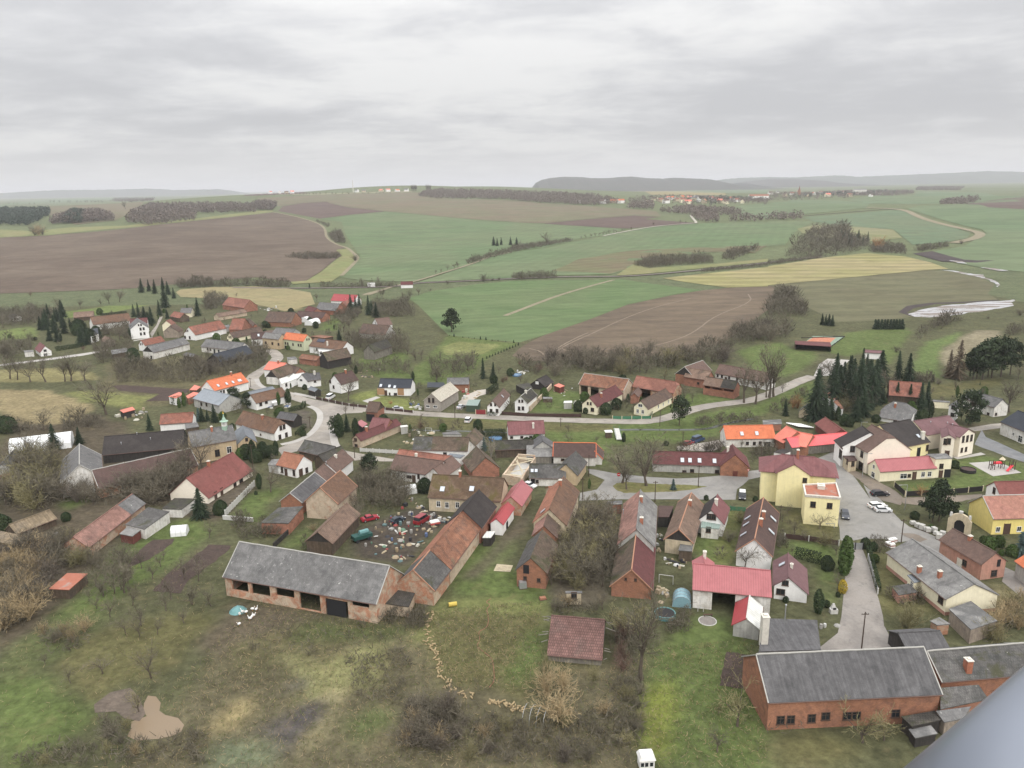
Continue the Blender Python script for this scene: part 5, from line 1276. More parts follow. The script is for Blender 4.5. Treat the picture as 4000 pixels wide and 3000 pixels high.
def strip_w(name,mat,width,pts,lift=None,wob=0.0,sm=2):
 pts=smooth_line(pts,sm);L_,R_=[],[];rng=random.Random(3)
 for i,p in enumerate(pts):
  d=(pts[min(i+1,len(pts)-1)]-pts[max(i-1,0)]);d.z=0
  if d.length<1e-6:continue
  d.normalize();n=Vector((-d.y,d.x,0));w_=width*.5+rng.uniform(-wob,wob)
  L_.append(p+n*w_);R_.append(p-n*(width*.5+rng.uniform(-wob,wob)))
 bm=bmesh.new();LAYER[0]+=1
 if name in ('road','pavement','lane'):ROADP_.append([(q.x,q.y) for q in L_+R_[::-1]])
 def V(p):
  far=min(1,max(0,(p.y-520)/200));return bm.verts.new((p.x,p.y,tz(p.x,p.y)+(lift if lift is not None else .02+LAYER[0]*.0008)+far*(.5+LAYER[0]*.004)))
 lv=[V(p) for p in L_];rv=[V(p) for p in R_]
 for i in range(len(lv)-1):bm.faces.new([rv[i],rv[i+1],lv[i+1],lv[i]])
 if bm.faces[:] and sum((f.normal_update() or f.normal.z) for f in bm.faces)<0:bmesh.ops.reverse_faces(bm,faces=bm.faces[:])
 me=bpy.data.meshes.new(name);bm.to_mesh(me);bm.free();me.materials.append(mat);o=bpy.data.objects.new(name,me);C.objects.link(o);tag(o,kind='structure');return o
BROWN=earth('ploughed_brown',(.098,.074,.056),(.128,.1,.075),.008,(80,9,.05),.25,.12)
BROWN2=earth('ploughed_dark',(.095,.068,.058),(.11,.08,.066),.012,None,.25,.12)
BROWN3=earth('field_brown_green',(.13,.125,.075),(.145,.118,.08),.006,None,.2,.1)
GREEN=earth('winter_wheat',(.102,.142,.07),(.12,.146,.078),.006,(20,14,.03),.25,.1)
GREEN2=earth('winter_wheat_deep',(.092,.135,.058),(.108,.14,.066),.008,(70,12,.03),.25,.1)
GREENP=earth('field_far_green',(.102,.142,.074),(.118,.146,.08),.003,None,.1,.08)
HAYF=earth('hay_meadow',(.215,.2,.088),(.25,.215,.115),.01,(96,26,.12),.3,.1)
OLIV=earth('field_olive_brown',(.105,.098,.058),(.118,.115,.066),.012,(85,30,.06),.25,.1)
BROWNT=earth('field_bare_tan',(.13,.1,.07),(.105,.082,.06),.012,(75,18,.05),.25,.1)
PASTURE=earth('pasture_dry',(.21,.185,.1),(.24,.2,.11),.03,None,.3,.15)
VERGE=earth('verge_yellow',(.16,.175,.075),(.185,.175,.085),.02,None,.3,.12)
TRACK=earth('farm_track',(.235,.2,.14),(.2,.18,.12),.1,None,.5,.15)
TRAM=earth('wheel_track',(.2,.16,.12),(.18,.145,.11),.1)
WET=earth('wet_soil',(.055,.045,.045),(.065,.053,.05),.05,None,.5,.1)
# far fields: outlines measured in the picture, laid on the hills
field(BROWN,('S1',(-40,620),(400,600),(900,560),(1240,522),(1700,470),(2212,415)),('S2',(150,397),(330,430),(480,470),(560,505),(602,545),(605,620),(700,680),(778,705),(700,720),(740,770),(680,810),(560,910),(430,990),(320,1005),(0,960)),('S1',(1600,1010),(1200,1052),(900,1068),(-40,1102)))
field(VERGE,('S1',(-40,545),(270,560),(600,530),(1100,512),(1700,450),(2212,385)),('S2',(140,382),(150,395)),('S1',(2212,413),(1700,467),(1240,519),(400,597),(-40,617)))
field(BROWN2,('S2',(230,345),(400,318),(610,305),(640,320),(790,355),(1110,390),(800,420),(550,452),(370,420),(190,388)))
field(BROWN3,('S2',(0,275),(500,250),(900,235),(1430,226),(1400,250),(1700,278),(2212,292)),('S3',(250,318),(700,345),(1250,387),(1290,435),(1060,423),(270,493),(0,485)),('S2',(2212,480),(1900,460),(1340,408),(1110,388),(790,353),(640,318),(610,303),(400,316),(200,345)))
field(GREEN,('S2',(555,455),(800,423),(1110,393),(1340,411),(1900,463),(2212,484)),('S3',(270,497),(900,537),(1000,541),(800,600),(600,622),(520,645),(300,700),(0,735)),('S2',(2212,752),(1840,855),(1600,930),(1360,1000),(900,985),(720,960),(880,815),(895,780),(840,690),(780,600),(740,480)))
field(GREEN,('S3',(0,742),(300,705),(520,652),(800,606),(1210,527),(1620,495),(2212,482)),('S4',(0,475),(400,477),(270,540),(200,610),(150,680)),('S3',(2100,700),(2100,750),(1800,740),(1200,785),(1050,850),(960,905),(850,935),(0,950)),('S2',(2212,968),(1900,980),(1400,1003),(1840,860)))
field(earth('field_thin_green',(.125,.125,.065),(.135,.105,.068),.012,(60,20,.06),.2,.1),('S3',(350,905),(600,800),(1000,735),(1500,705),(2212,685),(2100,750),(1800,738),(1200,783),(1050,848),(980,890),(860,930)),wob=4)
field(BROWN2,('S3',(270,496),(700,455),(1060,426),(1270,440),(1140,456),(1480,482),(1620,492),(1210,521),(1000,538),(900,535)))
field(VERGE,('S3',(1050,850),(1200,880),(1750,845),(2212,800),(2212,826),(1100,935),(900,945),(980,890)))
field(HAYF,('S3',(1300,968),(1640,932),(2212,872)),('S4',(0,866),(470,792),(850,752),(1190,782),(1400,832),(1560,888),(1400,896),(700,962),(0,1028)),('S3',(2212,1038),(1860,1048),(1500,1002)))
field(OLIV,('S4',(0,1030),(700,964),(1400,899),(1560,907),(1780,942),(1960,1020),(1900,1100),(1985,1150),(1700,1172),(1400,1182),(1250,1212),(1200,1265),(1260,1300),(900,1335),(560,1345),(470,1280),(330,1210),(200,1120),(60,1040)))
field(BROWNT,('T3',(1108,248),(1180,172),(1290,102),(1480,17)),('S3',(660,1327),(1000,1195),(1400,1112),(1650,1072),(1860,1051),(2212,1040)),('S4',(0,1031),(60,1045),(60,1150),(0,1240)),('T4',(1240,60),(1150,120),(900,195),(500,245),(0,262)),('T3',(2100,265),(1500,307),(1250,302)))
field(GREEN2,('S2',(1180,1210),(1260,1160),(1500,1082),(1900,1022),(2212,992)),('S3',(450,985),(950,978),(1100,1002),(1640,1070),(1400,1110),(1000,1193),(660,1325)),('T3',(1480,15),(1190,103),(800,70),(420,28)),('T2',(2300,250),(2212,190)))
field(GREENP,('S4',(1200,370),(1300,345),(2250,330),(2250,920),(1800,870),(1400,780),(1420,740),(1700,690),(1890,580),(1850,550)))
field(earth('field_grey_green',(.105,.145,.085),(.115,.14,.08),.01,None,.2,.1),('S4',(300,440),(1000,385),(1160,375),(1500,490),(1750,580),(1720,620),(1550,655),(1250,680),(1150,600),(1080,545),(700,520),(400,480)))
field(earth('spoil_field',(.2,.19,.11),(.15,.16,.07),.02,None,.2,.15),('S4',(250,540),(400,510),(700,520),(1080,548),(1160,620),(900,650),(500,620),(300,580)))
field(WET,('S4',(1250,755),(1420,735),(1560,775),(1700,810),(1960,815),(1800,835),(1500,825)))
field(WET,('S4',(1125,1260),(1200,1205),(1400,1178),(1700,1170),(1990,1152),(2000,1160),(1700,1180),(1450,1190),(1260,1225),(1200,1265),(1250,1300)),lift=.03)
field(GREENP,('S4',(700,290),(1270,250),(1300,215),(1800,225),(2250,270),(2250,300),(1500,325),(900,322)))
field(BROWN2,('S4',(1700,320),(2250,258),(2250,376),(1900,355)))
field(GREENP,('S4',(0,330),(200,290),(600,292),(900,320),(850,360),(300,415),(0,420)))
field(GREENP,('S3',(1920,350),(2212,320),(2212,450),(1990,430)))
field(GREENP,('S3',(900,190),(1300,175),(2212,185),(2212,235),(1000,215)))
field(PASTURE,('S3',(940,212),(1800,222),(1850,250),(1200,245)))
field(earth('field_pale_stripes',(.2,.2,.12),(.22,.19,.13),.01,(0,60,.12),.1,.08),('S2',(150,245),(1000,190),(1340,183),(1380,222),(900,233),(500,247)))
field(BROWN2,('S2',(-100,225),(450,195),(1000,190),(500,230),(0,255),(-100,258)))
field(GREENP,('S1',(350,290),(900,265),(1500,245),(1500,255),(900,300),(200,325),(0,350),(0,330)))
field(BROWN3,('S1',(430,345),(1250,308),(1150,400),(1000,470),(650,505),(430,420)))
field(PASTURE,('S1',(1560,1065),(1850,1045),(2212,1040)),('S2',(280,1058),(470,1092),(510,1190),(250,1252),(0,1190)),('S1',(2000,1150),(1560,1130),(1520,1090)))
field(VERGE,('S2',(690,725),(800,712),(845,760),(850,820),(740,940),(650,1000),(320,1020),(300,1000),(440,990),(570,910),(690,812),(748,775)))
# tracks, railway line, streams
strip('farm_track',TRACK,4,('S2',(150,397),(330,432),(480,472),(560,507),(600,545),(606,620),(700,682),(790,705),(850,760),(890,800),(800,890),(740,950)))
strip('farm_track',TRACK,3.5,('S2',(930,1115),(1090,1070),(1200,1035),(1360,1002),(1600,930),(1840,855),(1960,810)),('S3',(-200,780),(0,745)))
strip('lane',earth('pale_lane',(.42,.4,.34),(.38,.35,.3),.05),4.5,('S3',(790,603),(950,570),(1210,523),(1400,505),(1560,493),(1600,492),(1560,450),(1545,425)))
strip('field_margin',TRACK,3.5,('S3',(-60,1290),(200,1190),(420,1110),(700,1030),(880,985)))
strip('railway_bed',earth('ballast',(.17,.14,.125),(.14,.12,.11),.3),5,('S2',(-200,1050),(280,1057),(900,1050),(1240,1040)),('S2',(1370,1010),(1700,1000),(2212,975)),('S3',(500,955),(950,960),(1600,905),(2212,835)),('S4',(300,800),(470,785)))
strip('farm_track',TRACK,12,('S4',(850,360),(1180,372),(1300,440),(1500,500),(1700,545),(1850,580),(1800,625),(1600,665)))
strip('farm_track',WET,5,('S4',(300,430),(600,405),(1000,375),(1150,368)))
strip('wheel_track',TRAM,1.0,('T3',(1510,275),(1610,175),(1800,80),(1990,0)),('S3',(950,1320),(1250,1210),(1550,1140)))
strip('wheel_track',TRAM,1.0,('T3',(1465,280),(1605,155),(1850,30),(1930,0)))
strip('wheel_track',TRAM,1.0,('T3',(1290,170),(1420,200),(1470,260)))
strip('wheel_track',TRAM,1.0,('T3',(1640,165),(1680,195),(1900,205),(2212,170)),('T4',(100,190),(330,160),(600,100),(860,0)),('S3',(1750,1290),(2080,1170),(2040,1105)))
# flooded hollow and pond
WATER=None
def water_mat(name,c,rough,c2=None,sc=.05):
 m,nt,N,L,B=nodes_of(name);nb=NB(nt);tc=N.new("ShaderNodeTexCoord")
 if c2:
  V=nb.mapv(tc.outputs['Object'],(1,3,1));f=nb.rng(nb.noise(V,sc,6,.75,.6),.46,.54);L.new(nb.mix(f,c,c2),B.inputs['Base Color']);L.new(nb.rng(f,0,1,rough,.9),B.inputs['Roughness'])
 else:B.inputs['Base Color'].default_value=rgba(c);B.inputs['Roughness'].default_value=rough
 B.inputs['Specular IOR Level'].default_value=.5
 L.new(nb.bump(nb.noise(tc.outputs['Object'],.8,3),.05,.1),B.inputs['Normal']);return m
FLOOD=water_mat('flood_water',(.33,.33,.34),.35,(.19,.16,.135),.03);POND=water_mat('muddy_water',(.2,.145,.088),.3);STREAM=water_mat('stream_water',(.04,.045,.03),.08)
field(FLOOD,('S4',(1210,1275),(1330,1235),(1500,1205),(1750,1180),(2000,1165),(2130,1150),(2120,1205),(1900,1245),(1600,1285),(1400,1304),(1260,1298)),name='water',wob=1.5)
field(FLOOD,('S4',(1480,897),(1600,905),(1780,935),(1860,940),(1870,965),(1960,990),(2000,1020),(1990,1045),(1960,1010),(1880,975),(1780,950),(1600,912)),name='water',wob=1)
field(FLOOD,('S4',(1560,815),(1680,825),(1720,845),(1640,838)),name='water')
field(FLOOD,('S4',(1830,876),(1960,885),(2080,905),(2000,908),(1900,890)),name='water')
field(POND,('W1',(1420,1160),(1590,1100),(1560,960),(1600,880),(1690,890),(1740,960),(1720,1040),(1780,1090),(1930,1120),(1985,1200),(1960,1270),(1850,1320),(1620,1350),(1480,1370),(1370,1320)),name='water',wob=.3)
field(POND,('W1',(1280,1050),(1330,950),(1430,940),(1480,1010),(1440,1085),(1350,1075)),name='water',wob=.2)
MUD=earth('grey_mud',(.14,.112,.09),(.11,.09,.072),.2)
field(MUD,('W1',(1010,980),(1180,850),(1400,800),(1520,900),(1560,1080),(1500,1150),(1350,1120),(1250,1050),(1040,1060)),name='mud',wob=.6)
# ---- village roads
def road_mat(name,c,c2,c3):
 m,nt,N,L,B=nodes_of(name);nb=NB(nt);tc=N.new("ShaderNodeTexCoord");P=tc.outputs['Object']
 col=nb.mix(nb.rng(nb.noise(P,.09,5,.65,1),.4,.62),c,c2);col=nb.mix(nb.math('MULTIPLY',nb.rng(nb.noise(P,.35,5,.7,.6),.57,.66),.6),col,c3)
 col=nb.value_mul(col,nb.rng(nb.noise(P,2.2,4,.8),.25,.75,.85,1.15,False))
 L.new(col,B.inputs['Base Color']);L.new(nb.rng(nb.noise(P,.2,3),.4,.6,.55,.9),B.inputs['Roughness']);B.inputs['Specular IOR Level'].default_value=.3
 L.new(nb.bump(nb.noise(P,3,3),.2,.05),B.inputs['Normal']);return m
ROAD=road_mat('worn_asphalt',(.235,.212,.185),(.3,.27,.23),(.15,.137,.125));SQUARE=road_mat('square_asphalt',(.2,.192,.178),(.245,.235,.215),(.14,.135,.128))
PAVE=road_mat('pale_paving',(.38,.36,.33),(.34,.32,.295),(.28,.265,.245));CONC=road_mat('lane_concrete',(.185,.168,.152),(.245,.222,.198),(.135,.123,.112));DKROAD=road_mat('dark_asphalt',(.14,.145,.15),(.17,.17,.17),(.11,.11,.115))
YARD=road_mat('earth_yard',(.15,.125,.1),(.19,.155,.12),(.1,.085,.07));GRAV=road_mat('gravel',(.33,.3,.26),(.4,.36,.31),(.24,.22,.19))
strip('road',ROAD,5.6,wob=.22,*(('T2',(655,738),(720,745),(775,790),(790,830),(730,890),(640,945),(540,1010),(490,1070),(520,1130),(640,1165),(880,1205)),('T2',(1000,1265),(1300,1330),(1500,1370)),('T3',(-150,850),(0,866),(300,885),(500,897),(900,912),(1300,930),(1700,945),(2212,957)),('T4',(150,962),(330,960),(500,935),(640,900),(760,855),(900,810),(1150,770),(1400,745),(1550,712),(1700,655),(1850,590),(2000,520),(2150,470))))
field(ROAD,('U2',(1230,150),(1350,165),(1600,225),(1800,255),(1990,285),(1980,310),(1780,320),(1690,370),(1650,460),(1640,600),(1660,690),(1560,690),(1380,700),(1110,770),(1060,700),(1150,660),(1330,610),(1460,530),(1520,420),(1530,330),(1480,260),(1330,190)),name='road')
field(ROAD,('U2',(1560,690),(1660,690),(1840,730),(2000,760),(2300,810)),('U3',(500,520),(420,560),(250,560),(0,545)),('U2',(1900,830),(1700,720)),name='road')
strip('pavement',PAVE,2.2,('U2',(1100,655),(1250,625),(1380,570),(1470,490),(1520,400),(1525,320),(1480,270),(1400,240)))
strip('pavement',PAVE,2.0,('T2',(560,1050),(575,1100),(640,1150),(800,1180)))
strip('pavement',PAVE,2.2,('T2',(950,1205),(1100,1235),(1300,1280),(1500,1320),(1700,1350)))
strip('pavement',PAVE,2.4,('U2',(1660,480),(1665,580),(1690,665),(1720,690)))
field(PAVE,('T2',(1700,1290),(1850,1240),(1900,1250),(1760,1310)),name='path')
field(GRAV,('T3',(730,620),(830,610),(830,660),(760,680),(700,720),(560,830),(500,830),(560,700)),name='yard',wob=.6)
field(SQUARE,('U4',(540,645),(620,650),(860,695),(1220,730),(1500,745),(1700,740),(2212,690)),('U5',(300,905),(690,860),(690,960),(460,1010),(380,1085),(290,1150),(270,1300)),('U4',(1980,975),(1500,970),(900,970),(450,985),(460,900),(640,865),(725,760),(560,690)),name='road')
field(earth('island_grass',(.13,.13,.05),(.15,.135,.06),.2),('U4',(812,830),(850,795),(960,780),(1200,800),(1640,815),(1835,832),(1640,870),(1480,888),(930,902),(850,870)),name='lawn',wob=.15)
field(SQUARE,('U5',(690,860),(1060,870),(1690,600),(1720,690),(1830,810),(1980,970),(2212,1290)),('V6',(230,-20),(405,120),(520,250),(690,420),(800,500),(980,560),(1180,650),(1190,830),(1080,800),(860,660),(690,690),(480,650),(200,650),(30,690)),('V5',(1690,720),(1600,700),(1590,540),(1500,200),(1000,100),(640,0)),name='road')
field(YARD,('U6',(0,745),(230,910),(400,1080),(480,1130),(690,1180),(720,1090),(600,990),(420,890),(230,800),(140,760)),name='yard',wob=.2)
field(YARD,('V6',(675,580),(860,585),(1020,655),(930,690),(790,640)),name='soil_plot',wob=.2)
field(YARD,('U6',(700,1090),(1690,1045),(1700,1085),(1400,1140),(900,1180),(720,1160)),name='yard',wob=.2)
field(CONC,('V6',(30,770),(220,780),(290,950),(370,1250),(420,1400),(470,1600)),('W5',(700,400),(830,640),(820,700),(0,700),(0,640),(200,480),(240,300),(270,0)),name='lane')
field(DKROAD,('U6',(1690,250),(1740,340),(1880,400),(2250,570),(2250,660),(1990,580),(1840,520),(1690,470),(1600,430)),name='road')
field(ROAD,('T5',(1600,1030),(1870,985),(2212,960),(2212,1000),(1880,1040),(1680,1065)),name='road')
field(CONC,('V6',(1980,1000),(2110,1060),(2250,1150),(2250,1430),(1940,1175)),name='yard')
field(PAVE,('U6',(1530,660),(1830,640),(2000,690),(2180,780),(1830,825)),name='yard')
field(PAVE,('U6',(1280,565),(1400,590),(1680,530),(1740,555),(1390,615)),name='path')
field(GRAV,('U4',(1500,400),(1620,380),(1950,330),(2000,390),(1900,450),(1500,440)),name='yard',wob=.5)
field(PAVE,('T5',(0,340),(90,280),(330,295),(160,460),(-60,470)),name='sports_court')
field(earth('clay_court',(.42,.17,.1),(.4,.18,.12),.2),('T5',(-150,100),(-60,50),(180,55),(110,115)),name='sports_court',lift=.05)
field(earth('court_green',(.2,.26,.2),(.2,.26,.2),.2),('T5',(-190,130),(-70,35),(280,40),(130,150)),name='sports_court',lift=.03)
SOILP=earth('dug_soil',(.075,.055,.046),(.062,.046,.04),.3,None,1.5,.2)
field(SOILP,('V2',(-50,920),(70,830),(320,628),(560,640),(500,720),(330,850),(100,1020)),('V1',(1945,1160),(1800,1140),(1650,1130),(1750,1010),(1960,820)),name='soil_plot',wob=.3)
field(SOILP,('V1',(1420,770),(1650,580),(1890,565),(1860,620),(1620,790),(1380,880)),name='soil_plot',wob=.3)
field(SOILP,('U1',(1200,20),(1330,12),(2050,60),(1980,130),(1830,180),(1570,190),(1730,110),(1300,75)),name='soil_plot',wob=.3)
field(SOILP,('W4',(1210,405),(1450,440),(1500,780),(1390,800),(1130,770),(1160,600)),name='soil_plot',wob=.2)
field(PAVE,('T1',(0,895),(480,835),(900,775),(1160,735),(1160,750),(900,800),(480,855),(0,915)),name='path')
field(ROAD,('T1',(1690,470),(1720,390),(1760,375),(1700,500),(1650,590),(1640,600),(1620,560)),name='road')
field(PAVE,('T1',(1440,635),(1650,600),(1640,610),(1440,645)),name='path')
field(TRACK,('T2',(1700,140),(1900,90),(2050,55),(2000,75),(1780,150)),name='path')
field(earth('boards_pale',(.42,.36,.25),(.36,.31,.22),.4),('V3',(1495,840),(1670,855),(1640,925),(1460,915)),name='path')
# ---------------------------------------------------------------- trees and shrubs: a few grown patterns, copied one by one
BARK=plain('bark_grey_brown',(.1,.08,.062),.9,.25);BARKP=plain('bark_pale',(.3,.28,.25),.9,.25)
TWIG=dict(grey=leafy('twigs_grey_brown',(.118,.104,.076),(.155,.136,.1)),olive=leafy('twigs_olive',(0.176,0.162,0.0837),(0.23,0.203,0.108)),red=leafy('twigs_red_brown',(.14,.09,.07),(.17,.115,.09)),
   dark=leafy('twigs_dark',(0.0945,0.081,0.0675),(0.135,0.112,0.0878)),tan=leafy('twigs_tan',(0.27,0.209,0.121),(0.351,0.27,0.155)),orange=leafy('twigs_orange',(0.338,0.182,0.081),(0.284,0.176,0.0945)),pale=leafy('twigs_pale',(0.23,0.203,0.162),(0.297,0.257,0.203)))
NEED=dict(fir=leafy('needles_fir',(.018,.03,.018),(.034,.05,.026)),blue=leafy('needles_blue',(.045,.07,.066),(.07,.1,.09)),pine=leafy('needles_pine',(.025,.038,.02),(.045,.06,.03)),green=leafy('foliage_green',(.045,.075,.02),(.06,.085,.028)),hedge=leafy('foliage_hedge',(.022,.036,.016),(.042,.055,.024)),yellow=leafy('foliage_yellow',(.42,.3,.03),(.3,.24,.05)))
def ribbon(vs,fs,p,q,w0,w1,rng):
 d=(q-p);a=Vector((rng.uniform(-1,1),rng.uniform(-1,1),rng.uniform(-1,1))).cross(d)
 if a.length<1e-5:a=d.orthogonal()
 a.normalize();b=len(vs);vs+=[p-a*w0,p+a*w0,q+a*w1,q-a*w1];fs.append((b,b+1,b+2,b+3))
def grow_bare(seed,H=10.0,trunk=.26,limbs=7,kids=(6,6,7),spread=50,wide=.42,multi=0,tw=.03,lift=.25):
 rng=random.Random(seed);tb=MB();vs,fs=[],[];mx=len(kids)
 def rot(d,ang):
  a=d.orthogonal().normalized();a.rotate(Matrix.Rotation(rng.uniform(0,6.283),3,d));e=d.copy();e.rotate(Matrix.Rotation(ang,3,a));return e
 def go(p,d,L,r,lvl):
  n=3 if lvl<mx else 2;pts=[p.copy()]
  for i in range(n):
   d=(d+Vector((rng.uniform(-1,1),rng.uniform(-1,1),rng.uniform(-1,1)))*.16+Vector((0,0,lift*.3))).normalized()
   q=p+d*(L/n);ra,rb=r*(1-.62*i/n),r*(1-.62*(i+1)/n)
   if lvl<=1:tb.tube(p,q,ra,rb,6 if lvl==0 else 4,cap=False)
   else:ribbon(vs,fs,p,q,max(ra,tw*.8),max(rb,tw*.5),rng)
   p=q;pts.append((p.copy(),d.copy(),rb))
  if lvl<mx+0:
   k=kids[lvl-1] if lvl>=1 else limbs
   for i in range(k):
    t=1+int((i+.5)/k*n) if lvl else max(1,n-(i%2))
    t=min(t,n);q,dd,rb=pts[t]
    f=rng.uniform(.75,1.1)
    if lvl==0:go(q,rot(Vector((0,0,1)),R(rng.uniform(12,spread))),H*wide*f,rb*.7,1)
    else:
     q0=pts[t-1] if t==1 else pts[t-1][0];q=q0.lerp(q,rng.uniform(.2,1))
     go(q,rot(dd,R(rng.uniform(25,62))),L*(.58 if lvl<mx-1 else .5)*f,max(rb*.6,tw),lvl+1)
 if multi:
  for i in range(multi):
   a=rng.uniform(0,6.283);o_=Vector((math.cos(a),math.sin(a),0))*rng.uniform(0,.06*H)
   go(o_,rot(Vector((0,0,1)),R(rng.uniform(3,spread))),H*rng.uniform(.45,.75),.02*H*.5,1)
 else:go(Vector((0,0,-.2)),Vector((rng.uniform(-.08,.08),rng.uniform(-.08,.08),1)),H*trunk,.022*H,0)
 return tb,vs,fs
def mesh_of(name,vs,fs,mat):
 me=bpy.data.meshes.new(name);me.from_pydata([tuple(v) for v in vs],[],[tuple(f) for f in fs]);me.update();me.materials.append(mat);return me
def leaf(vs,fs,c,s,rng,n=None):
 a=Vector((rng.gauss(0,1),rng.gauss(0,1),rng.gauss(0,1))).normalized()
 if n is not None:a=(n*1.2+a).normalized()
 u=a.orthogonal().normalized();u.rotate(Matrix.Rotation(rng.uniform(0,6.28),3,a));v=a.cross(u);k=s*rng.uniform(.6,1.3);b=len(vs)
 vs+=[c-u*k,c+v*k*.55,c+u*k,c-v*k*.55];fs.append((b,b+1,b+2,b+3))
def grow_fir(seed,H=10.0,rad=2.2,tiers=24,slim=1.0,per=9):
 rng=random.Random(seed);tb=MB();tb.tube((0,0,-.2),(0,0,H*.97),.17,.02,6);vs,fs=[],[]
 for i in range(tiers):
  t=i/(tiers-1);z=H*(.07+.91*t);r=rad*slim*(1-t)**.85*rng.uniform(.82,1.12)+.12
  n=max(4,int(per*(1-t*.5)))
  for k in range(n):
   a=6.283*(k+rng.random())/n;rr=r*rng.uniform(.5,1.22);d=Vector((math.cos(a),math.sin(a),0));sd=Vector((-d.y,d.x,0))
   m=max(3,int(rr/.26))
   for j in range(m):
    f=(j+.6)/m;c=d*rr*f+Vector((0,0,z+.25*(1-t)*rr*.3-rr*.42*f**1.5+rng.uniform(-.1,.1)))
    w_=.34*(1.15-f*.75);b=len(vs);tip=d*.34+Vector((0,0,-.16));sag=Vector((0,0,-.14-rng.random()*.12))
    vs+=[c-tip*.6,c+sd*w_+sag,c+tip,c-sd*w_+sag];fs.append((b,b+1,b+2,b+3))
 return tb,vs,fs
def grow_pine(seed,H=10.0,low=.3,rad=3.0,clumps=34,dens=46,s=.34,flat=.8):
 rng=random.Random(seed);tb=MB();tb.tube((0,0,-.2),(0,0,H*.85),.2,.06,6);vs,fs=[],[]
 for i in range(clumps):
  t=rng.random()**.8;z=H*(low+(.96-low)*t);r=rad*(math.sin(math.pi*min(1,.18+.82*t))**.7)*rng.uniform(.35,1);a=rng.uniform(0,6.283)
  c=Vector((math.cos(a)*r,math.sin(a)*r,z));R_=rng.uniform(.6,1.15)*rad*.36
  tb.tube((0,0,z-.5),c,.06,.03,4,cap=False)
  for k in range(dens):
   d=Vector((rng.gauss(0,1),rng.gauss(0,1),rng.gauss(0,flat))).normalized();leaf(vs,fs,c+d*R_*rng.uniform(.55,1.05),s,rng,d)
 return tb,vs,fs
def grow_column(seed,H=5.0,rad=.9,n=1500,s=.2,ball=0):
 rng=random.Random(seed);tb=MB();tb.tube((0,0,-.1),(0,0,H*.5),.1,.05,5);vs,fs=[],[]
 lob=[(rng.uniform(0,6.28),rng.uniform(1,6)) for _ in range(5)]
 for k in range(n):
  t=rng.random();a=rng.uniform(0,6.283)
  r=rad*(math.sin(math.pi*(t*.86+.12))**.65 if not ball else math.sin(math.pi*(t*.8+.18))**.5)*(1+.12*sum(math.sin(a*q+p+t*5) for p,q in lob)/2)*rng.uniform(.72,1.03)
  c=Vector((math.cos(a)*r,math.sin(a)*r,H*(.02+.97*t)));leaf(vs,fs,c,s,rng,Vector((math.cos(a),math.sin(a),.5)))
 return tb,vs,fs
TPL={}
def tpl(key,maker,mat,bark=BARK,H=10.0):
 tb,vs,fs=maker;zs=sorted(v.z for v in vs);H=zs[int(len(zs)*.997)]
 tm=bpy.data.meshes.new('trunk');tm.from_pydata(tb.v,[],tb.f);tm.update();tm.materials.append(bark)
 TPL.setdefault(key,[]).append((tm,mesh_of('crown',vs,fs,mat),H))
for i in range(4):tpl('bare',grow_bare(11+i,10,.2+.04*i,7,(7,7,8),46+5*i,.4),TWIG['grey'])
for i in range(2):tpl('tall',grow_bare(31+i,10,.34,8,(6,6,7),30,.34,lift=.5),TWIG['grey'])
for i in range(3):tpl('orchard',grow_bare(51+i,5,.3,7,(6,6,8),66,.42,tw=.018,lift=.12),TWIG['grey'],H=5)
for i in range(2):tpl('pale',grow_bare(71+i,10,.3,7,(6,6,7),38,.36),TWIG['pale'],BARKP)
for i in range(2):tpl('olivetree',grow_bare(81+i,8,.2,7,(6,6,7),60,.4),TWIG['olive'],H=8)
for i in range(2):tpl('redtree',grow_bare(91+i,8,.2,7,(6,6,7),55,.4),TWIG['red'],H=8)
def tpl_shrub(key,seed,mat,H=3.0,multi=13,tw=.014):
 tb,vs,fs=grow_bare(seed,H,0,0,(7,6,6)[:2]+(5,),55,.5,multi,tw,.2)
 zs=sorted(v.z for v in vs);H=zs[int(len(zs)*.995)];b=len(vs);vs+=[Vector(v) for v in tb.v];fs+=[tuple(i+b for i in f) for f in tb.f];TPL.setdefault(key,[]).append((None,mesh_of('shrub',vs,fs,mat),H))
for k,m in (('shrub','grey'),('shrub_olive','olive'),('shrub_red','red'),('shrub_dark','dark'),('shrub_tan','tan'),('shrub_orange','orange')):
 for i in range(2):tpl_shrub(k,200+i*7+len(k),TWIG[m])
for i in range(3):tpl('fir',grow_fir(301+i,10,2.5+.35*i,26,per=12),NEED['fir'])
tpl('firslim',grow_fir(311,10,1.8,per=11),NEED['fir']);tpl('firblue',grow_fir(312,5,1.5,16,per=8),NEED['blue'],H=5);tpl('firsmall',grow_fir(313,2.5,.7,9,per=6),NEED['fir'],H=2.5)
for i in range(3):tpl('pine',grow_pine(321+i,10,.16+.07*i,3.7,44),NEED['pine'])
tpl('larch',grow_fir(331,10,2.6),leafy('larch_twigs',(.085,.066,.044),(.11,.085,.058)));tpl('thuja',grow_column(341),NEED['hedge'],H=5);tpl('thuja',grow_column(342,5,.7),NEED['green'],H=5)
tpl('roundbush',grow_column(343,3,1.5,1500,.2,1),NEED['hedge'],H=3);tpl('greenbush',grow_column(344,3,1.4,1300,.2,1),NEED['green'],H=3);tpl('yellowbush',grow_column(345,3,.9,700,.16,1),NEED['yellow'],H=3)
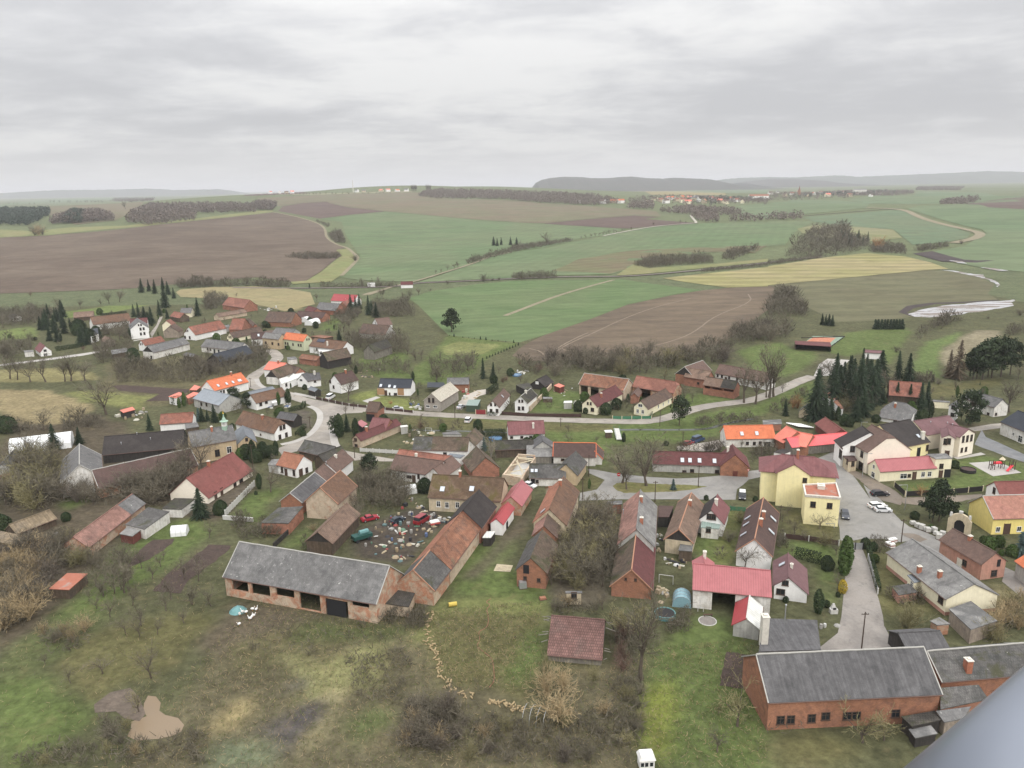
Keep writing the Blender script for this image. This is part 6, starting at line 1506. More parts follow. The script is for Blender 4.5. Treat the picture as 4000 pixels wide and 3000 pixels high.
KIND=dict(# key -> (template, name, category, words, group)
B=('bare','bare_tree','tree','bare grey-brown tree'),L=('tall','bare_tree','tree','tall slim leafless tree'),O=('orchard','fruit_tree','fruit tree','small leafless fruit tree'),W=('pale','birch_tree','tree','pale-barked leafless tree'),
E=('olivetree','willow_tree','tree','olive-twigged leafless tree'),D=('redtree','bare_tree','tree','reddish leafless tree'),S=('shrub','shrub','shrub','grey-brown leafless shrub'),SO=('shrub_olive','shrub','shrub','olive leafless shrub'),
SR=('shrub_red','shrub','shrub','reddish leafless shrub'),SD=('shrub_dark','shrub','shrub','dark leafless shrub'),ST=('shrub_tan','shrub','shrub','tan leafless shrub'),SG=('shrub_orange','shrub','shrub','orange-brown leafless shrub'),
F=('fir','spruce_tree','spruce','dark green spruce'),FS=('firslim','spruce_tree','spruce','slim dark spruce'),FB=('firblue','blue_spruce','spruce','blue-grey spruce'),Fs=('firsmall','young_spruce','spruce','little young spruce'),
P=('pine','pine_tree','pine','dense dark pine'),LA=('larch','larch_tree','larch','russet larch'),T=('thuja','thuja_tree','thuja','columnar evergreen'),RB=('roundbush','evergreen_bush','bush','rounded dark evergreen bush'),GB=('greenbush','evergreen_bush','bush','rounded green bush'),YB=('yellowbush','golden_bush','bush','golden yellow bush'))
PLANTS=[]
def plant(kind,loc,h,px=None,seed=0):
 key,name,cat,words_=KIND[kind];rng=random.Random(seed*7919+int(loc[0]*31)+int(loc[1]*17));tm,cm,H0=rng.choice(TPL[key])
 s=h/H0;loc=Vector((loc[0],loc[1],tz(loc[0],loc[1])+(.3 if loc[1]>600 else 0)))
 wide=rng.uniform(.88,1.15)*(1.12 if kind in ('B','S') else 1)
 if tm is None:
  r=bpy.data.objects.new(name,cm);C.objects.link(r);r.location=loc
 else:
  r=empty(name,loc)
  for n_,me in (('trunk',tm),('crown',cm)):
   c=bpy.data.objects.new(n_,me);C.objects.link(c);c.parent=r
 if kind in ('F','FS'):wide*=rng.uniform(.8,1.25)
 r.rotation_euler=(rng.uniform(-.03,.03),rng.uniform(-.03,.03),rng.uniform(0,6.283));r.scale=(s*wide,s*wide,s)
 r['category']=cat;PLANTS.append((r,words_,kind,h,px or proj(loc+Vector((0,0,h*.5))),name));return r
NSEED=[0]
def tr(kind,t,*pts):
 "single trees: (x, y of the foot, y of the top) in the picture tile"
 for p in pts:
  NSEED[0]+=1;f=PX(t,p[:2]);v=gpt(f);top=PX(t,(p[0],p[2]));d=math.hypot(v.x,v.y)
  dep=math.atan2(HC-v.z,d);h=(f[1]-top[1])*mpp(v)/max(.3,math.cos(dep))
  plant(kind,v,max(h*1.04,.8),((f[0]+top[0])/2,(f[1]+top[1])/2),NSEED[0])
def taken(x,y):
 q=Vector((x,y,0))
 for hs in HOUSES.values():
  if abs(hs.loc.x-x)>40 or abs(hs.loc.y-y)>40:continue
  for W in hs.wings:
   if W.get('box'):
    if inside(np.array([x]),np.array([y]),[(c.x,c.y) for c in W['ins']])[0]:return True
   else:
    d=q-W['P'](0,0,0);d.z=0;a,e=d.dot(W['u']),d.dot(W['v'])
    if-1.2<a<W['L']+1.2 and-W['wb']-1.2<e<W['w']+1.2:return True
 return any(inside(np.array([x]),np.array([y]),r_)[0] for r_ in ROADP_)
SCAT=[];BV,BF=[],[]
def mass(P2,n,h,sz,rng,skip=None):
 x0,x1=min(p[0] for p in P2),max(p[0] for p in P2);y0,y1=min(p[1] for p in P2),max(p[1] for p in P2)
 xs=np.array([rng.uniform(x0,x1) for _ in range(n*3)]);ys=np.array([rng.uniform(y0,y1) for _ in range(n*3)]);k=inside(xs,ys,P2)
 for s_ in skip or []:k &=~inside(xs,ys,s_)
 for x,y in list(zip(xs[k],ys[k]))[:n]:
  z=tz(x,y)+rng.random()**1.5*h;d=Vector((rng.gauss(0,.6),rng.gauss(0,.6),rng.uniform(.1,1))).normalized()*sz*rng.uniform(.5,1.2)
  p=Vector((x,y,z));ribbon(BV,BF,p,p+d,sz*.05,sz*.02,rng)
FILL=True
def scatter(kinds,t,poly,n,h0,h1,gap=.55,fill=1.0):
 "a thicket: n separate plants spread over an outline on the ground"
 w_=[G(t,p) for p in poly];P2=[(v.x,v.y) for v in w_];rng=random.Random(n*101+int(abs(P2[0][0])*13));x0,x1=min(p[0] for p in P2),max(p[0] for p in P2);y0,y1=min(p[1] for p in P2),max(p[1] for p in P2)
 got=[];tries=0;ar=0;yc=sum(p[1] for p in P2)/len(P2)
 for i in range(len(P2)):ar+=P2[i][0]*P2[(i+1)%len(P2)][1]-P2[(i+1)%len(P2)][0]*P2[i][1]
 mass(P2,int(min(14000,abs(ar)*fill*(1.5 if yc<450 else 1.1 if yc<800 else .45))),h1*.55,1.3 if yc<450 else 2.0 if yc<800 else 3.2,rng)
 md=gap*math.sqrt(abs(ar)/2/max(n,1))
 while len(got)<n and tries<n*60:
  tries+=1;x,y=rng.uniform(x0,x1),rng.uniform(y0,y1)
  if not inside(np.array([x]),np.array([y]),P2)[0]:continue
  if any((x-a)**2+(y-b_)**2<md*md for a,b_ in got) or (y<620 and taken(x,y)):continue
  got.append((x,y));NSEED[0]+=1;SCAT.append((rng.choice(kinds),(x,y),rng.uniform(h0,h1),NSEED[0]))
# garden trees and shrubs between the houses, clear of walls and roads
for t_,pl_,n_ in (('T2',[(0,560),(240,330),(1000,340),(1480,480),(1560,760),(1750,1150),(1480,1240),(1100,1000),(700,640),(300,800)],46),('T3',[(0,480),(800,480),(1300,470),(1900,620),(1900,850),(900,850),(0,800)],26),('U2',[(0,40),(500,160),(1200,300),(1000,720),(1200,1050),(560,1300),(200,900)],26),('U3',[(-100,60),(560,130),(1300,200),(2200,280),(2200,560),(1500,640),(600,420)],26),('T1',[(0,400),(1000,330),(1700,320),(2212,300),(2212,560),(1600,620),(900,680),(0,820)],34),('T4',[(-60,500),(700,620),(900,680),(300,860),(-60,860)],14),('T5',[(0,640),(560,760),(1300,640),(2100,640),(2100,940),(1500,960),(600,990)],22),('V5',[(0,300),(700,200),(1580,560),(1590,1600),(1340,1600),(900,860),(0,1000)],14)):
 scatter(['O','O','B','S','SO']+([] if t_=='V5' else ['GB','RB','T']),t_,pl_,n_,1.6,4.6,fill=0)
scatter(['F'],'T1',[(380,380),(700,360),(760,560),(520,640),(400,540)],9,8,13,fill=0);scatter(['F','RB'],'T1',[(830,560),(1110,520),(1090,640),(880,680)],5,5,9,fill=0)
scatter(['S','SO','ST','SD'],'O',[(860,1520),(960,1520),(1130,1560),(1380,1440),(1380,1650),(860,1650)],22,1.8,3.4,fill=.5);scatter(['O','S','SO'],'O',[(560,1330),(880,1345),(900,1450),(700,1420),(540,1420)],9,1,2.4,fill=.2)
# upper left
tr('B','T1',(110,1050,790),(190,1060,780),(330,1085,810),(495,1085,800),(700,1080,790),(770,1075,760),(925,1075,830),(650,310,160),(870,290,190),(1090,260,180),(1180,240,90),(1290,220,75),(310,450,330),(40,500,360),(150,425,330),(1300,640,440))
tr('B','U1',(1150,330,-120),(480,500,240),(820,410,200));tr('D','T1',(330,165,100),(900,760,690))
tr('F','T1',(600,420,280),(540,640,490),(620,650,480),(700,560,370),(440,520,380),(880,690,500),(950,680,520),(1085,610,490),(760,480,390),(1450,380,250),(1500,390,235),(1560,400,270),(1640,450,280),(1600,460,330),(1810,400,300),(2140,370,180))
tr('F','S1',(1225,1090,975),(1290,1080,985),(1340,1100,985),(1410,1060,965),(1430,1220,1030),(1505,1140,1050),(1380,1290,1160),(1455,1110,1000))
tr('RB','T1',(1465,595,470),(1445,865,720));tr('T','T1',(1710,585,540),(1585,605,560));tr('S','T1',(350,640,580),(80,830,640))
scatter(['S','SR','B','SO'],'T1',[(1250,900),(1700,930),(2200,860),(2212,1080),(1700,1110),(1260,1090)],34,3.5,7.5)
scatter(['B','S'],'T1',[(1000,700),(1450,660),(1400,850),(1050,900)],10,4,8)
scatter(['B','S'],'T1',[(0,330),(350,300),(700,330),(350,470),(0,480)],12,4,8);scatter(['S','B'],'T1',[(0,650),(330,640),(340,780),(0,830)],9,3,7)
scatter(['B','S'],'T1',[(1100,480),(1400,470),(1420,600),(1130,590)],7,4,8)
# railway embankment row and far hedges
scatter(['B','S'],'S1',[(1500,1030),(2212,1010),(2212,1035),(1560,1055)],22,5,10,.3);scatter(['B','S'],'S2',[(0,1010),(290,1030),(290,1052),(0,1040)],9,5,9,.3)
scatter(['S','B'],'S2',[(245,785),(420,770),(740,770),(690,800),(430,806)],20,4,7,.35);scatter(['S','B'],'S2',[(620,600),(730,560),(775,665),(690,665)],14,6,10,.35)
scatter(['S'],'S2',[(520,470),(640,510),(620,530),(520,480)],4,3,6);tr('S','S2',(860,820,755),(1660,1020,975),(1965,998,930),(2100,988,955),(2040,992,960));tr('Fs','S2',(463,1052,1015))
scatter(['S','SD'],'S2',[(1810,830),(2212,720),(2212,750),(1830,852)],16,4,7,.3);scatter(['S','SD'],'S3',[(0,700),(330,660),(520,636),(520,648),(0,742)],14,4,7,.3);tr('B','S3',(300,682,565));tr('F','S2',(2055,686,612),(2085,690,625),(2120,680,617),(2200,682,612));tr('F','S3',(40,682,618))
tr('O','S3',(597,628,598),(637,622,588),(683,616,578),(718,611,570),(752,606,568),(785,600,558),(815,593,550),(840,588,545),(880,581,540),(905,578,545),(950,562,535),(1030,554,523),(1220,516,482),(1450,500,458),(1500,495,468));tr('O','S2',(1555,932,888),(1597,921,878),(1655,901,848),(1712,886,832),(1745,881,818))
scatter(['SD','S','B'],'S3',[(1060,860),(1200,800),(1700,790),(1750,835),(1350,862),(1180,885)],34,5,9,.3);scatter(['SD','S'],'S3',[(1800,800),(1900,740),(2090,710),(2110,730),(1900,815)],16,5,9,.3)
scatter(['S'],'S3',[(0,955),(220,940),(380,955),(370,970),(0,982)],9,4,8,.3);scatter(['S','SD'],'S3',[(1640,900),(2212,848),(2212,866),(1640,920)],10,2.5,4,.3)
scatter(['B','SD','S'],'S4',[(140,780),(280,650),(400,560),(690,520),(720,640),(860,720),(500,790)],44,8,14,.4);scatter(['F','FS'],'S4',[(560,640),(620,600),(860,640),(880,700),(640,690)],15,8,12,.4);scatter(['S','B','SO'],'S4',[(880,700),(1150,690),(1200,760),(900,745)],16,6,9,.3)
scatter(['SD'],'S4',[(1270,725),(1460,690),(1560,690),(1550,700),(1300,742)],10,5,8,.3);scatter(['S','SO'],'S4',[(0,830),(450,775),(460,795),(0,858)],14,3,5,.3);tr('SG','S4',(940,720,610));tr('S','S4',(1670,675,630),(2180,1290,1220),(1900,1320,1290))
tr('S','S1',(300,595,505),(370,592,515));tr('ST','S1',(340,595,495));tr('B','S1',(1085,370,295));tr('O','S1',*[(x,332,312) for x in (80,118,152,255,295)],*[(x,316,290) for x in (435,468,515,587,610,665,700,733,760,793,825,852,885)])
tr('O','S2',*[(x,252-x*.012,230-x*.012) for x in (155,200,235,260,285,310,345,380,410,438,462,495,520,555,605,658,690,748,800,855,925,970,1040,1070,1105,1160)])
# slope above the middle fields, right
scatter(['B','SD','S','SR'],'S4',[(60,1100),(180,1090),(330,1230),(330,1300),(0,1300),(0,1230)],22,6,10,.35);scatter(['B','SD','S'],'T4',[(1150,130),(1250,20),(1500,-40),(1850,-60),(1900,60),(1700,80),(1400,140)],24,6,10,.35)
tr('Fs','O',*[(1890+i*6.5,711,690) for i in range(10)]);tr('F','O',(1776,702,678),(1783,703,680),(1790,703,679),(1797,704,681))
scatter(['SR','S','SG'],'O',[(1970,730),(2000,700),(2070,688),(2075,695),(2010,720),(1985,742)],14,4,7,.3);scatter(['S'],'O',[(2165,725),(2212,705),(2212,725)],5,4,6,.3)
# conifer grove by the playing field
tr('F','T5',(330,560,260),(250,640,330),(450,520,180),(420,770,310),(530,600,300),(650,520,200),(850,510,210),(960,535,235),(200,660,380),(150,800,420),(390,950,700),(60,945,670),(120,930,680),(560,830,650),(680,760,600),(470,900,600),(310,800,520))
tr('FS','T5',(830,745,540),(975,760,560),(1095,825,550),(1165,800,540),(500,520,240),(320,480,255));tr('T','T5',(1195,925,745),(200,950,800));tr('RB','T5',(610,965,885),(320,1010,900),(270,1000,880));tr('GB','T5',(710,760,710))
tr('LA','T5',(1480,500,100),(1400,480,200));tr('P','T5',(1660,505,180),(1760,505,90),(1860,490,60),(1960,475,60),(2060,455,80),(1700,500,150),(1820,480,110));tr('P','T5',(1615,1000,630));tr('B','T5',(2050,860,480),(1460,615,505),(1760,690,600),(2150,500,330));tr('F','T5',(1225,530,450),(1735,565,525))
tr('B','T5',(600,640,420),(700,640,400),(20,500,300),(110,470,290),(150,460,300));scatter(['F'],'T5',[(150,560),(500,500),(640,600),(560,820),(330,880),(180,800)],16,9,15);scatter(['S','B','SO'],'T5',[(0,560),(200,620),(520,850),(300,900),(0,800)],12,4,8)
tr('SD','T5',(830,210,140),(1290,560,500),(1080,530,470));scatter(['S'],'T5',[(1020,520),(1200,520),(1250,560),(1020,560)],6,3,5)
# thicket below the bare field
scatter(['B','S','SO'],'T4',[(-40,260),(300,260),(700,230),(700,360),(450,430),(100,470),(-40,440)],30,6,10,.4);scatter(['B','S','SD'],'T4',[(700,280),(950,150),(1200,150),(1250,330),(1000,330),(760,350)],20,5,9,.4);scatter(['B','S','SD'],'T3',[(1450,340),(1750,300),(2212,290),(2212,440),(1880,430),(1560,470)],24,6,10,.4)
tr('E','T4',(540,505,380));tr('L','T4',(1670,700,100),(1400,755,330),(1520,770,360),(1720,690,200));tr('B','T4',(960,260,140),(770,750,570),(840,745,620),(1640,700,400),(1815,640,520));tr('SG','T4',(1980,815,660),(1930,810,690));tr('F','T4',(1845,895,720),(2160,950,470),(2190,900,420));tr('P','T4',(700,1000,690));scatter(['S','SO'],'T4',[(1100,930),(1500,920),(1560,980),(1130,1000)],9,2,3.5);scatter(['S'],'T4',[(1600,850),(1900,720),(2100,620),(2100,700),(1750,880)],8,2,4)
tr('RB','T4',(20,820,710));tr('O','T4',(150,780,680),(1130,400,300),(930,300,200))
# gardens of the second street
tr('FS','T3',(795,492,280),(900,497,325));tr('B','T3',(625,400,215),(470,392,280),(290,525,330),(130,285,170),(15,482,360),(60,300,170),(960,430,350));tr('Fs','T3',*[(x,35+(x-420)*.105,20+(x-420)*.105-18*(x%3==0)) for x in (430,480,575,640,700,765,825,890,955,1040,1125,1180)],*[(1175-i*31,135+i*13,108+i*13) for i in range(12)])
tr('SR','T3',(1010,540,470),(1040,520,460),(1190,350,300),(1390,420,340),(1410,390,320),(120,1040,950));scatter(['S','SO','SR'],'T3',[(1180,300),(1420,320),(1400,470),(1230,420)],9,2.5,5);tr('RB','T3',(1090,465,385));tr('GB','T3',(1150,840,818));tr('O','T3',(1720,1070,980),(450,1100,1010))
scatter(['B','S'],'T3',[(200,330),(700,250),(720,450),(260,520)],10,4,7)
tr('RB','T3',(2120,880,760),(1900,870,810));tr('SG','T2',(2010,1325,1285))
# upper village trees
tr('F','T2',(1580,330,145),(1630,300,160),(1670,290,140),(1770,360,160),(1850,385,230),(1450,630,520),(1800,330,200));tr('T','T2',(1398,515,465),(800,1330,1195),(905,1312,1160),(930,1150,1095));tr('P','T2',(320,1350,1150),(460,1365,1200));tr('B','T2',(1550,1295,1045),(1650,385,280),(1480,480,370),(1340,465,390),(1560,520,390));tr('RB','T2',(1075,550,500),(1150,1130,1085),(1080,1165,1110),(690,500,450),(1540,870,810));tr('F','T2',(1455,640,530))
scatter(['B','S','SD'],'T2',[(1480,600),(1720,560),(2212,620),(2212,800),(1760,780),(1560,720)],20,5,9);scatter(['B','S','SD'],'T2',[(0,870),(300,860),(640,830),(620,930),(450,1030),(0,1020)],20,4,8);scatter(['B','S'],'T2',[(450,700),(640,720),(700,800),(650,850),(500,820)],9,4,7);scatter(['B','S'],'T2',[(0,160),(240,180),(250,260),(0,320)],10,5,9);tr('B','T2',(1770,580,480),(1880,600,470),(2000,560,470),(480,480,390),(340,170,120),(1210,210,120),(1910,170,70),(1990,360,260));scatter(['S','B'],'T2',[(1500,940),(2000,860),(2212,900),(2212,1000),(1720,1010)],14,2,5);scatter(['B','S'],'T2',[(1400,320),(1700,330),(1560,480),(1400,420)],7,4,6)
tr('B','S2',(1330,1140,1060),(1405,1115,1040),(1505,1090,1055),(1095,1130,1050),(1050,1140,1105),(1060,1005,950),(910,1035,965),(1180,1015,985),(1265,1140,1080));tr('P','O',(976,717,668));scatter(['S'],'S2',[(560,1040),(1000,1030),(1230,1030),(1220,1045),(560,1052)],10,3,6,.3);scatter(['S','B'],'S2',[(1100,1200),(1300,1140),(1330,1160),(1180,1220)],5,3,5)
scatter(['B','S'],'S2',[(1000,1180),(1300,1200),(1380,1300),(1000,1310)],9,4,7)
# chapel corner
tr('F','U2',(250,405,255),(385,415,225),(310,400,280));tr('RB','U2',(730,800,655),(830,840,700),(900,725,625));tr('T','U2',(800,830,610),(1050,770,615),(1735,570,330),(1905,560,375));tr('P','U2',(1000,810,660),(2060,1010,755),(1700,560,350));tr('F','U2',(1810,510,340));tr('F','U1',(590,720,440),(860,650,470),(1620,500,330));tr('RB','U1',(60,520,350),(100,520,360),(400,800,720),(480,900,760));tr('T','U1',(1940,260,150),(1990,240,90));tr('GB','U1',(1570,760,600));tr('O','U2',(985,1168,895));tr('RB','U2',(830,1195,1155));tr('F','V2',(230,335,35));tr('RB','V2',(450,300,155),(420,300,190));tr('B','U2',(240,900,520),(150,1000,640),(60,820,600),(1990,1200,960),(1800,330,215));tr('FB','U1',(2150,400,260))
scatter(['B','S','SO'],'U1',[(0,950),(350,800),(650,900),(700,1060),(620,1382),(0,1382)],34,6,10,.4);scatter(['B','S'],'U1',[(1080,1130),(1500,1060),(2050,1000),(2050,1130),(1700,1330),(1200,1200)],26,5,9,.4);scatter(['S','SR','B'],'U1',[(1200,800),(1500,700),(1600,770),(1250,850)],9,4,6);scatter(['S','B'],'U1',[(680,420),(1100,380),(1150,480),(700,520)],10,3,5);scatter(['S','SD'],'U1',[(0,470),(200,470),(560,500),(100,560)],8,3,6);tr('SR','U1',(600,780,700),(650,770,710))
# left scrub and orchard
scatter(['S','B','ST','SD'],'V1',[(0,620),(420,620),(560,800),(560,1120),(380,1450),(0,1659)],48,3,7,.4);scatter(['S','SO','B'],'V1',[(560,560),(780,600),(950,720),(1050,860),(760,900),(560,760)],18,3,6,.4);scatter(['ST'],'V1',[(0,1150),(220,1250),(180,1500),(0,1600)],8,4,6);tr('B','V1',(650,790,560),(365,760,500),(1345,1150,830),(1310,1120,850));tr('O','V1',(1760,790,660),(2075,1275,1040),(960,1240,1050),(1110,1180,1000),(1700,1600,1420),(1990,1480,1300),(1360,1600,1400));tr('O','V2',(325,558,360),(345,1295,1060),(140,1270,1080));tr('RB','V1',(20,470,310),(720,370,280));scatter(['B','S','SD'],'V1',[(500,120),(1000,220),(1250,120),(1000,40),(600,20)],10,4,7)
scatter(['O'],'V1',[(700,1250),(1200,900),(2150,800),(2200,1000),(1500,1640),(800,1640)],18,3.8,5.6,fill=0);scatter(['O','S'],'V1',[(1050,850),(1450,760),(1400,1100),(1000,1250)],9,3,5,fill=.2);tr('O','W1',(1630,690,300),(765,740,540),(490,540,390),(1110,640,440));tr('E','W1',(1500,1050,780));scatter(['S','SO'],'W1',[(1120,1180),(1380,1200),(1350,1420),(1150,1420)],7,1.5,2.5);scatter(['ST','SO','S'],'W1',[(100,1600),(600,1400),(1200,1420),(2212,1300),(2212,1640),(200,1650)],22,1.2,2.2);scatter(['S','ST'],'W1',[(400,200),(1000,100),(1000,330),(560,500)],6,2.5,4)
# overgrown strip between the rows
scatter(['B','S','SO','E'],'V4',[(360,300),(860,250),(820,700),(780,1080),(560,1150),(180,1050),(240,720)],42,4,7.5,.4);tr('B','V4',(530,500,130),(430,850,560),(260,950,650),(460,1020,620),(700,1080,780),(150,1060,850));scatter(['SO','ST'],'V4',[(100,1280),(500,1290),(640,1350),(560,1400),(160,1390)],7,2,3);tr('E','U4',(640,990,870),(540,1000,910));scatter(['S','SO'],'V2',[(560,360),(1000,380),(1100,560),(700,600)],12,2,4);scatter(['B','S'],'U3',[(0,720),(500,800),(560,900),(450,1080),(180,1120),(-60,1100)],24,4,7,.4);tr('W','U3',(1445,590,310));tr('FB','U3',(1360,440,300));tr('RB','U3',(720,890,745),(1330,290,225));tr('ST','V2',(1450,480,390));scatter(['S','SD'],'V2',[(1350,600),(1650,680),(1600,740),(1350,700)],5,1.5,2.5);scatter(['S','SO'],'V3',[(180,1350),(600,1340),(760,1370),(720,1550),(200,1500)],12,1.5,3);scatter(['B','S'],'V2',[(1780,330),(1950,320),(1900,420),(1800,400)],3,3,5)
tr('E','V4',(950,1620,1290),(1100,1650,1300),(820,1560,1330));tr('B','V4',(1230,1250,1130),(700,1330,1150));tr('L','W4',(285,700,-170));tr('L','V4',(1150,1560,1200));scatter(['S','SR','SD'],'W4',[(0,60),(230,120),(240,600),(60,640),(0,500)],12,2,4);tr('ST','W3',(1480,860,570),(1660,830,590));tr('ST','W3',(1600,1160,820));tr('SO','W3',(2000,700,540),(1450,620,440));scatter(['S','SD','B'],'W3',[(-60,1000),(350,950),(620,1150),(560,1500),(0,1500)],20,2.5,4.5,.4);scatter(['S','SO','ST'],'W3',[(650,1150),(1250,1150),(2212,1050),(2212,1600),(650,1600)],34,1.0,2.0,.4);scatter(['S','SO'],'W4',[(0,750),(330,720),(300,1400),(0,1450)],16,1.2,2.6);scatter(['SO','S'],'W2',[(1500,500),(2150,400),(2150,950),(1700,980)],12,1,2);tr('E','W4',(1330,1210,760),(1120,1090,960));tr('O','W4',(1110,1490,1230));scatter(['S','SO','SD'],'W4',[(1620,1180),(2050,1200),(2050,1290),(1650,1300)],7,1.5,3)
tr('E','W5',(470,1660,1260),(700,1640,1380));tr('SO','W5',(960,430,140),(900,400,200));scatter(['SO','S','ST'],'W5',[(1750,330),(2212,150),(2212,400),(2000,600),(1650,560)],16,2.5,5);tr('SD','W5',(1930,470,390));scatter(['SO','S'],'V6',[(500,1350),(900,1300),(1000,1450),(700,1500)],5,1.5,3)
# inn, square and right side gardens
tr('B','U4',(1175,822,300),(915,792,400));tr('B','U4',(960,862,560));tr('FB','U4',(1465,866,752));tr('T','U4',(557,852,752),(930,350,252));tr('O','U4',(330,352,240),(630,352,270),(370,350,280));tr('SD','U4',(1880,460,290),(1960,450,330),(1820,450,340));scatter(['S','SD'],'U4',[(1500,460),(1900,470),(1880,440),(1520,430)],6,2,3.5);tr('RB','U4',(1390,385,340),(1820,975,925));scatter(['S','SD'],'U4',[(1700,150),(2000,120),(1980,175),(1720,190)],6,2,3.5);scatter(['S','SD'],'U5',[(480,620),(800,560),(920,560),(820,650),(500,790)],9,2,4);tr('B','U5',(850,540,400),(1080,540,420),(360,545,430));tr('SG','U6',(930,1060,930));tr('RB','U6',(1355,720,630));tr('P','U6',(1160,1380,890),(1080,1390,980));tr('P','U6',(1290,1370,1150));tr('GB','V6',(1060,540,470),(370,930,840),(1130,560,510));tr('RB','V6',(250,760,640),(350,790,690),(860,400,310),(1450,470,330));tr('T','V6',(30,1000,650));tr('RB','V5',(1430,1080,910),(1570,1430,1370),(890,1500,1430));tr('T','V5',(1310,1640,1350),(1650,1140,680),(1615,1140,1060));tr('YB','V5',(1628,1375,1220));tr('GB','V6',(1780,770,620),(1900,740,610),(1700,700,610),(2060,860,720),(1930,850,780));tr('FB','V6',(2170,870,570));tr('O','V5',(985,690,560),(1150,720,560),(1390,690,600),(360,1060,730));scatter(['S','SD'],'V5',[(800,560),(860,640),(870,780),(780,860)],6,1.5,3);tr('RB','V5',(500,195,130),(1420,1560,1480));scatter(['S','SO'],'V6',[(330,660),(500,680),(560,860),(420,880)],6,1.2,2.2);scatter(['S','SD'],'V4',[(1450,1430),(1680,1300),(1640,1600),(1380,1600)],9,1.2,2.6);tr('B','U5',(1500,330,240));tr('RB','U2',(1340,560,500))
# the shrubs and bare trees that show largest stay single plants; the small rest join the brushwood between them
_sh=sorted([s_ for s_ in SCAT if s_[0][0]=='S'],key=lambda s_:-s_[2]/s_[1][1])
_bt=sorted([s_ for s_ in SCAT if s_[0] in 'BLD'],key=lambda s_:-s_[2]/s_[1][1]);_nb=282-sum(q[2] in 'BLD' for q in PLANTS)
for s_ in [s_ for s_ in SCAT if s_[0][0] !='S' and s_[0] not in 'BLD']+_sh[:230]+_bt[:_nb]:plant(s_[0],s_[1],s_[2],None,s_[3])
for k_,(x,y),h_,sd_ in _sh[230:]+_bt[_nb:]:
 rng=random.Random(sd_);n_=90 if y<700 else 40;sz=h_*(.28 if y<700 else .4)
 for _ in range(n_):
  a=rng.uniform(0,6.283);t_=rng.random();r_=h_*.45*math.sin(math.pi*(.25+.7*t_))*rng.uniform(.3,1);p=Vector((x+math.cos(a)*r_,y+math.sin(a)*r_,tz(x,y)+h_*.85*t_))
  ribbon(BV,BF,p,p+Vector((math.cos(a)*.6,math.sin(a)*.6,rng.uniform(.2,1.2)))*sz,sz*.07,sz*.03,rng)
tag(mk('brushwood',BV,BF,TWIG['grey'],uv=False),'grey-brown brushwood, small shrubs and bare trees filling the thickets and hedgerows','brushwood',None,'stuff')
# ---- clipped hedges
def hedge(nick_label,t,pts,hh,ww,mat='hedge',name='hedge'):
 P3=[G(t,p) for p in pts];vs,fs=[],[];rng=random.Random(int(P3[0].x*10));o3=P3[0].copy();o3.z=0
 for a,b_ in zip(P3,P3[1:]):
  d=b_-a;L=d.length;d.normalize();n=Vector((-d.y,d.x,0))
  for k in range(int(L*(hh*2+ww)*34)):
   s_=rng.uniform(0,L);q=rng.uniform(0,2*hh+ww)
   if q<hh:c,nn=n*(ww/2)+Vector((0,0,q)),n
   elif q<hh+ww:c,nn=n*(ww/2-(q-hh))+Vector((0,0,hh)),Vector((0,0,1))
   else:c,nn=n*(-ww/2)+Vector((0,0,q-hh-ww)),-n
   leaf(vs,fs,a+d*s_+c*rng.uniform(.9,1.05)-o3,.16,rng,nn)
 o=mk(name,vs,fs,NEED[mat],None,uv=False,off=o3);tag(o,nick_label,'hedge');return o
hedge('clipped dark hedge behind plain maroon roof house','U3',[(1365,300),(1590,298)],2.6,2.0)
hedge('clipped hedge beside chocolate-roofed white house garden','T3',[(850,670),(940,600)],2.2,2.0)
hedge('low front hedge under chocolate-roofed white gable','T3',[(845,892),(965,893)],1.5,1.2)
hedge('low hedge curving along the churchyard pavement','U2',[(1180,300),(1330,270),(1355,225)],1.6,1.2)
hedge('dark hedge wall below the fir grove on left lane','T1',[(600,750),(900,705)],2.2,1.5)
hedge('long dark hedge behind the streaked farm roof','T1',[(1085,368),(1370,338)],1.4,1.2)
hedge('tall dark hedge behind the plum-roofed house','V5',[(1010,920),(1340,1000)],2.4,1.4)
hedge('trimmed hedge bordering the concrete lane on its garden side','V6',[(290,800),(420,1300)],1.4,.8)
hedge('dark hedge beside flat orange garage','T1',[(1850,1330),(2010,1310)],3,2)
hedge('hedge beside the slope of the white half-hipped gable','U2',[(1270,560),(1360,470)],1.4,1.2,'hedge')
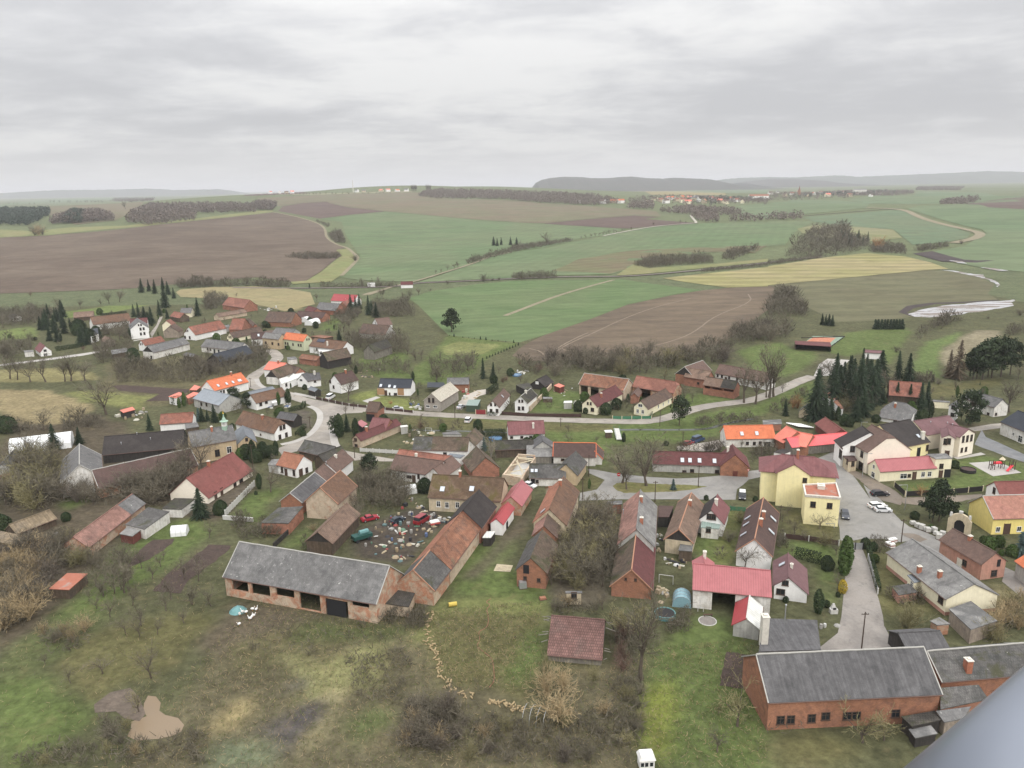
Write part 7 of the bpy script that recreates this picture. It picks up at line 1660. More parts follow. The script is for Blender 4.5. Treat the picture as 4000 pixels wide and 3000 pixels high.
# ---- rough grass and weeds on the near meadow
WET_=[[(v.x,v.y) for v in (G('W1',q) for q in pp)] for pp in ([(1400,1160),(1520,1060),(1560,860),(1720,860),(1780,1080),(2010,1120),(2010,1280),(1850,1360),(1350,1400)],[(1000,1000),(1180,830),(1560,860),(1560,1160),(1300,1120)])]
for nm_,lb_,mt_,n_,hh_,seed_ in (('rough_grass','tan winter grass tufts of the near rough meadow',TWIG['tan'],5200,.2,1),('weeds','dark dead weeds of the near rough meadow',TWIG['dark'],3600,.4,2),('grass','green grass tufts of the near rough meadow',leafy('grass_tufts',(.075,.105,.03),(.11,.115,.04)),7000,.12,3)):
 keep=BV,BF;BV,BF=[],[];rg_=random.Random(seed_)
 for t_,pts_,k_ in (('O',[(200,1659),(560,1290),(900,1300),(930,1340),(950,1500),(1140,1560),(1390,1400),(1390,1720),(180,1720)],1),('O',[(930,1320),(1170,1300),(1160,1500),(960,1490)],.3),('O',[(0,1430),(230,1180),(480,1220),(470,1320),(250,1659),(0,1659)],.12),('O',[(1390,1400),(1640,1380),(1660,1659),(1390,1659)],.25)):
  mass([(v.x,v.y) for v in (G(t_,p) for p in pts_)],int(n_*k_),hh_,.62,rg_,WET_)
 tag(mk(nm_,BV,BF,mt_,uv=False),lb_,nm_.replace('_',' '),None,'stuff');BV,BF=keep
# ---- labels for every plant: looks, then what it stands by
ORD=['first','second','third','fourth','fifth','sixth','seventh','eighth','ninth','tenth','eleventh','twelfth','thirteenth','fourteenth','fifteenth','sixteenth']
NUM=['zero','one','two','three','four','five','six','seven','eight','nine','ten','eleven','twelve','thirteen','fourteen','fifteen','sixteen']
def auto_labels(items,plural):
 cl={}
 for it in items:
  r,words_,kind,h,px,name=it;best=None
  for nick,loc,lp in LAND:
   d=math.hypot(px[0]-lp[0],(px[1]-lp[1])*1.5)
   if best is None or d<best[0]:best=(d,nick,lp)
  dx,dy=px[0]-best[2][0],px[1]-best[2][1]
  rel=('beyond' if dy<0 else 'in front of') if abs(dy)*1.5>abs(dx) else ('beside' if abs(dx)<160 else 'off to the side of')
  if rel=='off to the side of':rel='%s of'%('left' if dx<0 else 'right')
  cl.setdefault((words_,rel,best[1]),[]).append(it)
 for (words_,rel,nick),its in cl.items():
  its.sort(key=lambda i:i[4][0]);n=len(its)
  for k,it in enumerate(its) :
   lab='%s %s %s'%(words_,rel,nick)
   if n==2:lab+=', '+('left one' if k==0 else 'right one')
   elif n>2:
    lab+=', '+('leftmost of %s'%NUM[min(n,16)] if k==0 else 'rightmost of %s'%NUM[min(n,16)] if k==n-1 else '%s of %s from left'%(ORD[min(k,15)],NUM[min(n,16)]))
   if len(lab.split())>16:lab=lab.replace(' from left','').replace(' leafless','').replace(' with',',')
   if len(lab.split())>16:lab=lab.replace('the ','')
   it[0]['label']=lab
   it[0]['group']=plural(it[2])
# ---------------------------------------------------------------- far woods, ridges, towns
def ridge(nm,D,mat,*runs,back=1600,front=1400):
 pr=[]
 for r_ in runs:
  for p in r_[1:]:
   d=ray(PX(r_[0],p));q=CO+d*(D/d.y);pr.append((q.x,q.z))
 pr.sort();xs=np.linspace(pr[0][0],pr[-1][0],140);zs=np.interp(xs,[p[0] for p in pr],[p[1] for p in pr]);rng=np.random.default_rng(int(D));zs+=rng.normal(0,1.3,140)*D/9000
 zs[0]=zs[-1]=18;vs,fs=[],[]
 for k,(dy,f) in enumerate(((-front,-.05),(-front*.6,.35),(-front*.25,.8),(0,1),(back*.4,.7),(back,-.05))):
  for x,z in zip(xs,zs):b0=tz(x,D+dy);vs.append((x,D+dy,b0+(z-b0)*f))
 n=140
 for k in range(5):
  for i in range(n-1):fs.append((k*n+i,k*n+i+1,(k+1)*n+i+1,(k+1)*n+i))
 o=mk(nm,vs,fs,mat,uv=False,smooth=True);tag(o,kind='structure')
HILLM=earth('wooded_hill',(.05,.055,.045),(.07,.065,.055),.01,None,.05,.3);HILLG=earth('far_hill',(.08,.1,.07),(.07,.08,.065),.001,None,.01,.2)
ridge('hills',7600,HILLM,('S3',(190,150),(260,115),(350,98),(430,90),(600,92),(700,102),(850,100),(950,90),(1040,88),(1150,100),(1300,106),(1400,98),(1700,110),(1800,135),(1900,160),(2010,172)))
ridge('hills',11500,HILLG,('S3',(1700,135),(1850,108),(2000,98),(2212,92)),('S4',(0,92),(250,95),(450,85),(600,76),(700,82),(740,92),(1000,80),(1300,68),(1550,58),(1800,45),(1900,40),(2212,48),(2400,60)))
ridge('hills',13500,HILLG,('S1',(-200,250),(0,232),(300,215),(480,205),(700,203),(1000,200),(1250,192),(1400,196),(1500,205),(1900,196)))
ridge('hills',9500,HILLM,('S4',(-250,140),(0,112),(200,110),(400,118),(500,135),(650,150)))
def woods(label,mat,h,dens,*polys):
 vs,fs=[],[];rng=random.Random(len(label))
 for t,*pts in polys:
  w_=[G(t,p) for p in pts];P2=[(v.x,v.y) for v in w_];ar=abs(sum(P2[i][0]*P2[(i+1)%len(P2)][1]-P2[(i+1)%len(P2)][0]*P2[i][1] for i in range(len(P2))))/2;n=int(min(1500,max(25,ar/dens)))
  x0,x1=min(p[0] for p in P2),max(p[0] for p in P2);y0,y1=min(p[1] for p in P2),max(p[1] for p in P2)
  xs=np.array([rng.uniform(x0,x1) for _ in range(n*4)]);ys=np.array([rng.uniform(y0,y1) for _ in range(n*4)]);k=inside(xs,ys,P2)
  for x,y in list(zip(xs[k],ys[k]))[:n]:
   hh=h*rng.uniform(.65,1.15);r=hh*.3;z0=tz(x,y)
   for _ in range(30):
    d=Vector((rng.gauss(0,1),rng.gauss(0,1),rng.gauss(0,1))).normalized();leaf(vs,fs,Vector((x+d.x*r,y+d.y*r,z0+hh*.58+d.z*hh*.42)),hh*.11,rng)
 tag(mk('woods',vs,fs,mat,uv=False),label,'woods',None,'stuff')
WB=leafy('far_bare_wood',(.12,.098,.085),(.15,.125,.105),.05);WF=leafy('far_fir_wood',(.035,.05,.038),(.05,.065,.05),.05)
woods('dark conifer woods at the left edge beyond the brown field',WF,17,40,('S1',(-60,510),(230,520),(330,480),(420,430),(430,400),(-60,400)),('S1',(540,500),(700,495),(735,440),(640,420)))
woods('bare woods along the top of the brown field',WB,15,45,('S1',(1100,500),(1300,515),(1690,470),(1690,410),(2212,400),(2212,350),(1300,350),(1150,420)),('S2',(0,380),(130,385),(180,350),(100,330),(0,335)),('S1',(430,505),(560,500),(1000,470),(850,410),(600,430)),('S1',(950,305),(1300,300),(1340,275),(1000,280)))
woods('bare woods on the far ridge behind the green fields',WB,13,95,('S2',(1400,260),(1560,280),(2212,290),(2212,230),(1600,215),(1480,225)),('S3',(0,298),(250,318),(700,343),(950,320),(700,260),(0,235)),('S3',(980,365),(1220,383),(1220,330),(1050,330)),('S3',(1280,400),(1540,425),(1620,490),(1780,490),(1760,430),(2000,425),(1900,390),(1500,370)),('S3',(1880,480),(2212,478),(2212,462),(1900,465)),('S4',(0,470),(290,468),(280,440),(0,450)),('S4',(1490,332),(1600,330),(1860,288),(1800,280),(1560,300)))
woods('trees between the houses of the far town',WB,11,420,('S3',(950,330),(1200,330),(2212,335),(2212,290),(1700,270),(1100,275)),('S4',(0,300),(400,290),(700,275),(1270,240),(1250,215),(700,215),(0,250)),('S4',(1270,215),(1650,210),(1700,180),(1300,180)),('S2',(-200,200),(350,195),(360,185),(-200,188)),('S2',(700,192),(1330,178),(1400,172),(720,184)),('S1',(1530,255),(1760,252),(1760,245),(1530,246)))
woods('dark firs standing in the far town',WF,14,900,('S3',(1440,340),(1800,345),(2212,300),(2000,290)),('S4',(120,290),(300,285),(720,260),(1050,235),(1260,240),(1000,225),(300,260)))
def far_house(t,p,L,w_,h,roof,wall,az,label,name='town_house',cat='house'):
 v=G(t,p);u=Vector((math.cos(R(az)),math.sin(R(az)),0));n=Vector((-u.y,u.x,0));c=Vector((0,0,0));mb=MB();mb.box(c,L,w_,h,u,n)
 rh=w_*.42;e=[c+u*(sx*(L/2+.4))+n*(sy*(w_/2+.4))+Vector((0,0,h)) for sx,sy in ((-1,-1),(1,-1),(1,1),(-1,1))];a,b_=c-u*(L/2+.4)+Vector((0,0,h+rh)),c+u*(L/2+.4)+Vector((0,0,h+rh))
 mb.face([e[0],e[1],b_,a],1);mb.face([e[2],e[3],a,b_],1);mb.face([e[1],e[2],b_]);mb.face([e[3],e[0],a])
 o=mb.build(name,[WM(wall),RM(roof)]);o.location=v;PLANTS.append((o,label,'town',h,PX(t,p),name));o['category']=cat;return o
_r=random.Random(9)
for i,(t,x,y) in enumerate([('S3',575,318),('S3',785,322),('S3',875,315),('S3',940,318)]+[('S3',x,325-(x%7)*6) for x in range(1190,2000,47)]+[('S3',x,285-(x%5)*5) for x in range(1350,1720,60)]+[('S4',x,262-(x%6)*8) for x in range(20,1000,62)]+[('S2',x,192) for x in (40,120,200,260,310,870,930,1080,1140,1220,1300)]):
 rf=_r.choice(['red_old','orange','brown','choco_pale','coral','slate']);wl=_r.choice(['white','cream','white','beige'])
 far_house(t,(x,y),_r.uniform(13,20),_r.uniform(9,11),_r.uniform(5,8),rf,wl,_r.uniform(0,180),'%s town house with %s roof'%(wl,{'red_old':'dull red','orange':'orange','brown':'brown','choco_pale':'dark brown','coral':'salmon','slate':'grey'}[rf]))
for t,p,L,w_,h,rf,wl,az,lb,nm in (('S3',(2130,280),66,14,9,'orange_mid','white',4,'long manor with orange roof in far town','manor'),('S4',(790,232),60,12,14,'slate_pale','white_dirty',10,'grey block of flats in far town','apartment_block'),('S4',(755,140),120,20,7,'white_sheet','cream',3,'long pale warehouse beyond the far town','warehouse'),('S4',(1230,142),90,25,7,'coral','beige',5,'salmon roofed hall on the far plain','hall')):
 o=far_house(t,p,L,w_,h,rf,wl,az,lb,nm,'building');PLANTS.pop();tag(o,lb)
 landmark(o,'the far '+lb.split()[1] if nm !='manor' else 'the far manor',PX(t,p))
def spire(t,p,h,label):
 v=G(t,p);r=empty('church_tower',v);tag(r,label,'church');mb=MB();mb.box((0,0,0),h*.2,h*.2,h*.5);mb.build('tower',WM('brick'),r);mb=MB();mb.lathe((0,0,h*.5),[(h*.13,0),(h*.06,h*.2),(.05,h*.5)],8);mb.build('spire',RM('red_old'),r)
spire('S4',(268,250),34,'red church tower with pointed spire in far town')
v=G('S2',(838,186));mst=MB();mst.tube((0,0,0),(0,0,46),1.6,.8,8);o=mst.build('radio_mast',M_CHIMW);o.location=v;tag(o,'thin radio mast on the horizon ridge','mast')
for k in range(14):tr('L','S2',((1345+k*5) if k<9 else (1390+k*9),178,122+(k%3)*6))
# ---------------------------------------------------------------- air
m,nt,N,L,B=nodes_of('haze_air');N.remove(B);pv=N.new('ShaderNodeVolumePrincipled');pv.inputs['Color'].default_value=(.9,.91,.94,1);pv.inputs['Density'].default_value=7.5e-5;pv.inputs['Anisotropy'].default_value=0.0
L.new(pv.outputs[0],[n for n in N if n.type=='OUTPUT_MATERIAL'][0].inputs['Volume'])
mb=MB();mb.box((0,31000,-12),88000,64000,300);o=mb.build('haze',m,uv=False);tag(o,kind='stuff')
# ---------------------------------------------------------------- vehicles
def heading(t,a,b_):
 p,q=G(t,a),G(t,b_);d=q-p;d.z=0;d.normalize();return p,d
def car(label,cat,t,rear,front,col,typ='estate',roofc=None):
 p,u=heading(t,rear,front);v=Vector((-u.y,u.x,0));Z=Vector((0,0,1))
 Lg,Wd,Hh,nose,tail=dict(estate=(4.6,1.8,1.48,1.25,.25),hatch=(4.0,1.7,1.46,1.1,.35),van=(5.0,1.95,2.1,.85,.1),suv=(4.5,1.85,1.8,1.2,.15),sedan=(4.5,1.75,1.42,1.2,.9))[typ]
 r=empty('parked_car' if typ !='van' else 'parked_van',p);tag(r,label,cat);paint=plain('car_paint_%s_%s'%(typ,label[:9].replace(' ','_')),col,.3,.04,0,.6)
 def prof(name,pts,hw,mat,inset=0.0,par=r):
  vs=[u*x+v*(s*(hw-(inset if z>.95 else 0)))+Z*z for s in (-1,1) for x,z in pts];n=len(pts)
  fs=[list(range(n))[::-1],list(range(n,2*n))]+[[i,(i+1)%n,n+(i+1)%n,n+i] for i in range(n)]
  return mk(name,vs,fs,mat,par,uv=False)
 h2=Lg/2;belt=.9 if typ !='van' else 1.15
 prof('body',[(-h2,.35),(h2-.1,.3),(h2,.6),(h2-.25,belt-.1),(h2-nose,belt+.05),(-h2+tail*.4,belt+.08),(-h2,belt-.15)],Wd/2,paint)
 prof('window',[(h2-nose-.05,belt),(h2-nose-.75,Hh-.06),(-h2+tail+.35,Hh-.06),(-h2+tail,belt)],Wd/2-.04,M_GLASS,.16)
 prof('roof_panel',[(h2-nose-.68,Hh-.1),(h2-nose-.85,Hh),(-h2+tail+.42,Hh),(-h2+tail+.28,Hh-.12)],Wd/2-.18,plain('car_roof_white',(.75,.75,.74),.3) if roofc else paint)
 for x in (h2-.85,-h2+.8):
  for s in (-1,1):
   c=u*x+v*(s*(Wd/2-.08))+Z*.32;w_=MB();w_.tube(c-v*.11,c+v*.11,.32,n=12);wh=w_.build('wheel',plain('tyre_rubber',(.018,.018,.018),.8),r,uv=False)
   w_=MB();w_.tube(c+v*(s*.1),c+v*(s*.13),.19,n=10);w_.build('rim',M_METAL,wh,uv=False)
 for x,nm,cc in ((h2-.06,'headlight',(.75,.75,.72)),(-h2+.03,'taillight',(.4,.02,.02))):
  for s in (-1,1):w_=MB();w_.box(u*x+v*(s*(Wd/2-.28))+Z*.62,.12,.38,.16,u,v,Z);w_.build(nm,plain('car_'+nm,cc,.2),r,uv=False)
 return r
WHT,SIL,BLK,RED=(.68,.68,.67),(.42,.43,.44),(.012,.014,.02),(.2,.02,.025)
car('white estate car parked on a concrete slab by the stream meadow','car','T3',(635,960),(668,922),WHT,'suv');car('silver car standing beside the new anthracite-roofed house','car','T2',(2085,1385),(2160,1380),SIL,'hatch');car('dark red hatchback next to the blue van','car','U4',(1625,380),(1690,358),RED,'hatch');car('dark blue van parked on gravel by the stream','van','U4',(1730,345),(1810,318),(.02,.045,.1),'van');car('black estate car at the black yard gate','car','V6',(430,112),(600,106),BLK);car('white estate car, the farther of two white cars by street lamp','car','V6',(400,262),(575,250),WHT);car('silver white hatchback parked in front of white estate','car','V6',(470,312),(640,314),(.6,.61,.62),'hatch');car('dark grey car beside the yellow inn annex','car','V5',(1660,395),(1690,525),(.03,.035,.05));car('black off-roader with white roof below the square','car','U5',(366,1270),(366,1365),BLK,'suv',1);car('white car outside the mossy slate corner house','car','U3',(1850,838),(1930,858),WHT,'hatch');car('dark red van among scrap by umber-roofed house','van','U3',(690,1215),(755,1175),(.22,.02,.025),'van');car('red sports car body in the junk yard','car','V3',(125,365),(255,335),(.3,.02,.035),'sedan');car('dark blue car wreck by the junk yard track','car','V3',(425,385),(500,355),(.02,.03,.045),'hatch');car('white van in the drive of big brown garden roof','van','T2',(1360,1262),(1395,1240),WHT,'van');car('silver car beside the green container','car','T3',(555,812),(600,785),SIL,'sedan')
# ---------------------------------------------------------------- poles, lamps, signs
def pole(label,t,x,yb,yt,lamp=0,mat=None):
 v=G(t,(x,yb));f,tp_=PX(t,(x,yb)),PX(t,(x,yt));h=(f[1]-tp_[1])*mpp(v)/math.cos(math.atan2(HC,v.length*.97))
 r=empty('street_lamp' if lamp else 'utility_pole',v);mb=MB();mb.tube((0,0,-.2),(0,0,h),.13 if not lamp else .08,.09 if not lamp else .06,8);mb.build('pole',mat or (M_METAL if lamp else surf('pole_wood',(.075,.055,.042),.2)),r)
 mb=MB()
 if lamp:mb.box((-lamp*.9,0,h-.05),1.9,.1,.08);mb.box((-lamp*1.8,0,h-.12),.6,.22,.12);mb.build('lamp_head',M_METAL,r)
 else:
  mb.box((0,0,h-.5),1.3,.1,.1)
  for k in (-.55,-.2,.2,.55):mb.tube((k,0,h-.4),(k,0,h-.2),.04,n=5)
  mb.build('crossarm',surf('pole_wood',(.075,.055,.042),.2),r)
 PLANTS.append((r,label,'pole',h,(f[0],f[1]),r.name));r['category']='street lamp' if lamp else 'pole'
for a in ((553,720,490),(487,972,740),(1267,1000,775),(1735,836,605),(1320,180,0),(250,182,90),(1567,395,238)):pole('dark wooden utility pole','U4',*a)
for t,*a in (('U5',630,792,545),('U5',1162,590,385),('V6',695,695,405),('V5',820,440,250),('W5',455,665,270),('U2',800,930,650),('U2',1897,800,612),('U2',1415,480,350),('T3',490,920,755),('T2',497,1140,1040),('S2',1003,1020,965),('T2',1610,1382,1300)):pole('dark wooden utility pole',t,*a)
for a in (('U6',738,1240,932,1),('U6',215,840,545,-1),('U6',200,220,155,-1),('V5',1520,540,480,1)):pole('grey street lamp',*a)
def sign(label,t,x,y,c,shape,c2=(.8,.8,.8),h=2.4):
 v=G(t,(x,y));r=empty('road_sign',v);tag(r,label,'sign');mb=MB();mb.tube((0,0,0),(0,0,h),.035,n=6);mb.build('post',M_METAL,r)
 mb=MB();n=20 if shape=='o' else 3;a0=-math.pi/2 if n==3 else 0
 def disc(rad,y_,m):mb.face([(rad*math.cos(a0+2*math.pi*k/n),y_,h+.3+rad*math.sin(a0+2*math.pi*k/n)) for k in range(n)],m)
 disc(.5,-.05,0);mb.face([(.5*math.cos(a0-2*math.pi*k/n),0.0,h+.3+.5*math.sin(a0-2*math.pi*k/n)) for k in range(n)],0)
 if n==3:disc(.3,-.06,1)
 else:mb.face([(-.34,-.06,h+.22),(.34,-.06,h+.22),(.34,-.06,h+.38),(-.34,-.06,h+.38)],1)
 mb.build('plate',[plain('sign_'+label.split()[0]+label.split()[1],c,.5,.02),plain('sign_white',c2,.5,.02)],r)
sign('round red no-entry sign on the grass island','U4',875,800,(.6,.02,.03),'o');sign('triangular red give-way sign beside the square','U5',446,1000,(.6,.03,.04),'t')
# ---------------------------------------------------------------- fences and walls
def fence(label,t,pts,h,mat,post=None,gap=2.5,name='fence',thick=.06,ph=.15,z0=.1):
 P3=[G(t,p) for p in pts];r=empty(name,P3[0]);tag(r,label,'fence' if name !='wall' else 'wall');mb=MB();pb=[]
 for a,b_ in zip(P3,P3[1:]):
  d=b_-a;L=d.length;u=d.normalized();v=Vector((-u.y,u.x,0));n=max(1,round(L/gap))
  mb.box(a+d/2-P3[0]+Vector((0,0,z0)),L,thick,h-z0,u,v)
  pb+=[(a+d*(k/n)-P3[0],u,v) for k in range(n+(b_ is P3[-1]))]
 mb.build('panel',mat,r)
 if post:
  for c,u,v in pb[:60]:q=MB();q.box(c,.22,.22,h+ph,u,v);q.build('post',post,r)
BLKW=plain('fence_black',(.02,.018,.018),.7);GRN=plain('fence_green',(.05,.16,.09),.6);GWH=plain('fence_pale',(.5,.49,.46),.8);CRM=plain('post_cream',(.55,.48,.34),.8);BRN=plain('fence_brown',(.06,.035,.03),.7)
fence('black panel fence on cream posts round the school lawn','V6',[(610,10),(745,128),(1340,95),(1700,60)],1.5,BLKW,CRM,4.5);fence('pale ribbed concrete fence beside the brick-red roofed house','V2',[(815,0),(500,325)],1.7,GWH,GWH,1.6);fence('low white wall at the end of the concrete fence','V2',[(475,360),(800,385)],1.2,GWH,None,name='wall',thick=.3);fence('green mesh fence before the cream roadside cottage','T4',[(-20,930),(80,935),(400,930),(410,880)],1.1,GRN,CRM,3);fence('dark brown fence along the road by cream plum-gabled house','T3',[(1000,885),(1270,905),(1850,912)],1.2,BRN,BRN,3);fence('red yard gate beside the chocolate-roofed white house','T3',[(715,880),(825,882)],1.7,plain('gate_red',(.22,.03,.035),.6),CRM,4,name='gate');fence('grey concrete fence before the stone wing at the bend','U3',[(20,455),(440,480)],1.2,GWH,GWH,2.2);fence('dark picket fence with two white posts behind the inn garden','V5',[(880,680),(1190,712),(1580,770)],1.3,BRN,GWH,12);fence('grey two-leaf sheet gate at head of concrete lane','V5',[(1700,810),(1790,820),(1890,820)],1.6,M_METAL,BLKW,3,name='gate');fence('green sheet fence below the white cottage drive','U5',[(195,1455),(440,1475)],1.2,GRN,GRN,4);fence('stone garden wall running back from the black-roofed white house','T3',[(1300,850),(1530,600)],1.9,WM('plaster_brick'),None,name='wall',thick=.4);fence('dark yard wall behind the long slate barn','V2',[(1020,670),(1240,460)],1.3,WM('timber_dark'),None,name='wall',thick=.25);fence('wire garden fence on white posts along the concrete lane','V6',[(285,900),(405,1330)],1.2,M_METAL,GWH,4);fence('brown paling fence along the pavement by the anthracite house','T2',[(1200,1270),(1560,1345),(2250,1420)],1.0,BRN,GWH,4);fence('black court fence around clay court','T5',[(-190,60),(275,45),(110,165)],0.5,WM('timber_dark'),BLKW,6)
# ---------------------------------------------------------------- tunnels, pools, play things
FILM=plain('white_film',(.72,.73,.72),.45,.1);FILMB=plain('turquoise_sheet',(.2,.33,.37),.3,.1)
def tunnel(label,t,a,b_,w_,h,mat=FILM,bare=0,name='polytunnel'):
 p,q=G(t,a),G(t,b_);d=q-p;L=d.length;u=d.normalized();v=Vector((-u.y,u.x,0));r=empty(name,p);tag(r,label,'greenhouse');n=9
 arc=[(math.cos(math.pi*k/n)*w_/2,math.sin(math.pi*k/n)**.8*h) for k in range(n+1)]
 if not bare:
  mb=MB();m_=max(2,int(L/1.5))
  for i in range(m_):
   for k in range(n):mb.face([u*(L*i/m_)+v*arc[k][0]+Vector((0,0,arc[k][1])),u*(L*(i+1)/m_)+v*arc[k][0]+Vector((0,0,arc[k][1])),u*(L*(i+1)/m_)+v*arc[k+1][0]+Vector((0,0,arc[k+1][1])),u*(L*i/m_)+v*arc[k+1][0]+Vector((0,0,arc[k+1][1]))])
  for x in (0,L):mb.face([u*x+v*y+Vector((0,0,z)) for y,z in arc])
  mb.build('cover',mat,r)
 for i in range(max(3,int(L/2))+1):
  x=L*i/max(3,int(L/2));mb=MB()
  for k in range(n):mb.tube(u*x+v*arc[k][0]*1.02+Vector((0,0,arc[k][1]*1.02)),u*x+v*arc[k+1][0]*1.02+Vector((0,0,arc[k+1][1]*1.02)),.04,n=4,cap=False)
  mb.build('hoop',M_METAL,r)
tunnel('small white film tunnel on the bright lawn','V1',(1860,520),(2030,505),3,2.2);tunnel('large white film greenhouse behind the fir','U1',(130,730),(790,645),9,4.2);tunnel('upper white film tunnel in the back yard','T2',(1070,440),(1165,412),5.5,3.2);tunnel('lower white film tunnel in the back yard','T2',(1120,474),(1210,447),5.5,3.2);tunnel('turquoise rounded garden greenhouse by pink workshop','V4',(1555,1310),(1560,1210),3.6,2.3,FILMB);tunnel('bare hoop frame of a tunnel in the scrub','W3',(1260,1110),(1480,1165),3.5,2.2,bare=1);tunnel('torn white film tunnel in the brush by junk yard','U3',(420,910),(620,880),3.5,2)
def ring(label,name,cat,t,p,rad,h,mat,inner=None):
 v=G(t,p);mb=MB();mb.lathe((0,0,0),[(rad,0),(rad,h),(rad*.93,h),(rad*.93,h*.8)],24);r=empty(name,v);tag(r,label,cat);mb.build('rim',mat,r)
 mb=MB();mb.lathe((0,0,h*.81),[(rad*.91,0),(rad*.9,.02)],24);mb.build('surface',inner or mat,r)
BLUE=plain('pool_blue',(.1,.2,.33),.25);TEAL=plain('pool_teal',(.12,.25,.25),.3)
ring('round blue pool cover behind black mossy barn','swimming_pool','pool','U3',(1480,322),2.2,.6,BLUE);ring('small blue pool in the terraced garden','swimming_pool','pool','T3',(1160,462),2.2,.5,BLUE);ring('dark trampoline with turquoise rim in play garden','trampoline','trampoline','V4',(1375,1400),2.0,.8,TEAL,BLKW);ring('round stone fire pit on the workshop lawn','fire_pit','fire pit','V4',(1835,1455),1.7,.12,GWH,CONC);ring('covered black hexagon sandpit on the school lawn','sandpit','sandpit','U6',(1520,765),2.0,.9,BLKW,BRN)
def frame_goal(label,t,a,b_,h,name='goal_frame'):
 p,q=G(t,a),G(t,b_);mb=MB();d=q-p;z=Vector((0,0,h));mb.tube((0,0,0),z,.06);mb.tube(d,d+z,.06);mb.tube(z,d+z,.06);o=mb.build(name,GWH);o.location=p;tag(o,label,'goal')
frame_goal('white goal frame behind the narrow farmhouse','V4',(1310,1040),(1462,1060),1.9);frame_goal('small white goal frame by workshop door','V4',(1730,1350),(1790,1355),.9);frame_goal('white goal frame in the nursery garden','U3',(725,240),(792,242),1.4)
def playset():
 p=G('U6',(1890,745));r=empty('climbing_frame',p);tag(r,'wooden climbing frame with red slide, red tube and roofed tower','climbing frame');rgt=(G('U6',(2000,745))-p).normalized();v=Vector((-rgt.y,rgt.x,0));Z=Vector((0,0,1));post=BRN
 for x,y in ((-2,0),(-1,0),(-2,1),(-1,1),(1.2,2),(2.2,2),(1.2,1),(2.2,1),(3.6,0),(4.6,0),(3.6,1),(4.6,1)):mb=MB();mb.tube(rgt*x+v*y,rgt*x+v*y+Z*2.6,.1,n=6);mb.build('post',post,r)
 for x,y in ((-1.5,.5),(1.7,1.5),(4.1,.5)):mb=MB();mb.box(rgt*x+v*y+Z*1.3,1.1,1.1,.1,rgt,v);mb.build('platform',M_WOOD,r)
 mb=MB();a,b_=rgt*3.8-v*.1+Z*1.4,rgt*1.6-v*1.6+Z*.2;d=(b_-a).normalized();s=d.cross(Z).normalized();n=s.cross(d)
 for k in (-.3,.3):mb.box(a.lerp(b_,.5)+s*k,.06,.3,(b_-a).length,s,n,d) if 0 else mb.tube(a+s*k+n*.15,b_+s*k+n*.15,.06)
 mb.face([a-s*.3,a+s*.3,b_+s*.3,b_-s*.3]);mb.build('slide',plain('slide_red',(.65,.04,.06),.35),r)
 mb=MB();mb.tube(rgt*-.9+v*.8+Z*1.8,rgt*1.3+v*1.2+Z*1.8,.4,n=10);mb.build('tube',plain('slide_red',(.65,.04,.06),.35),r);mb=MB();mb.lathe(rgt*1.7+v*1.5+Z*2.6,[(1,0),(.05,.8)],4);mb.build('tower_roof',CRM,r)
playset()
def sculpt(name,label,cat,t,p,parts,az=0):
 "small thing: list of (part, kind, numbers, material)"
 v=G(t,p);r=empty(name,v,R(az));tag(r,label,cat)
 for nm,k,a,mt in parts:
  mb=MB()
  if k=='box':mb.box(a[:3],a[3],a[4],a[5],taper=a[6] if len(a)>6 else 1)
  elif k=='tube':mb.tube(a[:3],a[3:6],a[6],a[7] if len(a)>7 else None,8)
  else:mb.lathe(a[0],a[1],12)
  mb.build(nm,mt,r)
 return r
# garden gate arch of yellow plaster
v=G('V6',(1400,585));mb=MB();r=empty('gate_arch',v,R(-38));tag(r,'old yellow plaster gate arch with stone scroll beside pink house','gate arch')
pr=[(-2.4,0),(-2.4,3.4),(-1.5,4.6),(0,5.2),(1.5,4.6),(2.4,3.4),(2.4,0),(1.1,0),(1.1,2.6),(.6,3.4),(0,3.6),(-.6,3.4),(-1.1,2.6),(-1.1,0)];n=len(pr)
mk('arch',[(x,y,z) for y in (-.4,.4) for x,z in pr],[list(range(n)),list(range(n,2*n))[::-1]]+[[i,n+i,n+(i+1)%n,(i+1)%n] for i in range(n)],WM('beige'),r)
mb.box((0,.05,0),2.1,.12,3.3);mb.build('gate_leaf',M_DARK,r);mb=MB();mb.box((-1.9,0,4.1),.6,.6,.9,taper=.7);mb.box((1.9,0,4.1),.6,.6,.9,taper=.7);mb.box((0,0,5.2),.8,.6,.5);mb.build('finial',GWH,r)
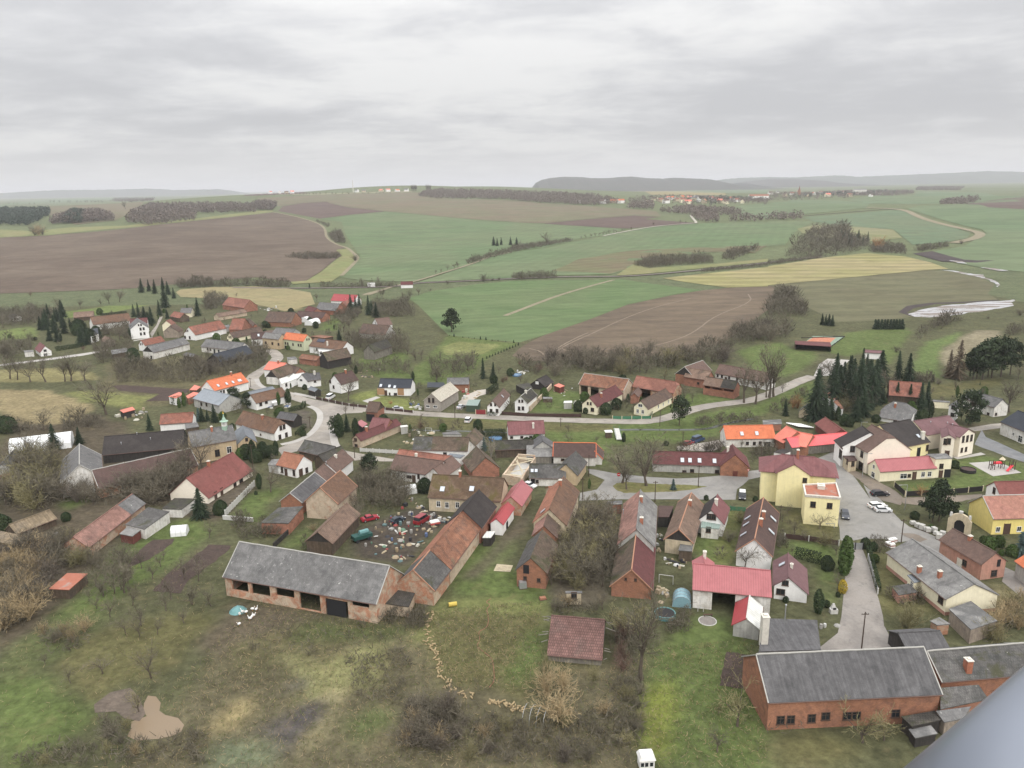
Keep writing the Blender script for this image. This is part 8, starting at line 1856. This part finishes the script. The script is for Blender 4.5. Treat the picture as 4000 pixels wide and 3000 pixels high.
# clock turret on the chapel
tv=poly_hit([f for f in CHAPEL.faces if f[0]=='roof'],PX('U2',(492,478)))[1]-CHAPEL.loc;GT=plain('turret_green',(.3,.42,.33),.5)
mb=MB();mb.box(tv-Vector((0,0,.6)),1.4,1.4,1.4,taper=.95);mb.build('turret_base',GT,CHAPEL.root);mb=MB();mb.box(tv+Vector((0,0,.8)),1.3,1.3,1.5);tw_=mb.build('turret',M_FRAME,CHAPEL.root)
mb=MB();mb.tube(tv+Vector((.1,-.64,1.6)),tv+Vector((.1,-.7,1.6)),.5,n=16);mb.build('clock_face',GWH,tw_);mb=MB();mb.box(tv+Vector((.1,-.74,1.6)),.05,.03,.4);mb.box(tv+Vector((.22,-.74,1.58)),.26,.03,.05);mb.build('clock_hands',BLKW,tw_)
mb=MB();mb.lathe(tv+Vector((0,0,2.3)),[(1.35,0),(.7,.35),(.5,.9),(.25,1.3),(.2,1.7),(.05,2.4)],8);mb.build('turret_cap',GT,CHAPEL.root);mb=MB();mb.lathe(tv+Vector((0,0,4.6)),[(.05,0),(.22,.25),(.05,.5),(.04,1.4)],8);mb.box(tv+Vector((0,0,5.4)),.5,.06,.08);mb.build('finial',plain('gold',(.6,.4,.08),.35,.05,.6),CHAPEL.root)
# roofless ruin and collapsed shed
H('ruined_house','roofless ruin with bare cream walls and fallen beams','ruin','the roofless ruin',(b,'U3',[(1722,478),(1912,492),(1755,735),(1552,700)],2.7,dict(wall='plaster_brick',skip=1)))
HR=HOUSES['the roofless ruin']
for ch in list(HR.root.children):
 if ch.name.startswith('roof'):bpy.data.objects.remove(ch)
_rg=random.Random(4);cs=HR.wings[0]['ins']
for k in range(9):
 a=cs[0].lerp(cs[3],_rg.random());q=cs[1].lerp(cs[2],_rg.random());mb=MB();mb.tube(a-HR.loc+Vector((0,0,-.1)),q-HR.loc+Vector((0,0,-_rg.random()*1.5)),.12,n=5);mb.build('beam',CRM,HR.root)
mb=MB();c_=[x-HR.loc for x in cs];mb.face([Vector((x.x,x.y,.15)) for x in c_]);mb.build('rubble_floor',GWH,HR.root)
for i in range(4):mb=MB();a,q=c_[i],c_[(i+1)%4];d=q-a;mb.box(a+d/2-Vector((0,0,2.75)),d.length,.45,2.8-.5*(i%2),d.normalized(),Vector((-d.y,d.x,0)).normalized());mb.build('wall',WM('plaster_brick'),HR.root)
H('ruined_barn','collapsed barn, sagging corrugated brown roof with splintered beams','ruin','the collapsed barn',(g,'W3',(2110,65),(1530,17),(1508,445),dict(he=1.5,roof='ribbed',wall='timber_grey',pitch=34,skipwall=0)))
HB=HOUSES['the collapsed barn'];W=HB.wings[0]
for k in range(16):
 s=k%2;x=-.2 if s else W['L']+.2;y=_rg.uniform(-W['w'],W['w']+.6);z=W['hr']-abs(y)*W['tp']-.15;p=W['P'](x,y,max(z,.3))-HB.loc;q=p+W['u']*(-1 if s else 1)*_rg.uniform(.5,1.8)+W['v']*_rg.uniform(-.6,.6)+Vector((0,0,_rg.uniform(-.9,.2)));mb=MB();mb.tube(p,q,.08,.06,4);mb.build('beam',surf('wall_timber_grey',(.23,.21,.18)),HB.root)
# small outbuildings
for nm,lb,nk,t,pts,hz,rf,wl in (('garage','flat white concrete garage by the bend wall','the flat white garage','T2',[(885,818),(975,808),(1000,832),(900,845)],2.5,'tar','white_dirty'),('shed','pale concrete shed left of lone maroon-roofed house','the pale lane shed','T1',[(255,745),(360,738),(366,755),(262,762)],2.6,'slate_pale','white_dirty'),('hutch','low hutch with grey lid in the second street garden','the grey-lidded hutch','T3',[(1440,692),(1538,692),(1545,712),(1438,712)],1.5,'slate_pale','timber'),('kiosk','glazed garden kiosk with pale lid by cream gable','the glazed kiosk','T3',[(1668,735),(1755,732),(1758,755),(1662,757)],2.4,'white_sheet','grey'),('shed','grey sheet shed behind the stone wing','the grey shed end','U3',[(450,172),(525,165),(538,180),(455,192)],2.5,'white_sheet','grey'),('shed','low brick shed with bare roof frame above orange roof','the brick frame shed','U5',[(660,150),(925,140),(940,205),(665,215)],2.4,'tar','brick_dull'),('garage','long flat garage roof between hedge and white house','the long flat garage','U4',[(760,985),(915,980),(915,1020),(745,1025)],2.6,'tar','brick_dull'),('shed','brown tile lean-to behind twin-windowed cream gable','the brown lean-to','T2',[(640,535),(740,520),(755,555),(660,565)],2.8,'brown','grey'),('shed','rust red lean-to of the terracotta barn yard','the rust lean-to','T2',[(215,470),(260,462),(270,490),(220,500)],2.6,'slate','grey'),('shed','long grey fenceside shed near solar-panelled house','the fenceside shed','T2',[(1145,590),(1250,575),(1390,592),(1290,610)],2.2,'rust','timber'),('shed','low slab shed below the white stone wall garden','the low slab shed','U1',[(1995,430),(2130,415),(2150,460),(2010,480)],2.6,'slate','timber')):
 H(nm,lb,nm,nk,(b,t,pts,hz,dict(roof=rf,wall=wl)))
H('ruined_wall','crumbling pale wall with one empty window in the overgrown strip','ruin','the lone window wall',(b,'V4',[(300,1130),(480,1128),(482,1150),(302,1152)],2.6,dict(roof='tar',wall='beige')),(win,'V4',[(393,1175)],dict(s=(1,1.2),dark=1)))
# footbridge
p,q=G('U4',(850,215)),G('U4',(880,335));r=empty('footbridge',p);tag(r,'pale footbridge with green railings over the stream','bridge');d=q-p;u=d.normalized();v=Vector((-u.y,u.x,0));mb=MB();mb.box(d/2+Vector((0,0,.25)),d.length,1.8,.2,u,v);mb.build('deck',GWH,r)
for s in (-1,1):mb=MB();[mb.tube(v*s*.9+d*k+Vector((0,0,.3)),v*s*.9+d*k+Vector((0,0,1.4)),.04) for k in (0,.25,.5,.75,1)];mb.tube(v*s*.9+Vector((0,0,1.4)),v*s*.9+d+Vector((0,0,1.4)),.04);mb.build('railing',GRN,r)
strip('stream',STREAM,1.8,('T4',(0,1050),(300,1045),(600,1050),(1000,1045),(1200,980),(1500,930)),lift=.03);strip('stream',STREAM,1.2,('T3',(0,1050),(700,1065),(1050,1080)),lift=.03)
# ---------------------------------------------------------------- small things lying about
CL=[plain('scrap_%d'%i,c,.6,.2) for i,c in enumerate([(.5,.5,.48),(.28,.27,.25),(.1,.16,.16),(.25,.05,.045),(.1,.14,.25),(.3,.24,.16),(.03,.03,.035),(.36,.3,.2),(.1,.18,.12),(.46,.44,.37)])]
CN=['white','grey','teal','red','blue','brown','black','tan','green','cream']
def clutter(t,poly,n,s0,s1,cols,what,seed):
 rng=random.Random(seed);xs,ys=[p[0] for p in poly],[p[1] for p in poly];k=0
 while k<n:
  x,y=rng.uniform(min(xs),max(xs)),rng.uniform(min(ys),max(ys))
  if not inside(np.array([x]),np.array([y]),poly)[0]:continue
  k+=1;ci=rng.choice(cols);v=G(t,(x,y));s=rng.uniform(s0,s1);mb=MB();f=rng.random();nm='crate'
  if f<.35:mb.box((0,0,0),s,s*rng.uniform(.5,1),s*rng.uniform(.3,.8),taper=rng.uniform(.7,1))
  elif f<.6:nm='board';mb.box((0,0,.05),s*1.8,s*.5,.08);mb.box((.2,.1,.13),s*1.4,s*.4,.07)
  elif f<.8:nm='barrel';mb.lathe((0,0,0),[(s*.3,0),(s*.36,s*.4),(s*.3,s*.9)],10)
  else:nm='tarpaulin';mb.lathe((0,0,0),[(s*.8,0),(s*.6,s*.25),(s*.25,s*.4)],7)
  o=mb.build(nm,CL[ci]);o.location=v;o.rotation_euler=(0,0,rng.uniform(0,6));o['category']=nm;PLANTS.append((o,'%s %s'%(CN[ci],nm),what,1,PX(t,(x,y)),nm))
clutter('V3',[(0,620),(200,380),(420,200),(560,120),(800,290),(900,330),(760,560),(560,800),(320,820),(130,720)],95,.35,1.15,(0,1,1,2,3,4,5,5,6,7,8,9),'scrap in the junk yard',1);clutter('V3',[(670,180),(760,300),(1020,320),(960,420),(700,440)],26,.4,1.0,(0,1,2,5,6,7),'scrap in the junk yard',2);clutter('V4',[(1280,380),(1370,440),(1350,700),(1660,840),(1500,900),(1270,760)],26,.35,1.0,(0,1,5,9,6),'things behind the black-gabled house',3);clutter('V4',[(1260,1080),(1460,1100),(1420,1300),(1300,1300)],9,.6,1.3,(5,7,1),'woodpiles by the narrow farmhouse',4);clutter('T3',[(560,560),(720,600),(800,700),(580,720),(540,640)],22,.6,1.8,(5,7,9,3,0),'building rubble',5);clutter('T3',[(0,770),(140,770),(140,830),(0,830)],12,.7,1.3,(0,9,4),'building sacks',6);clutter('T3',[(1560,600),(1760,600),(1760,690),(1540,690)],8,.5,1.3,(0,1,5),'garden junk',7);clutter('U3',[(440,260),(590,220),(860,260),(600,400),(460,350)],18,.5,1.6,(7,9,0,5),'stones and sand heaps',8);clutter('U2',[(830,230),(1230,200),(1230,260),(850,270)],24,.5,1.1,(0,9,1,4),'nursery pots',9);clutter('U1',[(1230,330),(1550,250),(1720,350),(1400,420)],16,.6,2,(9,0,1,5),'yard clutter',10);clutter('V1',[(380,500),(760,520),(500,740)],5,.5,1.4,(0,1),'garden scrap',11);clutter('T2',[(580,280),(820,280),(800,310),(600,330)],12,.7,2,(0,1,5),'pasture scrap',12);clutter('W5',[(60,360),(230,400),(230,440),(0,440)],4,.5,1,(0,1),'lane-side things',13);clutter('T2',[(1630,960),(1900,950),(1880,1040),(1700,1030)],10,.5,1.6,(9,5,6),'garden junk',14);clutter('T3',[(1760,720),(1850,720),(1850,790),(1770,790)],7,.6,1.4,(0,1,9),'garden junk',15);clutter('T3',[(1180,400),(1340,410),(1300,440),(1150,450)],8,.6,1.2,(0,9),'terrace stones',16)
PAL=plain('paving_stones',(.42,.41,.38),.9,.2)
for k,(x,y) in enumerate([(840,470),(900,505),(950,530),(1000,545),(1025,560),(1100,565),(1130,600),(1205,605),(1160,650)]):
 r=sculpt('pallet','','pallet','V6',(x,y),[('pallet_base','box',(0,0,0,1.3,1.1,.15),M_WOOD),('load','box',(0,0,.15,1.2,1.0,.7+.2*(k%3),.96),PAL)],20*k);PLANTS.append((r,'pallet of grey paving stones','pallets of paving stones',1,PX('V6',(x,y)),'pallet'))
for k,(x,y) in enumerate([(535,740),(560,700),(575,755),(600,690)]):
 r=sculpt('pallet','','pallet','V6',(x,y),[('pallet_base','box',(0,0,0,1.3,1.1,.15),M_WOOD),('load','box',(0,0,.15,1.2,1.0,.9),M_FRAME),('band','box',(0,0,.5,1.24,1.04,.2),CL[3])],12);PLANTS.append((r,'white wrapped pallet with red band','wrapped pallets',1,PX('V6',(x,y)),'pallet'))
sculpt('pallet','wrapped silver pallet before the brick gable','pallet','V3',(1775,1095),[('pallet_base','box',(0,0,0,1.6,1.4,.15),M_WOOD),('load','box',(0,0,.15,1.5,1.3,1.3,.95),M_METAL)],10);sculpt('barrel','yellow barrel lying on the grass by brick wing','barrel','V3',(1020,1295),[('body','tube',(-.8,0,.45,.8,.1,.45,.45),plain('barrel_yellow',(.5,.38,.08),.6))],10);sculpt('brick_pallet','pallet of orange bricks on the lawn before brick gable','pallet','V3',(1992,1218),[('pallet_base','box',(0,0,0,1.5,1.1,.12),M_WOOD),('load','box',(0,0,.12,1.3,.9,.35,.9),WM('brick'))],15);sculpt('trailer','white and red car trailer in the junk yard','trailer','V3',(825,420),[('box_body','box',(0,0,.5,2.4,1.5,.5),plain('trailer_red',(.5,.1,.09),.5)),('cover','box',(0,0,1.0,2.4,1.5,.3,.8),M_FRAME),('wheel','tube',(0,-.85,.35,0,-.65,.35,.33),CL[6]),('wheel','tube',(0,.65,.35,0,.85,.35,.33),CL[6])],25);sculpt('farm_wagon','dark green farm wagon with teal tank at open wooden barn','wagon','V3',(40,580),[('box_body','box',(0,0,.7,4.6,2.1,.9),plain('wagon_green',(.02,.07,.06),.6)),('tank','tube',(-.6,0,2.0,1.6,0,2.0,.6),TEAL),*[('wheel','tube',(x,y,.45,x,y+.25,.45,.45),CL[6]) for x in (-1.5,1.5) for y in (-1.1,.85)]],35);sculpt('summerhouse','little white playhouse with small dark windows at lower lawn end','playhouse','W4',(340,1630),[('wall','box',(0,0,0,2.1,1.6,1.5),M_FRAME),('roof','box',(0,0,1.5,2.4,2.0,.6,.75),M_FRAME),*[('window','box',(x,-.82,.5,.45,.06,.6),M_GLASS) for x in (-.7,-.1,.6)]],4);sculpt('barbecue','white stone garden barbecue by the concrete lane','barbecue','V5',(1510,1640),[('base','box',(0,0,0,1.4,.9,.9),GWH),('chimney','box',(0,.2,.9,1,.7,1.0,.3),GWH),('hearth','box',(0,-.46,.95,.6,.08,.4),M_DARK)],0);sculpt('hen_house','tiny white roofed hen hut by the footbridge','hut','U4',(765,300),[('wall','box',(0,0,0,1.9,1.7,2.0),WM('timber')),('roof','box',(0,0,2.0,2.5,2.3,.2,.95),M_FRAME)],5);sculpt('well_cover','green tarpaulin draped over a heap by the geese','tarpaulin','V2',(635,1345),[('cover','lathe',((0,0,0),[(1.7,0),(1.2,.5),(.5,.9),(.05,1.2)]),TEAL)],0);sculpt('garden_bench','bench beside the stone fire pit','bench','V4',(1840,1405),[('seat','box',(0,0,.4,1.8,.4,.08),M_WOOD),('leg','box',(-.7,0,0,.1,.35,.4),M_WOOD),('leg','box',(.7,0,0,.1,.35,.4),M_WOOD)],0)
for i in range(7):# stacked white window boards by the red roof
 o=sculpt('window_board','','board','U5',(1110+i*28,215+i*10),[('frame','box',(0,0,.3+.05*i,5,.7,.12),M_FRAME),('leg','box',(-1.5,0,0,.15,.7,.3),M_WOOD)],-20);PLANTS.append((o,'long white board stacked on trestles','white boards',1,PX('U5',(1110+i*28,215+i*10)),'board'))
# geese
def goose():
 r=empty('goose',(0,0,0));mb=MB();mb.lathe((0,0,.22),[(.05,-.05),(.17,.05),(.2,.18),(.12,.3),(.03,.36)],10,ux=(1.6,0,0));mb.tube((.22,0,.42),(.34,0,.72),.06,.045);mb.lathe((.37,0,.68),[(.03,0),(.07,.06),(.04,.13)],8);mb.build('body',M_FRAME,r,smooth=True);mb=MB();mb.tube((.42,0,.75),(.53,0,.73),.03,.012);mb.build('beak',plain('beak_orange',(.6,.25,.03)),r);mb=MB();[mb.tube((.02,y,0),(.02,y,.25),.02) for y in (-.07,.07)];mb.build('leg',plain('beak_orange',(.6,.25,.03)),r);return r
for k,(x,y) in enumerate([(793,1342),(835,1345),(685,1372),(726,1374),(655,1395),(803,1412),(786,1428),(766,1444),(650,1505)]):
 o=goose();o.location=G('V2',(x,y));o.rotation_euler=(0,0,k*1.3);o.scale=(1.25,)*3;o['category']='goose';PLANTS.append((o,'white goose','white geese by the barn',1,PX('V2',(x,y)),'goose'))
# curved row of cut logs, garden hose
LM=MB();LM.tube((-.4,0,.14),(.4,0,.14),.15,n=7);LOG=LM.build('firewood_log',surf('log_wood',(.36,.275,.155),.3,b2=(.2,.15,.09)));bpy.context.scene.collection.objects.unlink(LOG);_rl=random.Random(8)
row=smooth_line([G('W3',p) for p in ((235,10),(190,110),(200,200),(215,300),(240,380),(310,460),(310,560),(320,650),(380,740),(450,815),(560,860),(680,890))],2);row2=smooth_line([G('W3',p) for p in ((880,950),(1000,960),(1100,1000),(1210,1040))],2)
for L_,n in ((row,95),(row2,45)):
 for k in range(n):
  t_=k/n*(len(L_)-1);i=int(t_);p=L_[i].lerp(L_[min(i+1,len(L_)-1)],t_-i);o=LOG.copy();C.objects.link(o);o.location=p+Vector((_rl.gauss(0,.35),_rl.gauss(0,.35),.25*(_rl.random()<.4)));o.rotation_euler=(0,_rl.uniform(-.2,.2),_rl.uniform(0,3.1));o.scale=(_rl.uniform(.5,1.0),)*3;tag(o,'cut firewood log in the curved log row on the meadow','log','logs of the curved row')
mb=MB();hp=smooth_line([G('V3',p) for p in ((1430,1215),(1370,1250),(1430,1280),(1380,1330),(1410,1430),(1390,1530),(1290,1570),(1320,1650))]+[G('W3',p) for p in ((720,340),(790,400),(890,470),(905,560),(920,720),(860,790))],2)
for p,q in zip(hp,hp[1:]):mb.tube(p+Vector((0,0,.05)),q+Vector((0,0,.05)),.05,n=5,cap=False)
tag(mb.build('garden_hose',plain('hose_red',(.28,.12,.09),.7)),'long reddish hose snaking across the meadow','hose')
# person walking in the junk yard
def person(v):
 me=bpy.data.meshes.new('person');V_=[(0,0,.95),(0,0,1.2),(0,0,1.45),(0,.02,1.55),(0,.03,1.68),(.12,0,.9),(.14,.08,.5),(.14,.0,.06),(-.12,0,.9),(-.14,-.08,.5),(-.14,-.2,.08),(.2,0,1.42),(.27,-.05,1.15),(.27,.08,.9),(-.2,0,1.42),(-.27,.05,1.15),(-.27,.15,.92),(.14,.12,.04),(-.14,-.08,.05)]
 E_=[(0,1),(1,2),(2,3),(3,4),(0,5),(5,6),(6,7),(7,17),(0,8),(8,9),(9,10),(10,18),(2,11),(11,12),(12,13),(2,14),(14,15),(15,16)];Rd=[.17,.17,.18,.06,.11,.1,.07,.05,.1,.07,.05,.08,.05,.04,.08,.05,.04,.04,.04]
 me.from_pydata(V_,E_,[]);o=bpy.data.objects.new('person',me);C.objects.link(o);sk=o.modifiers.new('s','SKIN');o.modifiers.new('u','SUBSURF').levels=1
 for i,r_ in enumerate(Rd):me.skin_vertices[0].data[i].radius=(r_,r_*.8)
 me.skin_vertices[0].data[0].use_root=True;me.materials.append(plain('workwear_blue',(.03,.05,.11),.9));o.location=v;tag(o,'person in dark blue work clothes walking through the junk yard','person')
 mb=MB();mb.lathe((0,.03,1.6),[(.06,-.02),(.105,.08),(.1,.17),(.03,.24)],10);hd=mb.build('head',plain('skin',(.45,.28,.2),.7),o);mb=MB();mb.lathe((0,.0,1.72),[(.11,-.04),(.11,.06),(.04,.14)],10);mb.build('hair',plain('hair_brown',(.05,.035,.025),.9),o)
person(G('V3',(578,345)))
# helicopter landing gear tube, close to the camera
def near_pt(p,D):return CO+ray(PX('O',p))*D
a,q=near_pt((2104,1834),1.15),near_pt((2356,1627),1.15);mb=MB();d=q-a;mb.tube(a-d*.6,q+d*.6,.1,n=40);o=mb.build('aircraft_strut',plain('aircraft_paint',(.2,.22,.26),.3,.03,.3,.6),smooth=True,uv=False);tag(o,'smooth grey blue aircraft strut crossing the lower corner','aircraft strut')
auto_labels(PLANTS,lambda k:{'B':'bare trees of the village','L':'bare trees of the village','D':'bare trees of the village','E':'willows and olive-twigged trees','W':'pale-barked trees','O':'orchard trees','F':'spruces','FS':'spruces','FB':'blue spruces','Fs':'young spruces','P':'pines','LA':'larches','T':'columnar evergreens','RB':'evergreen bushes','GB':'evergreen bushes','YB':'golden bushes'}.get(k,('leafless shrubs of the village' if k[0]=='S' and len(k)<3 else 'houses of the far town' if k=='town' else 'poles and lamps' if k=='pole' else k)))
for x in WARN:print('WARN',x)
